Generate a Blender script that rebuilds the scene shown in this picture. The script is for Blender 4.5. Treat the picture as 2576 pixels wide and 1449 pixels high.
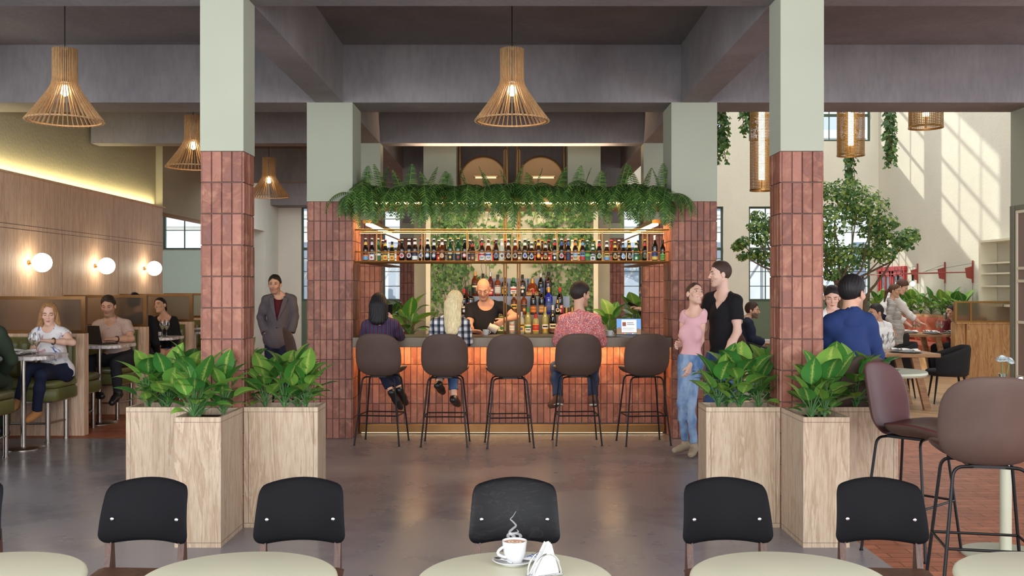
import bpy, math, random
import numpy as np
from mathutils import Vector, Matrix
from math import sin, cos, pi, radians as R

for _o in list(bpy.data.objects): bpy.data.objects.remove(_o)
SC = bpy.context.scene
COL = SC.collection
random.seed(7)
EYE, FPX, CX, CY = 1.6, 2504.4, 1288.0, 722.0

# ---------------------------------------------------------------- camera
cam = bpy.data.cameras.new('camera'); camo = bpy.data.objects.new('camera', cam); COL.objects.link(camo)
cam.lens = 35.0; cam.sensor_width = 36.0; cam.sensor_fit = 'HORIZONTAL'; cam.clip_end = 200
cam.shift_y = -2.5/2576
camo.location = (0, 0, EYE); camo.rotation_euler = (R(90), 0, 0)
SC.camera = camo

# ---------------------------------------------------------------- view + sampling
vs = SC.view_settings
vs.view_transform = 'Standard'; vs.look = 'None'; vs.gamma = 1.0; vs.exposure = 0.7; vs.use_curve_mapping = False
SC.display_settings.display_device = 'sRGB'
cy = SC.cycles
cy.use_adaptive_sampling = True; cy.adaptive_threshold = 0.02
cy.use_denoising = True
try: cy.denoiser = 'OPENIMAGEDENOISE'
except Exception: pass
cy.max_bounces = 7; cy.diffuse_bounces = 4; cy.glossy_bounces = 3; cy.transmission_bounces = 5; cy.transparent_max_bounces = 10
cy.caustics_reflective = False; cy.caustics_refractive = False
cy.sample_clamp_indirect = 6.0
cy.blur_glossy = 0.5
try: cy.use_light_tree = True
except Exception: pass

# ---------------------------------------------------------------- sky, sun, daylight, added fill lamps
wd = bpy.data.worlds.new('sky'); SC.world = wd; wd.use_nodes = True
_nt = wd.node_tree; _bg = _nt.nodes['Background']
_tc = _nt.nodes.new('ShaderNodeTexCoord'); _sep = _nt.nodes.new('ShaderNodeSeparateXYZ'); _cr = _nt.nodes.new('ShaderNodeValToRGB')
_nt.links.new(_tc.outputs['Generated'], _sep.inputs[0]); _nt.links.new(_sep.outputs['Z'], _cr.inputs[0])
_cr.color_ramp.elements[0].color = (0.86, 0.90, 0.96, 1); _cr.color_ramp.elements[1].color = (0.45, 0.62, 0.92, 1)
_nt.links.new(_cr.outputs[0], _bg.inputs[0]); _bg.inputs[1].default_value = 1.9

def light(name, kind, loc, energy, color=(1, 1, 1), direction=None, size=1.0, size_y=None, spread=None, angle=None):
    L = bpy.data.lights.new(name, kind); L.energy = energy; L.color = color
    if kind == 'AREA':
        L.shape = 'RECTANGLE' if size_y else 'SQUARE'; L.size = size
        if size_y: L.size_y = size_y
        if spread: L.spread = spread
    elif kind == 'POINT': L.shadow_soft_size = size
    elif kind == 'SUN' and angle: L.angle = angle
    o = bpy.data.objects.new(name, L); COL.objects.link(o); o.location = loc
    if direction is not None: o.rotation_euler = Vector(direction).to_track_quat('-Z', 'Y').to_euler()
    return o
WARM = (1.0, 0.62, 0.28); WARMER = (1.0, 0.42, 0.12); DAY = (0.93, 0.97, 1.0)
light('sunlight', 'SUN', (0, 40, 30), 8.0, (1.0, 0.93, 0.80), (1.0616, -1, -0.62), angle=R(0.8))
light('daylight_street_front', 'AREA', (0, -5.2, 2.7), 900, DAY, (0, 1, -0.04), 15, 4.2)
light('added_fill_hall', 'AREA', (6.0, 17.5, 9.7), 420, (0.98, 0.99, 1.0), (0, 0, -1), 5, 10)  # added lamp under the closed hall roof, in place of open sky
light('added_fill_tables', 'AREA', (0, 1.4, 4.12), 380, DAY, (0, 0.12, -1), 15, 4.5)  # unseen fill lamp added below the ceiling to brighten tables and floor
light('added_fill_bay', 'AREA', (-8.9, 20.2, 2.0), 110, DAY, (1, 0.75, 0), 3.0, 2.2)  # fill lamp added out of view to lift the dark sage panel
light('added_fill_back_wall', 'AREA', (-3.9, 21.2, 4.1), 130, DAY, (-0.25, 0.1, -1), 3.2, 4.0)  # added fill hidden behind a beam, brightens the pale back-left wall
# LED strips of the fit-out (warm)
light('strip_planter', 'AREA', (0, 10.75, 2.43), 34, WARM, (0, 0.15, -1), 3.3, 0.05)
light('strip_shelf', 'AREA', (0, 11.05, 2.18), 14, WARM, (0, 0.3, -1), 3.3, 0.05)
light('strip_counter', 'AREA', (0, 10.72, 0.955), 13, WARMER, (0, 0.55, -1), 3.3, 0.03)
light('strip_plinth', 'AREA', (0, 10.84, 0.035), 1.6, (1.0, 0.6, 0.3), (0, -1, -0.25), 3.3, 0.02)
light('strip_cove', 'AREA', (-5.70, 13.2, 2.92), 16, (1.0, 0.86, 0.45), (-0.25, 0, 1), 5.6, 0.05).rotation_euler = (R(164), 0, R(90))
light('strip_soffit', 'AREA', (0, 13.62, 3.30), 20, (1.0, 0.75, 0.5), (0, 0, 1), 2.6, 0.05)
light('strip_green_wall', 'AREA', (0, 12.75, 2.75), 9, (1.0, 0.86, 0.60), (0, 0.45, -1), 2.0, 0.06)

# ---------------------------------------------------------------- helpers
def P(px, py, d):
    return Vector(((px-CX)*d/FPX, d, EYE-(py-CY)*d/FPX))

class MB:
    """collects faces; build() links them as ONE mesh object"""
    def __init__(s): s.v = []; s.f = []; s.m = []; s.uv = None
    def add(s, vs, fs, m=0, M=None):
        b = len(s.v)
        if M is not None: vs = [M @ Vector(v) for v in vs]
        s.v.extend(tuple(v) for v in vs)
        for f in fs: s.f.append(tuple(i+b for i in f)); s.m.append(m)
    def box(s, x0, x1, y0, y1, z0, z1, m=0, M=None):
        s.add([(x0,y0,z0),(x1,y0,z0),(x1,y1,z0),(x0,y1,z0),(x0,y0,z1),(x1,y0,z1),(x1,y1,z1),(x0,y1,z1)],
              [(0,3,2,1),(4,5,6,7),(0,1,5,4),(1,2,6,5),(2,3,7,6),(3,0,4,7)], m, M)
    def bbox(s, x0, x1, y0, y1, z0, z1, b=0.006, m=0, M=None):
        """box with chamfered edges"""
        xs=(x0,x1); ys=(y0,y1); zs=(z0,z1); V=[]; idx={}
        for i in (0,1):
            for j in (0,1):
                for k in (0,1):
                    sx=1 if i==0 else -1; sy=1 if j==0 else -1; sz=1 if k==0 else -1
                    for a in range(3):
                        p=[xs[i]+sx*b, ys[j]+sy*b, zs[k]+sz*b]; p[a]=(xs[i],ys[j],zs[k])[a]
                        idx[(i,j,k,a)]=len(V); V.append(tuple(p))
        F=[]
        g=lambda i,j,k,a: idx[(i,j,k,a)]
        for t in (0,1):
            q=[g(t,0,0,0),g(t,1,0,0),g(t,1,1,0),g(t,0,1,0)]; F.append(tuple(q if t else q[::-1]))
            q=[g(0,t,0,1),g(0,t,1,1),g(1,t,1,1),g(1,t,0,1)]; F.append(tuple(q if t else q[::-1]))
            q=[g(0,0,t,2),g(1,0,t,2),g(1,1,t,2),g(0,1,t,2)]; F.append(tuple(q if t else q[::-1]))
        for i in (0,1):
            for j in (0,1):
                q=[g(i,j,0,0),g(i,j,0,1),g(i,j,1,1),g(i,j,1,0)]; F.append(tuple(q if (i==j) else q[::-1]))
                q=[g(i,0,j,2),g(i,0,j,0),g(i,1,j,0),g(i,1,j,2)]; F.append(tuple(q if (i==j) else q[::-1]))
                q=[g(0,i,j,1),g(0,i,j,2),g(1,i,j,2),g(1,i,j,1)]; F.append(tuple(q if (i==j) else q[::-1]))
                for k in (0,1):
                    q=[g(i,j,k,0),g(i,j,k,1),g(i,j,k,2)]; F.append(tuple(q if (i+j+k)%2 else q[::-1]))
        s.add(V,F,m,M)
    def lathe(s, prof, n=24, m=0, M=None, c=(0,0,0), caps=True):
        V=[];F=[]
        for (r,z) in prof:
            for k in range(n):
                a=2*pi*k/n; V.append((c[0]+r*cos(a), c[1]+r*sin(a), c[2]+z))
        for i in range(len(prof)-1):
            for k in range(n):
                k2=(k+1)%n; F.append((i*n+k,i*n+k2,(i+1)*n+k2,(i+1)*n+k))
        if caps:
            F.append(tuple(range(n))[::-1]); L=(len(prof)-1)*n; F.append(tuple(L+k for k in range(n)))
        s.add(V,F,m,M)
    def cyl(s, a, b, r, n=12, m=0, r2=None, M=None):
        s.tube([a,b],[r, r if r2 is None else r2], n, m, M=M)
    def tube(s, pts, r, n=8, m=0, closed=False, M=None):
        pts=[Vector(p) for p in pts]; N=len(pts)
        rs=r if isinstance(r,(list,tuple)) else [r]*N
        V=[];F=[]; up=None
        for i,p in enumerate(pts):
            if closed: t=(pts[(i+1)%N]-pts[i-1])
            else: t=(pts[min(i+1,N-1)]-pts[max(i-1,0)])
            if t.length<1e-9: t=Vector((0,0,1))
            t.normalize()
            if up is None:
                up=Vector((0,0,1)) if abs(t.z)<0.9 else Vector((0,1,0))
            u=t.cross(up)
            if u.length<1e-6: u=t.cross(Vector((1,0,0)))
            u.normalize(); w=u.cross(t).normalized(); up=w
            for k in range(n):
                a=2*pi*k/n; V.append(p+rs[i]*(cos(a)*u+sin(a)*w))
        for i in range(N-1 if not closed else N):
            j=(i+1)%N
            for k in range(n):
                k2=(k+1)%n; F.append((i*n+k,j*n+k,j*n+k2,i*n+k2))
        if not closed:
            F.append(tuple(range(n))); F.append(tuple((N-1)*n+k for k in range(n))[::-1])
        s.add(V,F,m,M)
    def ball(s, c, r, n=12, m=0, M=None):
        rx,ry,rz = r if isinstance(r,(tuple,list)) else (r,r,r)
        k=max(5,n//2); V=[(c[0],c[1],c[2]-rz)];F=[]
        for i in range(1,k):
            a=-pi/2+pi*i/k
            for j in range(n):
                b=2*pi*j/n; V.append((c[0]+rx*cos(a)*cos(b),c[1]+ry*cos(a)*sin(b),c[2]+rz*sin(a)))
        V.append((c[0],c[1],c[2]+rz)); L=len(V)-1
        for j in range(n):
            j2=(j+1)%n; F.append((0,1+j2,1+j)); F.append((L,L-n+j,L-n+j2))
            for i in range(k-2): F.append((1+i*n+j,1+i*n+j2,1+(i+1)*n+j2,1+(i+1)*n+j))
        s.add(V,F,m,M)
    def prism(s, poly, z0, z1, m=0, M=None):
        n=len(poly); V=[(x,y,z0) for x,y in poly]+[(x,y,z1) for x,y in poly]
        F=[tuple(range(n))[::-1],tuple(n+i for i in range(n))]+[(i,(i+1)%n,n+(i+1)%n,n+i) for i in range(n)]
        s.add(V,F,m,M)
    def grid(s, fn, nu, nv, m=0, closed_u=False):
        V=[fn(i/nu,j/nv) for j in range(nv+1) for i in range(nu+1)]
        F=[(j*(nu+1)+i,j*(nu+1)+i+1,(j+1)*(nu+1)+i+1,(j+1)*(nu+1)+i) for j in range(nv) for i in range(nu)]
        s.add(V,F,m)
    def build(s, name, mats, parent=None, smooth=False, world=True, loc=None):
        me=bpy.data.meshes.new(name); me.from_pydata(s.v,[],s.f)
        if not isinstance(mats,(list,tuple)): mats=[mats]
        for mt in mats: me.materials.append(mt)
        if len(mats)>1: me.polygons.foreach_set('material_index',s.m)
        if smooth:
            me.polygons.foreach_set('use_smooth',[True]*len(s.f))
            try: me.set_sharp_from_angle(angle=R(42 if smooth is True else smooth))
            except Exception: pass
        if s.uv:
            at=me.attributes.new('leafuv','FLOAT_VECTOR','POINT'); at.data.foreach_set('vector',[c for p in s.uv for c in p])
        me.update()
        o=bpy.data.objects.new(name,me); COL.objects.link(o)
        if parent is not None:
            o.parent=parent
            if world and parent.type=='EMPTY' and parent.get('_w'): o.matrix_parent_inverse=Matrix.Translation(-parent.location)
        if loc is not None: o.location=loc
        return o

def tag(o, label=None, cat=None, group=None, kind=None):
    if label: o['label']=label
    if cat: o['category']=cat
    if group: o['group']=group
    if kind: o['kind']=kind
    return o
def thing(name, label, cat, loc=(0,0,0), rz=0, group=None, kind=None, world=False):
    """an Empty at the thing's base; world=True: its parts are given in room coordinates"""
    o=bpy.data.objects.new(name,None); COL.objects.link(o); o.location=loc; o.rotation_euler=(0,0,rz); o.empty_display_size=0.1
    if world: o['_w']=1
    return tag(o,label,cat,group,kind)
def struct(name, mb, mat, label, cat, smooth=False):
    o=mb.build(name,mat,None,smooth); return tag(o,label,cat,None,'structure')
def kids(o): return KIDS.get(o.name,[])
KIDS={}
def dup(src, loc, rz=0, label=None, group=None, scale=None):
    """a copy of a thing with copies of its parts and sub-parts"""
    by={}
    for o in COL.objects:
        if o.parent is not None: by.setdefault(o.parent,[]).append(o)
    def rec(o,par):
        c=o.copy(); COL.objects.link(c)
        if par is not None: c.parent=par
        for k in by.get(o,[]): rec(k,c)
        return c
    r=rec(src,None); r.location=loc; r.rotation_euler=(0,0,rz)
    if scale: r.scale=(scale,)*3
    if label: r['label']=label
    if group: r['group']=group
    return r
def nth(i):
    return ['first','second','third','fourth','fifth','sixth','seventh','eighth','ninth','tenth','eleventh','twelfth','thirteenth','fourteenth','fifteenth','sixteenth','seventeenth','eighteenth','nineteenth','twentieth',
     'twenty-first','twenty-second','twenty-third','twenty-fourth','twenty-fifth','twenty-sixth','twenty-seventh','twenty-eighth','twenty-ninth','thirtieth','thirty-first','thirty-second','thirty-third','thirty-fourth','thirty-fifth','thirty-sixth','thirty-seventh','thirty-eighth','thirty-ninth','fortieth','forty-first','forty-second','forty-third','forty-fourth','forty-fifth','forty-sixth','forty-seventh','forty-eighth','forty-ninth','fiftieth','fifty-first','fifty-second','fifty-third','fifty-fourth','fifty-fifth','fifty-sixth','fifty-seventh','fifty-eighth'][i]
def bez(p0,p1,p2,n):
    p0,p1,p2=Vector(p0),Vector(p1),Vector(p2)
    return [(1-t)**2*p0+2*t*(1-t)*p1+t*t*p2 for t in [i/n for i in range(n+1)]]
def fillet(pts,r,n=5):
    """round the inner corners of a polyline"""
    pts=[Vector(p) for p in pts]; out=[pts[0]]
    for i in range(1,len(pts)-1):
        a,b,c=pts[i-1],pts[i],pts[i+1]
        u=(a-b); w=(c-b); k=min(r,u.length*.49,w.length*.49)
        out+=bez(b+u.normalized()*k,b,b+w.normalized()*k,n)
    return out+[pts[-1]]
# ---------------------------------------------------------------- materials
def lin(r,g,b):
    f=lambda c: (c/255/12.92) if c/255<=0.04045 else ((c/255+0.055)/1.055)**2.4
    return (f(r),f(g),f(b),1.0)
class NT:
    def __init__(s,name):
        s.mat=bpy.data.materials.new(name); s.mat.use_nodes=True; s.t=s.mat.node_tree
        s.b=s.t.nodes['Principled BSDF']; s.out=s.t.nodes['Material Output']
    def n(s,typ,**kw):
        x=s.t.nodes.new('ShaderNode'+typ)
        for k,v in kw.items():
            if k.startswith('_'): setattr(x,k[1:],v)
            else: x.inputs[k].default_value=v
        return x
    def l(s,a,b): s.t.links.new(a,b)
    def coords(s,scale=(1,1,1),kind='Object',rot=(0,0,0)):
        tc=s.n('TexCoord'); mp=s.n('Mapping'); mp.inputs['Scale'].default_value=scale; mp.inputs['Rotation'].default_value=rot
        s.l(tc.outputs[kind],mp.inputs[0]); return mp.outputs[0]
    def noise(s,vec,scale=5,detail=4,rough=0.55,dist=0):
        x=s.n('TexNoise'); x.inputs['Scale'].default_value=scale; x.inputs['Detail'].default_value=detail; x.inputs['Roughness'].default_value=rough; x.inputs['Distortion'].default_value=dist
        if vec is not None: s.l(vec,x.inputs['Vector'])
        return x.outputs['Fac']
    def ramp(s,fac,stops,interp='LINEAR'):
        x=s.n('ValToRGB'); cr=x.color_ramp; cr.interpolation=interp
        while len(cr.elements)<len(stops): cr.elements.new(0.5)
        for e,(p,c) in zip(cr.elements,stops): e.position=p; e.color=c
        s.l(fac,x.inputs[0]); return x.outputs[0]
    def mix(s,fac,a,b,mode='MIX'):
        x=s.n('Mix',_data_type='RGBA',_blend_type=mode)
        for v,i in ((fac,0),(a,6),(b,7)):
            if hasattr(v,'is_linked') or hasattr(v,'links'): s.l(v,x.inputs[i])
            else: x.inputs[i].default_value=v
        return x.outputs[2]
    def math(s,op,a,b=0.0):
        x=s.n('Math',_operation=op)
        for v,i in ((a,0),(b,1)):
            if hasattr(v,'links'): s.l(v,x.inputs[i])
            else: x.inputs[i].default_value=v
        return x.outputs[0]
    def bump(s,h,strength=0.3,dist=0.01):
        x=s.n('Bump'); x.inputs['Strength'].default_value=strength; x.inputs['Distance'].default_value=dist
        s.l(h,x.inputs['Height']); s.l(x.outputs[0],s.b.inputs['Normal'])
    def col(s,c):
        if hasattr(c,'links'): s.l(c,s.b.inputs['Base Color'])
        else: s.b.inputs['Base Color'].default_value=c
    def set(s,rough=0.5,metal=0.0,spec=0.5,**kw):
        s.b.inputs['Roughness'].default_value=rough; s.b.inputs['Metallic'].default_value=metal; s.b.inputs['Specular IOR Level'].default_value=spec
        for k,v in kw.items(): s.b.inputs[k.replace('_',' ')].default_value=v
        return s
def plain(name,c,rough=0.5,metal=0.0,spec=0.5,var=0.0,vscale=8.0,bump=0.0,bscale=60,**kw):
    m=NT(name); m.set(rough,metal,spec,**kw)
    if var:
        v=m.noise(m.coords(),vscale,3)
        d=tuple(x*(1-var) for x in c[:3])+(1,); e=tuple(min(1,x*(1+var)) for x in c[:3])+(1,)
        m.col(m.ramp(v,[(0.3,d),(0.7,e)]))
    else: m.col(c)
    if bump: m.bump(m.noise(m.coords(),bscale,3),bump,0.004)
    return m.mat
def emit(name,c,strength):
    m=NT(name); m.col((0,0,0,1)); m.b.inputs['Emission Color'].default_value=c; m.b.inputs['Emission Strength'].default_value=strength
    return m.mat
M={}
def concrete(name,a,b,rough=0.85):
    m=NT(name); m.set(rough,0,0.3); v=m.coords()
    n1=m.noise(v,0.9,5,0.6,0.4); n2=m.noise(m.coords((6,6,1.4)),4,5,0.65)
    base=m.ramp(n1,[(0.3,a),(0.72,b)])
    streak=m.ramp(n2,[(0.35,(0.62,0.62,0.62,1)),(0.6,(1,1,1,1))])
    m.col(m.mix(0.3,base,streak,'MULTIPLY'))
    pit=m.noise(v,22,4,0.7); m.bump(pit,0.35,0.01); return m.mat
M['concrete']=concrete('board_concrete',lin(119,114,115),lin(147,141,141))
M['concrete_ceiling']=concrete('ceiling_concrete',lin(112,106,106),lin(136,129,128))
m=NT('polished_concrete'); m.set(0.3,0,0.35); v=m.coords()
n1=m.noise(v,1.1,5,0.55,0.2); n2=m.noise(v,5,4,0.55,0.0)
c=m.mix(m.ramp(n2,[(0.30,(0,0,0,1)),(0.75,(1,1,1,1))]),m.ramp(n1,[(0.30,lin(106,104,111)),(0.70,lin(148,145,149))]),lin(138,134,137)); m.col(c)
m.l(m.ramp(n1,[(0.3,(0.20,)*3+(1,)),(0.7,(0.36,)*3+(1,))]),m.b.inputs['Roughness']); m.bump(n2,0.03,0.01); M['floor']=m.mat
m=NT('terracotta_pavers'); m.set(0.5,0,0.4); v=m.coords()
br=m.n('TexBrick',_offset=0.5); m.l(v,br.inputs['Vector'])
for k,val in (('Color1',lin(206,124,88)),('Color2',lin(180,102,70)),('Mortar',lin(82,52,42)),('Scale',1.0),('Mortar Size',0.0035),('Mortar Smooth',0.2),('Bias',0.0),('Brick Width',0.30),('Row Height',0.095)): br.inputs[k].default_value=val
m.col(m.mix(0.5,br.outputs['Color'],m.ramp(m.noise(v,9,4),[(0.3,lin(150,140,135)),(0.7,lin(255,250,245))]),'MULTIPLY')); m.bump(br.outputs['Fac'],-0.25,0.004); M['pavers']=m.mat
m=NT('oak_parquet'); m.set(0.38,0,0.5); v=m.coords(rot=(0,0,R(45)))
br=m.n('TexBrick',_offset=0.5); m.l(v,br.inputs['Vector'])
for k,val in (('Color1',lin(196,160,122)),('Color2',lin(170,132,96)),('Mortar',lin(110,82,58)),('Scale',1.0),('Mortar Size',0.002),('Brick Width',0.7),('Row Height',0.12)): br.inputs[k].default_value=val
m.col(br.outputs['Color']); M['parquet']=m.mat
def plaster(name,c,amt=0.12):
    m=NT(name); m.set(0.9,0,0.25); v=m.coords(); n=m.noise(v,1.3,4); f=m.noise(v,26,4,0.6)
    d=tuple(x*0.93 for x in c[:3])+(1,); m.col(m.ramp(n,[(0.3,d),(0.7,c)])); m.bump(f,amt,0.02); return m.mat
M['green_plaster']=plaster('sage_plaster',lin(167,170,152),0.05)
M['cream_plaster']=plaster('cream_plaster',lin(222,218,204),0.3)
M['olive_plaster']=plaster('olive_plaster',lin(172,164,140),0.2)
M['white_plaster']=plaster('white_plaster',lin(214,214,202),0.05)
M['beige_plaster']=plaster('beige_plaster',lin(196,190,168),0.08)
# glazed terracotta tiles: one tone per tile, cloudy glaze
m=NT('terracotta_tiles'); m.set(0.42,0,0.5); v=m.coords(); g=m.n('NewGeometry')
t=m.ramp(g.outputs['Random Per Island'],[(0.0,lin(102,52,36)),(0.22,lin(134,75,56)),(0.45,lin(152,95,76)),(0.62,lin(118,64,47)),(0.8,lin(141,82,59)),(1.0,lin(108,57,40))])
n1=m.noise(v,9,6,0.65,0.8); n2=m.noise(m.coords((1,1,0.35)),28,5,0.7)
c=m.mix(m.ramp(n1,[(0.47,(0,0,0,1)),(0.68,(0.85,)*3+(1,))]),t,lin(170,119,97)); c=m.mix(m.ramp(n2,[(0.53,(0,0,0,1)),(0.68,(0.85,)*3+(1,))]),c,lin(126,70,48)); m.col(c)
m.l(m.ramp(n1,[(0.3,(0.42,)*3+(1,)),(0.7,(0.7,)*3+(1,))]),m.b.inputs['Roughness']); m.bump(n2,0.25,0.004); M['tile']=m.mat
M['grout']=plain('tile_grout',lin(96,86,80),0.9)
def wood(name,a,b,c,scale=(14,14,1.1),rough=0.5,ring=5):
    m=NT(name); m.set(rough,0,0.4); v=m.coords(scale)
    n=m.noise(v,1.2,5,0.6,1.6); w=m.math('FRACT',m.math('MULTIPLY',n,ring)); f=m.noise(m.coords(tuple(s*5 for s in scale)),3,4,0.6)
    col=m.ramp(w,[(0.0,a),(0.55,b),(0.9,c),(1.0,a)]); m.col(m.mix(0.5,col,m.ramp(f,[(0.35,lin(205,196,186)),(0.65,lin(255,255,255))]),'MULTIPLY')); m.bump(f,0.1,0.003); return m.mat
M['pale_oak']=wood('pale_oak_ply',lin(200,178,154),lin(193,170,145),lin(176,149,122),(7,7,0.7))
M['travertine']=wood('travertine_panel',lin(230,197,168),lin(222,188,158),lin(205,169,140),(9,9,0.5),0.55,4)
M['oak']=wood('honey_oak',lin(208,166,118),lin(196,152,104),lin(164,118,76),(8,8,0.7),0.45)
M['oak_table']=wood('oak_table_wood',lin(178,138,100),lin(164,122,86),lin(134,96,66),(0.8,10,10),0.45)
M['slat']=wood('birch_slats',lin(200,160,114),lin(186,146,100),lin(166,126,84),(20,20,2),0.5)
M['walnut']=wood('walnut_brown',lin(98,68,54),lin(86,58,46),lin(68,45,36),(20,20,2),0.42)
M['leather_out']=plain('taupe_leather',lin(83,64,56),0.6,0,0.3,0.06,10,0.08,220)
M['leather_in']=plain('burgundy_leather',lin(84,46,44),0.5,0,0.35,0.05,10,0.06,220)
M['olive']=plain('olive_leather',lin(104,103,58),0.36,0,0.5,0.08,9,0.06,200)
M['black_vinyl']=plain('black_vinyl',lin(13,12,15),0.7,0,0.15,0.15,7,0.15,14)
m=NT('black_stained_ply'); m.set(0.5,0,0.2); n=m.noise(m.coords((2.2,2.2,9)),1.2,4,0.6,1.5); m.col(m.ramp(m.math('FRACT',m.math('MULTIPLY',n,7)),[(0,lin(13,12,14)),(0.8,lin(17,16,18)),(1,lin(32,29,29))])); M['black_ply']=m.mat
M['black_metal']=plain('black_steel',lin(26,25,26),0.42,0.6,0.5)
M['black_fabric']=plain('black_wool',lin(42,41,44),0.85,0,0.3,0.1,30,0.1,300)
M['disc_brass']=plain('dull_bronze_disc',lin(132,102,70),0.5,0.85)
M['brass']=plain('aged_brass',lin(170,130,80),0.36,1.0)
M['bronze']=plain('dark_bronze',lin(122,88,54),0.4,0.9,0.5,0.12,3)
M['bronze_top']=plain('bronze_counter',lin(98,84,68),0.36,0.35,0.5,0.1,2)
M['steel']=plain('brushed_steel',lin(170,160,150),0.28,1.0)
M['chrome']=plain('chrome',lin(215,215,215),0.12,1.0)
M['tabletop']=plain('pale_sage_laminate',lin(202,198,172),0.42,0,0.4,0.03,5,0.03,90)
M['post_green']=plain('pale_sage_metal',lin(184,183,160),0.45)
m=NT('white_marble'); m.set(0.25,0,0.5); n=m.noise(m.coords(),5,6,0.65,2.5); m.col(m.ramp(n,[(0.35,lin(214,207,204)),(0.5,lin(226,219,215)),(0.56,lin(160,148,148)),(0.62,lin(222,215,211))])); M['marble']=m.mat
M['white_china']=plain('white_china',lin(208,208,207),0.2)
M['paper']=plain('white_paper',lin(212,211,208),0.8)
M['linen']=plain('white_linen',lin(228,225,220),0.85,0,0.3,0.05,30,0.2,60)
M['slate_plate']=plain('slate_plate',lin(98,108,116),0.4)
M['frame_green']=plain('green_steel_frame',lin(62,80,66),0.5)
M['panel_green']=plain('green_door_panel',lin(96,112,92),0.6)
M['panel_sage']=plain('sage_window_panel',lin(150,162,150),0.7)
M['red_paint']=plain('red_paint',lin(178,44,44),0.45)
M['lamp_red']=plain('oxide_red_metal',lin(150,62,54),0.5)
M['soil']=plain('potting_soil',lin(52,40,30),0.95,0,0.2,0.4,60)
M['orange']=plain('orange_wool',lin(164,86,62),0.8,0,0.3,0.08,14,0.1,200)
M['stone']=plain('facade_stone',lin(238,232,222),0.9,0,0.2,0.1,1.2)
M['facade_trim']=plain('facade_white_trim',lin(236,236,236),0.8)
M['dark_glass']=plain('dark_window_glass',lin(120,128,140),0.15)
M['roof_lead']=plain('lead_roof',lin(150,152,158),0.7)
M['asphalt']=plain('street_paving',lin(150,146,140),0.9,0,0.2,0.1,2)
M['cream_paint']=plain('cream_paint',lin(224,216,190),0.5)
M['taupe_paint']=plain('taupe_paint',lin(136,116,106),0.6)
M['grey_paint']=plain('grey_green_paint',lin(120,118,102),0.6)
M['tier_blue']=plain('blue_grey_lacquer',lin(122,136,164),0.4)
M['screen_black']=plain('black_plastic',lin(24,24,26),0.4)
M['alu']=plain('grey_aluminium',lin(120,120,126),0.35,0.8)
def glass(name,tint=(1,1,1,1),gloss=0.12,rough=0.02):
    """thin clear glazing: see-through with a mirror share that grows at grazing angles"""
    m=NT(name); t=m.t; tr=m.n('BsdfTransparent'); tr.inputs[0].default_value=tint; gl=m.n('BsdfGlossy'); gl.inputs['Roughness'].default_value=rough
    fr=m.n('Fresnel'); fr.inputs['IOR'].default_value=1.45; mx=m.n('MixShader'); k=m.math('MULTIPLY',fr.outputs[0],gloss/0.04*0.6)
    k=m.math('MINIMUM',k,0.8); m.l(k,mx.inputs[0]); m.l(tr.outputs[0],mx.inputs[1]); m.l(gl.outputs[0],mx.inputs[2]); m.l(mx.outputs[0],m.out.inputs[0]); return m.mat
M['window_glass']=glass('window_glass',(0.93,0.96,0.96,1),0.05)
M['clear_glass']=glass('drinking_glass',(0.92,0.93,0.93,1),0.12)
M['vase_glass']=glass('vase_glass',(0.86,0.9,0.88,1),0.12)
m=NT('frosted_glass'); m.set(0.30,0,0.5,Transmission_Weight=0.9,IOR=1.12); m.col(lin(206,190,170)); M['frosted']=m.mat
m=NT('wine'); m.set(0.1,0,0.5,Transmission_Weight=.5); m.col(lin(244,228,188)); M['wine']=m.mat
M['globe']=emit('opal_globe_lit',(1.0,0.86,0.64,1),7.5)
M['bulb']=emit('filament_bulb_lit',(1.0,0.78,0.48,1),45)
M['tube']=emit('tube_lamp_lit',(1.0,0.86,0.62,1),6)
M['small_bulb']=emit('frosted_bulb_lit',(1.0,0.93,0.8,1),8)
M['led']=emit('led_strip_lit',(1.0,0.72,0.34,1),14)
M['led_soft']=emit('led_profile_lit',(1.0,0.80,0.48,1),.7)
def leafmat(name,dark,mid,light_,rough=0.38,varieg=0.0,trans=0.25):
    m=NT(name); m.set(rough,0,0.5); g=m.n('NewGeometry')
    a=m.n('Attribute',_attribute_name='leafuv'); sp=m.n('SeparateXYZ'); m.l(a.outputs['Vector'],sp.inputs[0])
    c=m.ramp(g.outputs['Random Per Island'],[(0.0,dark),(0.5,mid),(1.0,light_)])
    if varieg:
        au=m.math('ABSOLUTE',sp.outputs['X']); n=m.noise(m.coords(),90,3,0.7)
        k=m.math('SUBTRACT',m.math('ADD',m.math('MULTIPLY',n,0.95),0.02),au)   # yellow flecks near the midrib
        r=m.ramp(g.outputs['Random Per Island'],[(0.0,(0.1,)*3+(1,)),(0.45,(0.9,)*3+(1,)),(1,(1,1,1,1))])
        k=m.ramp(k,[(0.30,(0,0,0,1)),(0.44,(0.8,)*3+(1,))]); c=m.mix(m.mix(1.0,k,r,'MULTIPLY'),c,lin(188,200,96))
        rib=m.ramp(au,[(0.02,(1,1,1,1)),(0.06,(0,0,0,1))]); c=m.mix(m.math('MULTIPLY',rib,0.6),c,lin(170,196,110))
    m.col(c)
    tl=m.n('BsdfTranslucent'); m.l(c,tl.inputs[0]); mx=m.n('MixShader'); mx.inputs[0].default_value=trans
    m.l(m.b.outputs[0],mx.inputs[1]); m.l(tl.outputs[0],mx.inputs[2]); m.l(mx.outputs[0],m.out.inputs[0]); return m.mat
M['leaf_dief']=leafmat('dieffenbachia_leaf',lin(48,104,48),lin(78,138,56),lin(128,170,72),0.34,0.6,0.22)
M['leaf_fern']=leafmat('fern_frond',lin(50,86,38),lin(72,110,48),lin(108,142,62),0.5,0,0.25)
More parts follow.
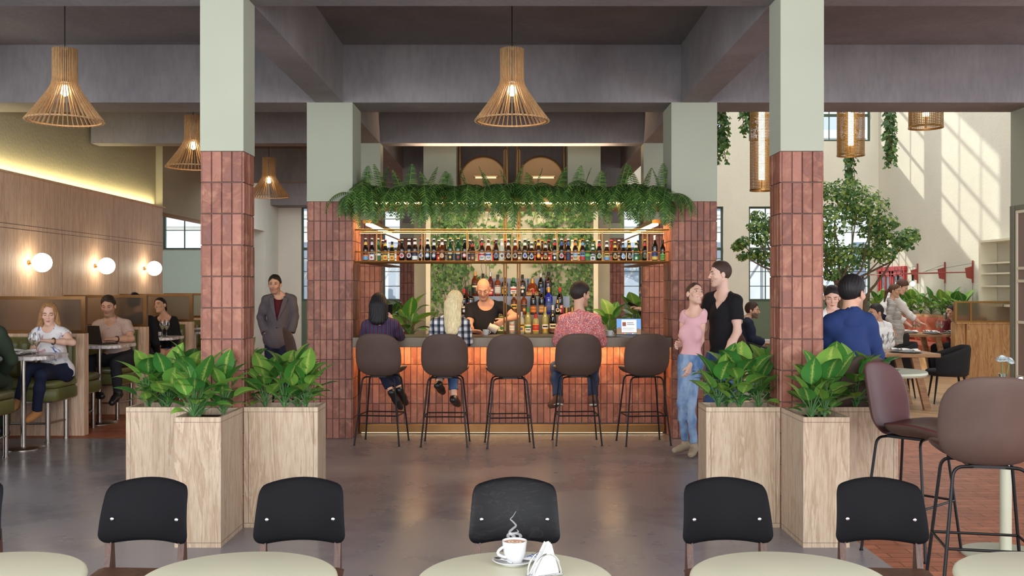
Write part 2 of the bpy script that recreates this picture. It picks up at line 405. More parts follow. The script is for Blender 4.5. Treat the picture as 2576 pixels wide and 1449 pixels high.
M['leaf_ivy']=leafmat('ivy_leaf',lin(52,92,44),lin(82,122,62),lin(128,160,92),0.45,0,0.2)
M['leaf_vine']=leafmat('vine_leaf',lin(44,84,40),lin(70,112,52),lin(112,146,72),0.45,0,0.25)
M['leaf_tree']=leafmat('tree_leaf',lin(52,92,46),lin(84,124,58),lin(150,168,76),0.5,0,0.25)
M['stem_green']=plain('green_stem',lin(72,112,58),0.5); M['rachis']=plain('fern_midrib',lin(168,176,112),0.5)
M['bark']=plain('grey_bark',lin(108,88,70),0.9,0,0.2,0.25,20,0.4,30)
# ---------------------------------------------------------------- architecture
XC0,XC1=1.786,2.074      # column / beam lines
ZS,ZC=3.55,4.16          # beam soffit, ceiling
XR,XL,YB=9.02,-5.75,24.5 # side walls, back wall
TZ=2.505                 # top of the tiled part of every column
# floors
b=MB(); b.box(-9.5,2.17,-6,10.52,-0.2,0); b.box(-1.69,1.69,10.52,11.0,-0.2,0); struct('floor',b,M['floor'],'polished grey concrete floor with cloudy stains in front of the bar','floor')
b=MB(); b.box(2.17,9.5,-6,10.52,-0.2,0); struct('floor_right',b,M['pavers'],'terracotta brick paving under the tall brown stools','floor')
b=MB(); b.box(-9.5,-1.69,10.52,25,-0.2,0); b.box(1.69,2.6,10.52,25,-0.2,0); b.box(-1.69,1.69,11.0,25,-0.2,0); struct('floor_left',b,M['pavers'],'red brick paving between the olive booths','floor')
b=MB(); b.box(2.6,9.5,10.52,25,-0.2,0); struct('floor_back',b,M['parquet'],'oak parquet floor of the sunlit dining hall','floor')
# ceiling
b=MB(); b.box(-9.5,9.5,-6,11.1,ZC,ZC+.3); b.box(-9.5,XC1,11.1,25,ZC,ZC+.3); struct('ceiling',b,M['concrete_ceiling'],'dark concrete ceiling above the beams','ceiling')
# beams
def beam(x0,x1,y0,y1,lab,z0=ZS,z1=ZC):
    b=MB(); b.box(x0,x1,y0,y1,z0,z1); struct('beam',b,M['concrete'],lab,'beam')
beam(-9.5,9.5,6.62,6.91,'concrete cross beam on the two front columns')
beam(-9.5,9.5,10.52,11.1,'long concrete cross beam above the bar columns')
beam(-5.71,XC1,13.5,13.79,'concrete cross beam behind the fern planter')
beam(-5.71,XC1,18.4,18.7,'concrete cross beam deep in the room behind the hanging lamps')
beam(XL,XC1,23.7,YB,'concrete cross beam along the window wall')
beam(-XC1,-XC0,6.91,10.52,'concrete beam running back from the left front column')
beam(XC0,XC1,6.91,10.52,'concrete beam running back from the right front column')
for y0,y1,t in ((11.1,13.5,'just behind the bar columns'),(13.79,18.4,'behind the bar shaft'),(18.7,23.7,'to the window wall')):
    beam(-XC1,-XC0,y0,y1,'concrete beam on the left of the bar, '+t); beam(XC0,XC1,y0,y1,'concrete beam on the right of the bar, '+t)

# tiles: one chamfered slab per tile, all in the cladding of one column
def tile_face(b,o,u,v,w,h,nu,nv,gap=0.0038,th=0.009):
    o,u,v=Vector(o),Vector(u).normalized(),Vector(v).normalized(); n=u.cross(v); tw,thh=w/nu,h/nv
    for j in range(nv):
        for i in range(nu):
            a=o+u*(i*tw+gap/2)+v*(j*thh+gap/2); W,H=tw-gap,thh-gap; c=0.003; d=th+random.uniform(-.0022,.0022)
            base=[a,a+u*W,a+u*W+v*H,a+v*H]; tl=[random.uniform(-.0012,.0012) for _ in range(4)]
            top=[a+u*c+v*c,a+u*(W-c)+v*c,a+u*(W-c)+v*(H-c),a+u*c+v*(H-c)]
            b.add(base+[p+n*(d+t) for p,t in zip(top,tl)],[(4,5,6,7),(0,1,5,4),(1,2,6,5),(2,3,7,6),(3,0,4,7)])
def column(x0,x1,y0,y1,nx,ny,label,rows=12,top=ZC):
    r=thing('column',label,'column',((x0+x1)/2,(y0+y1)/2,0),0,None,'structure',True)
    e=.009
    b=MB(); b.box(x0+e,x1-e,y0+e,y1-e,0,TZ); b.build('core',M['grout'],r)
    b=MB(); tile_face(b,(x0+e,y0+e,0),(1,0,0),(0,0,1),x1-x0-2*e,TZ,nx,rows); tile_face(b,(x1-e,y0+e,0),(0,1,0),(0,0,1),y1-y0-2*e,TZ,ny,rows)
    tile_face(b,(x1-e,y1-e,0),(-1,0,0),(0,0,1),x1-x0-2*e,TZ,nx,rows); tile_face(b,(x0+e,y1-e,0),(0,-1,0),(0,0,1),y1-y0-2*e,TZ,ny,rows)
    b.build('tile_cladding',M['tile'],r)
    b=MB(); b.box(x0,x1,y0,y1,TZ,top); b.build('plastered_shaft',M['green_plaster'],r); return r
column(-XC1,-XC0,6.62,6.91,4,4,'slim terracotta tiled column rising from the left group of planters',top=ZS)
column(XC0,XC1,6.62,6.91,4,4,'slim terracotta tiled column rising from the right group of planters',top=ZS)
column(-2.168,-1.685,10.52,11.1,7,8,'wide tiled column at the left end of the bar counter',top=ZS)
column(1.685,2.168,10.52,11.1,7,8,'wide tiled column at the right end of the bar, behind the standing couple',top=ZS)
column(-XC1,-XC0,13.5,13.79,4,4,'tiled column behind the dark-haired woman at the bar',top=ZS)
column(XC0,XC1,13.5,13.79,4,4,'tiled column behind the open laptop',top=ZS)
column(-XC1,-XC0,18.4,18.7,4,4,'distant tiled column between the left window and the ivy wall',top=ZS)
column(XC0,XC1,18.4,18.7,4,4,'distant tiled column between the ivy wall and the right window',top=ZS)
# left wall: travertine panelling, bulkhead above it with a lit cove
b=MB(); b.box(-5.9,-5.65,9.5,16.1,0,2.89)
wl=struct('wall_left',b,M['travertine'],'travertine panelled wall behind the olive booths','wall')
b=MB()
for z in (2.26,2.31): b.box(-5.651,-5.6485,9.5,16.1,z,z+.006)
for y in (12.5,14.3): b.box(-5.651,-5.6485,y,y+.005,0.0,2.26)
b.build('panel_joints',M['walnut'],wl)
b=MB(); b.box(-5.652,-5.60,9.5,16.1,2.875,2.895); b.build('led_ledge',M['travertine'],wl)
b=MB(); b.box(-6.0,-5.76,10.0,16.1,2.7,ZC); b.box(-6.0,-5.65,16.1,21.6,2.81,ZC); struct('wall_left_upper',b,M['olive_plaster'],'rough olive plaster bulkhead above the lit cove','wall')
b=MB(); b.box(-6.0,XL,21.6,22.0,0,ZC); b.box(-6.0,XL,22.0,23.2,2.9,ZC); b.box(-6.0,XL,23.2,YB,0,ZC); b.box(-6.40,-6.34,21.8,23.4,0,2.95); struct('wall_left_back',b,M['white_plaster'],'pale plaster wall with a doorway behind the man in the suit','wall')
b=MB(); b.box(-9.2,-9.0,9.0,YB,0,ZC); struct('wall_bay',b,M['white_plaster'],'plain wall of the bay beyond the booths','wall')
# window wall
WIN=[(-8.60,-6.55,2.52,3.55),(-5.19,-3.75,1.26,3.58),(-3.18,-1.5,1.26,3.58),(1.5,3.18,1.26,3.58),(3.6,5.2,1.26,3.58),(5.83,8.83,1.26,3.58),(2.25,5.2,5.19,7.97),(5.83,8.83,5.19,7.97)]
def holed(b,x0,x1,z0,z1,y0,y1,holes):
    xs=sorted({x0,x1,*[h[0] for h in holes],*[h[1] for h in holes]}); zs=sorted({z0,z1,*[h[2] for h in holes],*[h[3] for h in holes]})
    for i in range(len(xs)-1):
        for j in range(len(zs)-1):
            cx,cz=(xs[i]+xs[i+1])/2,(zs[j]+zs[j+1])/2
            if any(h[0]<cx<h[1] and h[2]<cz<h[3] for h in holes): continue
            b.box(xs[i],xs[i+1],y0,y1,zs[j],zs[j+1])
holes=[(a,c,(0.0 if z0==1.26 else z0),z1) for a,c,z0,z1 in WIN]
b=MB(); holed(b,-9.2,9.3,0,10,YB,YB+.3,holes); struct('wall_back',b,M['cream_plaster'],'cream plaster window wall at the far end','wall')
names=['high square-paned window above the sage panel behind the booths','tall green window beside the man in the suit','tall green window behind the dark-haired woman','tall green window behind the open laptop',
       'narrow green window beside the right bar column','tall green window behind the tree','upper window over the hanging vines','upper window beside the perforated lamp']
for k,((x0,x1,z0,z1),nm) in enumerate(zip(WIN,names)):
    r=thing('window_%d'%(k+1),nm,'window',((x0+x1)/2,YB,z0),0,None,'structure',True); y=YB+.10
    b=MB(); t=.045
    for a in (x0,x1-t): b.box(a,a+t,y-.03,y+.03,z0+t,z1-t)
    for a in (z0,z1-t): b.box(x0,x1,y-.03,y+.03,a,a+t)
    up=z0>5
    tz=[5.84,6.59,7.39] if up else ([] if k==0 else [2.54])
    for z in tz: b.box(x0+t,x1-t,y-.026,y+.026,z-.035,z+.035)
    n=max(2,round((x1-x0)/(.95 if up else .46)))
    for i in range(1,n): xx=x0+(x1-x0)*i/n; b.box(xx-.011,xx+.011,y-.02,y+.02,z0+t,z1-t)
    if not up:
        for z in ((3.0,) if k==0 else (1.62,1.98,2.30,2.95,3.28)): b.box(x0+t,x1-t,y-.015,y+.015,z-.009,z+.009)
    b.build('window_frame',M['frame_green'],r)
    b=MB(); b.box(x0,x1,y-.004,y+.004,z0,z1); b.build('window_pane',M['window_glass'],r)
    if z0==1.26:
        b=MB(); b.box(x0,x1,y-.02,y+.03,0,z0); b.box(x0+.06,x1-.06,y-.03,y-.02,.12,z0-.1); b.build('window_panel',M['panel_green'],r)
b=MB(); b.box(-9,-5.95,23.6,23.68,1.0,2.46); struct('wall_screen',b,M['panel_sage'],'flat sage panel under the high window behind the booths','wall')
# right hall
b=MB(); b.box(XR,XR+.25,10.52,YB,0,10); struct('wall_right',b,M['cream_plaster'],'tall cream wall with diagonal bands of sunlight','wall')
b=MB(); b.box(XC1,9.3,10.6,11.1,ZC,10); b.box(XC0+.02,XC1,11.1,YB,ZC+.3,10); b.box(XC0,9.3,10.6,YB+.3,10,10.2); struct('ceiling_hall',b,M['white_plaster'],'upper walls and roof of the double-height hall','ceiling')
b=MB(); b.box(5.56,6.3,10.52,11.1,2.5,ZS); struct('pilaster',b,M['green_plaster'],'sage pilaster at the right edge','column')
# red door in the right wall
r=thing('door_1','small red glazed double door in the sunlit wall','door',(XR,23.55,0),0,None,'structure',True)
y0,y1=22.75,24.40
b=MB(); b.box(XR-.06,XR+.0,y0,y0+.08,0,2.06); b.box(XR-.06,XR,y1-.08,y1,0,2.06); b.box(XR-.07,XR,y0-.03,y1+.03,1.98,2.08); b.box(XR-.05,XR,(y0+y1)/2-.04,(y0+y1)/2+.04,0,2)
b.build('door_frame',M['red_paint'],r)
for a,c in ((y0+.08,(y0+y1)/2-.04),((y0+y1)/2+.04,y1-.08)):
    b=MB(); b.box(XR-.04,XR-.005,a,a+.09,0,1.98); b.box(XR-.04,XR-.005,c-.09,c,0,1.98); b.box(XR-.04,XR-.005,a,c,1.85,1.98); b.box(XR-.04,XR-.005,a,c,.0,.35); b.box(XR-.04,XR-.005,(a+c)/2-.03,(a+c)/2+.03,.3,1.9)
    d=b.build('door_leaf',M['red_paint'],r); b=MB(); b.box(XR-.02,XR-.012,a+.08,c-.08,.3,1.86); b.build('pane',M['dark_glass'],d)
# stone house across the street
r=thing('stone_house','pale stone house front seen through the tall windows','building',(0,38,0),0,None,None,True)
b=MB(); b.box(-24,26,38,44,-1,7.2); b.build('wall',M['stone'],r)
b=MB(); b.box(-24,26,37.6,38,6.6,7.0); b.box(-24,26,37.75,38,3.9,4.15); b.box(-24,26,37.4,44,7.2,7.5); b.build('cornice',M['facade_trim'],r)
b=MB(); b.add([(-24,38,7.5),(26,38,7.5),(26,41,8.6),(-24,41,8.6),(-24,44,7.5),(26,44,7.5)],[(0,1,2,3),(3,2,5,4),(0,3,4),(1,5,2)]); b.build('roof',M['roof_lead'],r)
for i,x in enumerate([-14.6,-11.2,-7.6,-4.2,-1.4,1.6,4.4,7.6,10.8,13.4]):
    for z0,z1 in ((1.1,3.3),(4.5,6.2)):
        b=MB(); b.box(x-.75,x+.75,37.82,38,z0-.15,z1+.25); f=b.build('window_surround',M['facade_trim'],r)
        b=MB(); b.box(x-.5,x+.5,37.8,37.83,z0,z1); b.build('pane',M['dark_glass'],f)
b=MB(); b.box(-30,30,25,44,-.3,-.05); struct('street',b,M['asphalt'],'light paved street outside the windows','street')
# steel lattice outside
r=thing('steel_footbridge','grey steel lattice bridge crossing outside the windows','bridge',(0,29.5,0),0,None,None,True)
b=MB()
for z in (0.55,2.35): b.box(-13,13,29.4,29.6,z,z+.1)
b.build('chord',M['roof_lead'],r)
b=MB(); x=-13
while x<13:
    b.cyl((x,29.5,.6),(x+1.2,29.5,2.4),.035,6); b.cyl((x+1.2,29.5,.6),(x,29.5,2.4),.035,6); b.cyl((x,29.5,.6),(x,29.5,2.4),.045,6); x+=1.2
b.build('lattice',M['roof_lead'],r)
b=MB(); b.box(-13,13,29.3,30.8,0.3,.55); b.build('deck',M['roof_lead'],r)
for x in (-12,-4,4,12):
    b=MB(); b.box(x-.15,x+.15,29.9,30.2,-.1,.35); b.build('post',M['roof_lead'],r)

# bar shaft: ivy wall, side panels, pillars and the brass discs above
r=thing('ivy_wall','pale freestanding back wall of the bar, covered with ivy','wall',(0,13.2,0),0,None,'structure',True)
b=MB(); b.box(-1.075,1.075,13.22,13.42,0,2.72); b.build('backing',M['beige_plaster'],r)
for sx in (-1,1):
    b=MB(); b.box(min(sx*1.075,sx*1.135),max(sx*1.075,sx*1.135),13.12,13.44,0,2.72); b.build('lit_edge',M['cream_paint'],r)
for sx,t in ((-1,'left'),(1,'right')):
    b=MB(); x=sorted((sx*1.06,sx*1.36)); b.box(x[0],x[1],13.83,14.0,0,2.62); struct('wall_panel',b,M['beige_plaster'],'narrow beige panel just %s of the ivy wall'%t,'wall')
    b=MB(); x=sorted((sx*.84,sx*1.335)); b.box(x[0],x[1],15,15.4,2.4,ZC); struct('pillar',b,M['green_plaster'],'sage pillar above the ferns, %s of the brass discs'%t,'pillar')
b=MB(); b.box(-1.8,1.8,16.4,16.5,2.66,ZC); struct('wall_shaft',b,M['concrete_ceiling'],'dark concrete wall behind the brass discs','wall')
for sx,t in ((-1,'left-hand'),(1,'right-hand')):
    c=(sx*.44,15.3,3.25); r=thing('brass_disc_lamp','large round brass wall disc, %s one of the pair above the ferns'%t,'wall lamp',c,0,'brass discs above the ferns',None,True)
    Mx=Matrix.Translation(c)@Matrix.Rotation(R(90),4,'X')
    b=MB(); b.lathe([(.01,.0),(.33,.0),(.35,.006),(.365,.03),(.365,-.02),(.01,-.025)][::-1],48,M=Mx,caps=True); b.build('disc',M['disc_brass'],r,True)
    b=MB(); b.cyl((c[0]-.12,15.2,3.27),(c[0]+.2,15.2,3.27),.014,10); b.build('lit_tube',M['led_soft'],r)
    b=MB(); b.box(c[0]-.14,c[0]+.22,15.2,15.27,3.285,3.30); b.build('tube_cap',M['brass'],r)
    for xx in (c[0]-.365,c[0]+.365,):
        b=MB(); b.cyl((xx,15.31,2.6),(xx,15.31,ZC),.016,8); b.build('hanging_rod',M['brass'],r)
    b=MB(); b.cyl((c[0]-.365,15.33,3.2),(c[0]+.365,15.33,3.2),.012,8); b.build('cross_bar',M['brass'],r)
# ---------------------------------------------------------------- lamps
def make_pendant(loc,label):
    """slatted birch pendant; local origin at the top of the shade"""
    r=thing('pendant_lamp',label,'pendant lamp',loc,0,'slatted wooden pendants')
    prof=[(.098,0),(.098,-.13),(.098,-.27),(.108,-.32),(.135,-.37),(.20,-.465),(.27,-.56),(.328,-.635)]
    b=MB(); n=44
    for k in range(n):
        Mx=Matrix.Rotation(2*pi*k/n,4,'Z'); t=.0043; w=.016
        V=[];F=[]
        for i,(q,z) in enumerate(prof):
            a=prof[max(0,i-1)]; c=prof[min(len(prof)-1,i+1)]; d=Vector((c[0]-a[0],0,c[1]-a[1])).normalized(); nn=Vector((-d.z,0,d.x))*(w/2)*(-1)
            for sy in (-1,1):
                for sn in (-1,1): V.append((q+sn*nn.x,sy*t,z+sn*nn.z))
        for i in range(len(prof)-1):
            a,c=i*4,i*4+4
            F+=[(a,a+1,c+1,c),(a+3,a+2,c+2,c+3),(a+2,a,c,c+2),(a+1,a+3,c+3,c+1)]
        F+=[(0,2,3,1),(len(V)-4,len(V)-3,len(V)-1,len(V)-2)]
        b.add(V,F,M=Mx)
    b.build('shade',M['slat'],r)
    b=MB()
    def ring(q,z,w,h): b.lathe([(q-w,z-h),(q+w,z-h),(q+w,z+h),(q-w,z+h),(q-w,z-h)],44,caps=False)
    ring(.315,-.628,.014,.006); b.build('bottom_ring',M['slat'],r,True)
    b=MB(); ring(.088,-.30,.006,.006); ring(.088,-.02,.006,.006); b.build('inner_ring',M['slat'],r,True)
    b=MB(); b.cyl((0,0,0),(0,0,-.30),.022,12); b.box(-.09,.09,-.006,.006,-.025,-.012); b.build('lamp_holder',M['black_metal'],r,True)
    b=MB(); b.ball((0,0,-.365),(.036,.036,.05),12); b.build('bulb',M['bulb'],r,True)
    b=MB(); b.cyl((0,0,0),(0,0,ZC-loc[2]),.004,6); b.build('cord',M['black_metal'],r)
    b=MB(); b.lathe([(.05,ZC-loc[2]-.02),(.05,ZC-loc[2])],20); b.build('ceiling_rose',M['black_metal'],r); return r
pd=make_pendant((0,8.75,3.69),'slatted wooden pendant hanging in the middle, before the bar')
dup(pd,(-3.93,8.75,3.69),R(3),'largest slatted wooden pendant in the corner over the first booth')
dup(pd,(-3.89,12.15,3.69),R(5),'slatted wooden pendant partly hidden by the left front column')
dup(pd,(-3.93,16.1,3.69),R(1),'smallest slatted wooden pendant, seen between two tiled columns')
# globe sconces
def sconce(y,label):
    r=thing('globe_sconce',label,'wall lamp',(-5.65,y,1.885),0,'opal globe wall lamps')
    b=MB(); b.ball((.16,0,0),.112,20); b.build('globe',M['globe'],r,True)
    b=MB(); b.cyl((0,0,-.01),(.06,0,-.01),.007,8); b.build('arm',M['brass'],r,True)
    Mx=Matrix.Rotation(R(90),4,'Y'); b=MB(); b.lathe([(.03,0),(.03,.012)],16,M=Mx); b.build('wall_plate',M['brass'],r,True)
for y,l in ((11.63,'opal globe wall lamp above the blonde woman, biggest of three'),(13.48,'opal globe wall lamp above the man with the laptop'),(15.28,'opal globe wall lamp at the end of the travertine wall')): sconce(y,l)
# perforated brass cylinders hanging in the hall
def cyl_lamp(x,y,z0,z1,rad,label):
    r=thing('cylinder_lamp',label,'pendant lamp',(x,y,z0),0,'perforated brass cylinder lamps'); h=z1-z0
    b=MB(); nv=54
    for k in range(nv):
        a=2*pi*k/nv; b.box(rad-.002,rad+.002,-.0032,.0032,0,h,M=Matrix.Rotation(a,4,'Z'))
    nr=int(h/.022)
    for i in range(nr+1):
        z=h*i/nr; b.lathe([(rad+.001,z-.004),(rad+.003,z),(rad+.001,z+.004)],40,caps=False)
    b.build('perforated_shade',M['brass'],r,True)
    for zz in (-.004,h-.02):
        b=MB(); b.lathe([(rad-.008,zz),(rad+.008,zz),(rad+.008,zz+.022),(rad-.008,zz+.022),(rad-.008,zz)],40,caps=False); b.build('rim',M['brass'],r,True)
    b=MB(); b.cyl((0,0,.16),(0,0,h-.05),.042,14); b.build('tube_light',M['tube'],r,True)
    b=MB(); b.cyl((0,0,.0),(0,0,.16),.012,8); b.box(-rad,rad,-.008,.008,h-.012,h-.002); b.box(-.008,.008,-rad,rad,h-.012,h-.002); b.build('fixing_bar',M['brass'],r)
    b=MB(); b.cyl((0,0,h),(0,0,10-z0),.004,6); b.build('cord',M['black_metal'],r)
q=P(1916,480,14.5); cyl_lamp(q.x,14.5,q.z,q.z+1.55,.165,'long perforated brass cylinder lamp half hidden by the right front column')
q=P(2140,392,15.5); cyl_lamp(q.x,15.5,q.z,q.z+1.35,.205,'perforated brass cylinder lamp hanging right above the tree')
q=P(2329,322,13.4); cyl_lamp(q.x,13.4,q.z,q.z+1.0,.218,'short perforated brass cylinder lamp before the sunlit wall')
# swing-arm wall lamps
def wall_arm(y,L,lab,bulb=True):
    r=thing('swing_arm_lamp',lab,'wall lamp',(XR,y,1.92),0,'red swing-arm wall lamps'); z=0
    b=MB(); b.box(-.035,-.01,-.012,.012,-.24,.2); b.build('wall_rail',M['lamp_red'],r)
    b=MB(); b.prism([(-.02,-.17),(-.02,.09),(-.17,.05),(-.14,-.14)],-.008,.008,M=Matrix.Rotation(R(90),4,'X')); b.build('bracket_plate',M['lamp_red'],r)
    u=Vector((-.25,1,0)).normalized()
    pts=[(-.12,0,-.03)]+[Vector((-.12,0,-.03))+u*L*t for t in (.3,.7,.95)]+[Vector((-.12,0,-.06))+u*L]
    b=MB(); b.tube(pts,.011,8); b.build('arm',M['lamp_red'],r,True)
    b=MB(); b.tube([(-.05,0,.14),Vector((-.12,0,-.0))+u*L*.6],.003,5); b.build('stay_wire',M['black_metal'],r)
    e=Vector((-.12,0,-.06))+u*L
    b=MB(); b.cyl(e,e-Vector((0,0,.12)),.022,10); b.build('lamp_holder',M['black_metal'],r,True)
    b=MB(); b.ball(e-Vector((0,0,.19)),.052,14); b.build('bulb',M['small_bulb'],r,True)
    b=MB(); b.tube([(-.02,.0,-.2),(-.02,0,-.87)],.004,5); b.build('flex',M['black_metal'],r)
wall_arm(22.1,1.9,'red swing-arm wall lamp nearest the red door')
wall_arm(20.7,.9,'red swing-arm wall lamp in the middle of three')
wall_arm(19.45,2.2,'red swing-arm wall lamp with a long arm, nearest the cream shelves')
# ---------------------------------------------------------------- booths
def tuft(b,x0,x1,y,z0,z1,dirn,n,dep=.05,thick=.11):
    """channel-tufted panel facing dirn (-1 or +1 in y)"""
    def fn(u,v):
        x=x0+(x1-x0)*u; z=z0+(z1-z0)*v
        f=abs(sin(pi*u*n)); e=min(1,4*min(v,1-v)*2.2)**.5
        return (x,y+dirn*(thick-.022+(.022*f**.5))*1.0*(0.35+.65*e),z)
    b.grid(fn,n*6,10)
    yy=y
    a=fn(0,0)
    b.box(x0,x1,min(y,y+dirn*.05),max(y,y+dirn*.05),z0,z1)
def half_booth(parent,yp,s,nm):
    """bench on one side of the partition: s=-1 faces the camera, +1 faces away"""
    x0,x1=-5.62,-4.69
    b=MB(); tuft(b,x0,x1,yp,.62,1.065,s,8); b.build('seat_back',M['olive'],parent,60)
    c=MB(); yA,yB=sorted((yp+s*.02,yp+s*.56))
    pr=[(x0,yA),(x1-.02,yA),(x1-.02,yB),(x0,yB)]
    xr=x1+.02; k=.09
    def outline(e):
        if s<0: return [(x0,yB),(xr+e,yB),(xr+e,yA+k-e),(xr-k,yA-e),(x0,yA-e)][::-1]
        return [(x0,yA),(xr+e,yA),(xr+e,yB-k+e),(xr-k,yB+e),(x0,yB+e)]
    b=MB(); o=outline(0); oi=outline(-.02)
    b.add([(x,y,.555) for x,y in oi]+[(x,y,.575) for x,y in o]+[(x,y,.615) for x,y in o]+[(x,y,.635) for x,y in oi],[tuple(range(5))[::-1],(15,16,17,18,19)]+[(r*5+i,r*5+(i+1)%5,r*5+5+(i+1)%5,r*5+5+i) for r in range(3) for i in range(5)])
    b.build('seat_cushion',M['olive'],parent,60)
    b=MB(); per=[Vector((x,y,0)) for x,y in outline(.005)]; pts=[]
    for i in range(4):
        a,d=per[i],per[i+1]; n=max(1,int((d-a).length/.055))
        for t in range(n):
            for f in (0,.5): pts.append((a+(d-a)*((t+f)/n),f))
    V=[];F=[]; ctr=Vector(((x0+xr)/2,(yA+yB)/2,0))
    for p,f in pts:
        q=p+(p-ctr).normalized()*(-.008 if f==0 else .008)
        for z,g in ((.43,-.012),(.45,0),(.535,0),(.555,-.012)):
            w=q+(p-ctr).normalized()*g; V.append((w.x,w.y,z))
    for i in range(len(pts)-1):
        for j in range(3): a=i*4+j; F.append((a,a+4,a+5,a+1))
    F.append(tuple(i*4 for i in range(len(pts)))); F.append(tuple(i*4+3 for i in range(len(pts)))[::-1])
    b.add(V,F); b.build('seat_base',M['olive'],parent,60)
    b=MB(); b.box(x0,xr-.03,yA+.03,yB-.03,.415,.43); b.build('seat_frame',M['steel'],parent)
    for xx,yy in ((xr-.09,yp+s*.49),(xr-.05,yp+s*.16)):
        b=MB(); b.cyl((xx,yy,.0),(xx,yy,.42),.024,14); b.lathe([(.032,0),(.032,.012)],14,c=(xx,yy,0)); b.build('leg',M['steel'],parent,True)
    b=MB(); b.cyl((xr-.09,yp+s*.49,.2),(xr-.05,yp+s*.16,.2),.011,8); b.cyl((x0,yp+s*.49,.2),(xr-.09,yp+s*.49,.2),.011,8); b.build('footrest',M['steel'],parent,True)
BN=['nearest olive leather booth seat, behind the blonde woman','olive leather booth seat behind the man with the laptop','olive leather booth seat behind the woman in black','farthest olive leather booth seat, half hidden by the column']
BY=[10.7,12.5,14.3,16.1]
for k,y in enumerate(BY):
    r=thing('booth_bench',BN[k]+', under frosted glass','booth seat',(-5.1,y,0),0,'olive booth seats',None,True)
    b=MB(); b.bbox(-5.65,-4.6,y,y+.12,0,1.10,.004); b.build('partition_base',M['travertine'],r)
    fr=MB(); z0,z1=1.10,1.50
    for a,c,d,e in ((-5.645,-4.6,z0,z0+.035),(-5.645,-4.6,z1-.035,z1),(-5.645,-5.615,z0+.035,z1-.035),(-4.645,-4.6,z0+.035,z1-.035)): fr.box(a,c,y+.03,y+.09,d,e)
    f=fr.build('glass_frame',M['bronze'],r); b=MB(); b.box(-5.62,-4.64,y+.052,y+.068,z0+.03,z1-.03); b.build('frosted_pane',M['frosted'],f)
    half_booth(r,y,-1,k)
    if k<3: half_booth(r,y+.12,1,k)
# the bench cut by the left frame
r=thing('booth_bench','olive booth seat cut by the left picture edge, opposite the blonde woman','booth seat',(-5.1,8.85,0),0,'olive booth seats',None,True)
b=MB(); b.bbox(-5.65,-4.6,8.75,8.87,0,1.10,.004); b.build('partition_base',M['travertine'],r); half_booth(r,8.87,1,9)
def booth_table(y,label,x1=-4.5):
    r=thing('booth_table',label,'table',(-4.84,y,0),0,'marble booth tables')
    b=MB(); X0,X1,Yh,k=-.78,x1+4.84,.34,.10
    b.prism([(X0,-Yh),(X1-k,-Yh),(X1,-Yh+k),(X1,Yh-k),(X1-k,Yh),(X0,Yh)],.895,.93); b.build('tabletop',M['marble'],r)
    b=MB(); b.cyl((0,0,.02),(0,0,.895),.027,18); b.build('pedestal',M['steel'],r,True)
    b=MB(); b.lathe([(.2,0),(.2,.008),(.19,.016),(.03,.022)],36); b.build('foot_plate',M['steel'],r,True); return r
for y,l in ((9.86,'marble booth table before the blonde woman'),(11.68,'marble booth table with an open black laptop'),(13.42,'marble booth table with two wine glasses before the woman in black'),(15.2,'farthest marble booth table beside the left front column')): booth_table(y,l)
# ---------------------------------------------------------------- bar stools
def shell(b,cx,w,h,zc,yfn,th,m_out,m_in,ex=2.7,nr=7,na=40,taper=0.0):
    """curved superellipse pad in the x/z plane, two-sided, rounded rim"""
    def pt(rad,a,side):
        ca,sa=cos(a),sin(a); x=w/2*abs(ca)**(2/ex)*(1 if ca>0 else -1)*rad; z=h/2*abs(sa)**(2/ex)*(1 if sa>0 else -1)*rad
        x*=1-taper*(z/(h/2))
        t=th/2*(1-rad**6)**.5 if rad<1 else 0
        y=yfn(x,z); return (cx+x,y+side*t,zc+z)
    rr=[0.25,.5,.7,.85,.94,.985]
    for side,m in ((-1,m_out),(1,m_in)):
        V=[pt(0,0,side)];F=[]
        for q in rr:
            V+=[pt(q,2*pi*k/na,side) for k in range(na)]
        V+=[pt(1,2*pi*k/na,0) for k in range(na)]
        for k in range(na):
            k2=(k+1)%na; F.append((0,1+k,1+k2) if side>0 else (0,1+k2,1+k))
            for i in range(len(rr)):
                q=(1+i*na+k,1+(i+1)*na+k,1+(i+1)*na+k2,1+i*na+k2); F.append(q if side>0 else q[::-1])
        if side<0: F=[f for f in F]
        b.add(V,F,m)
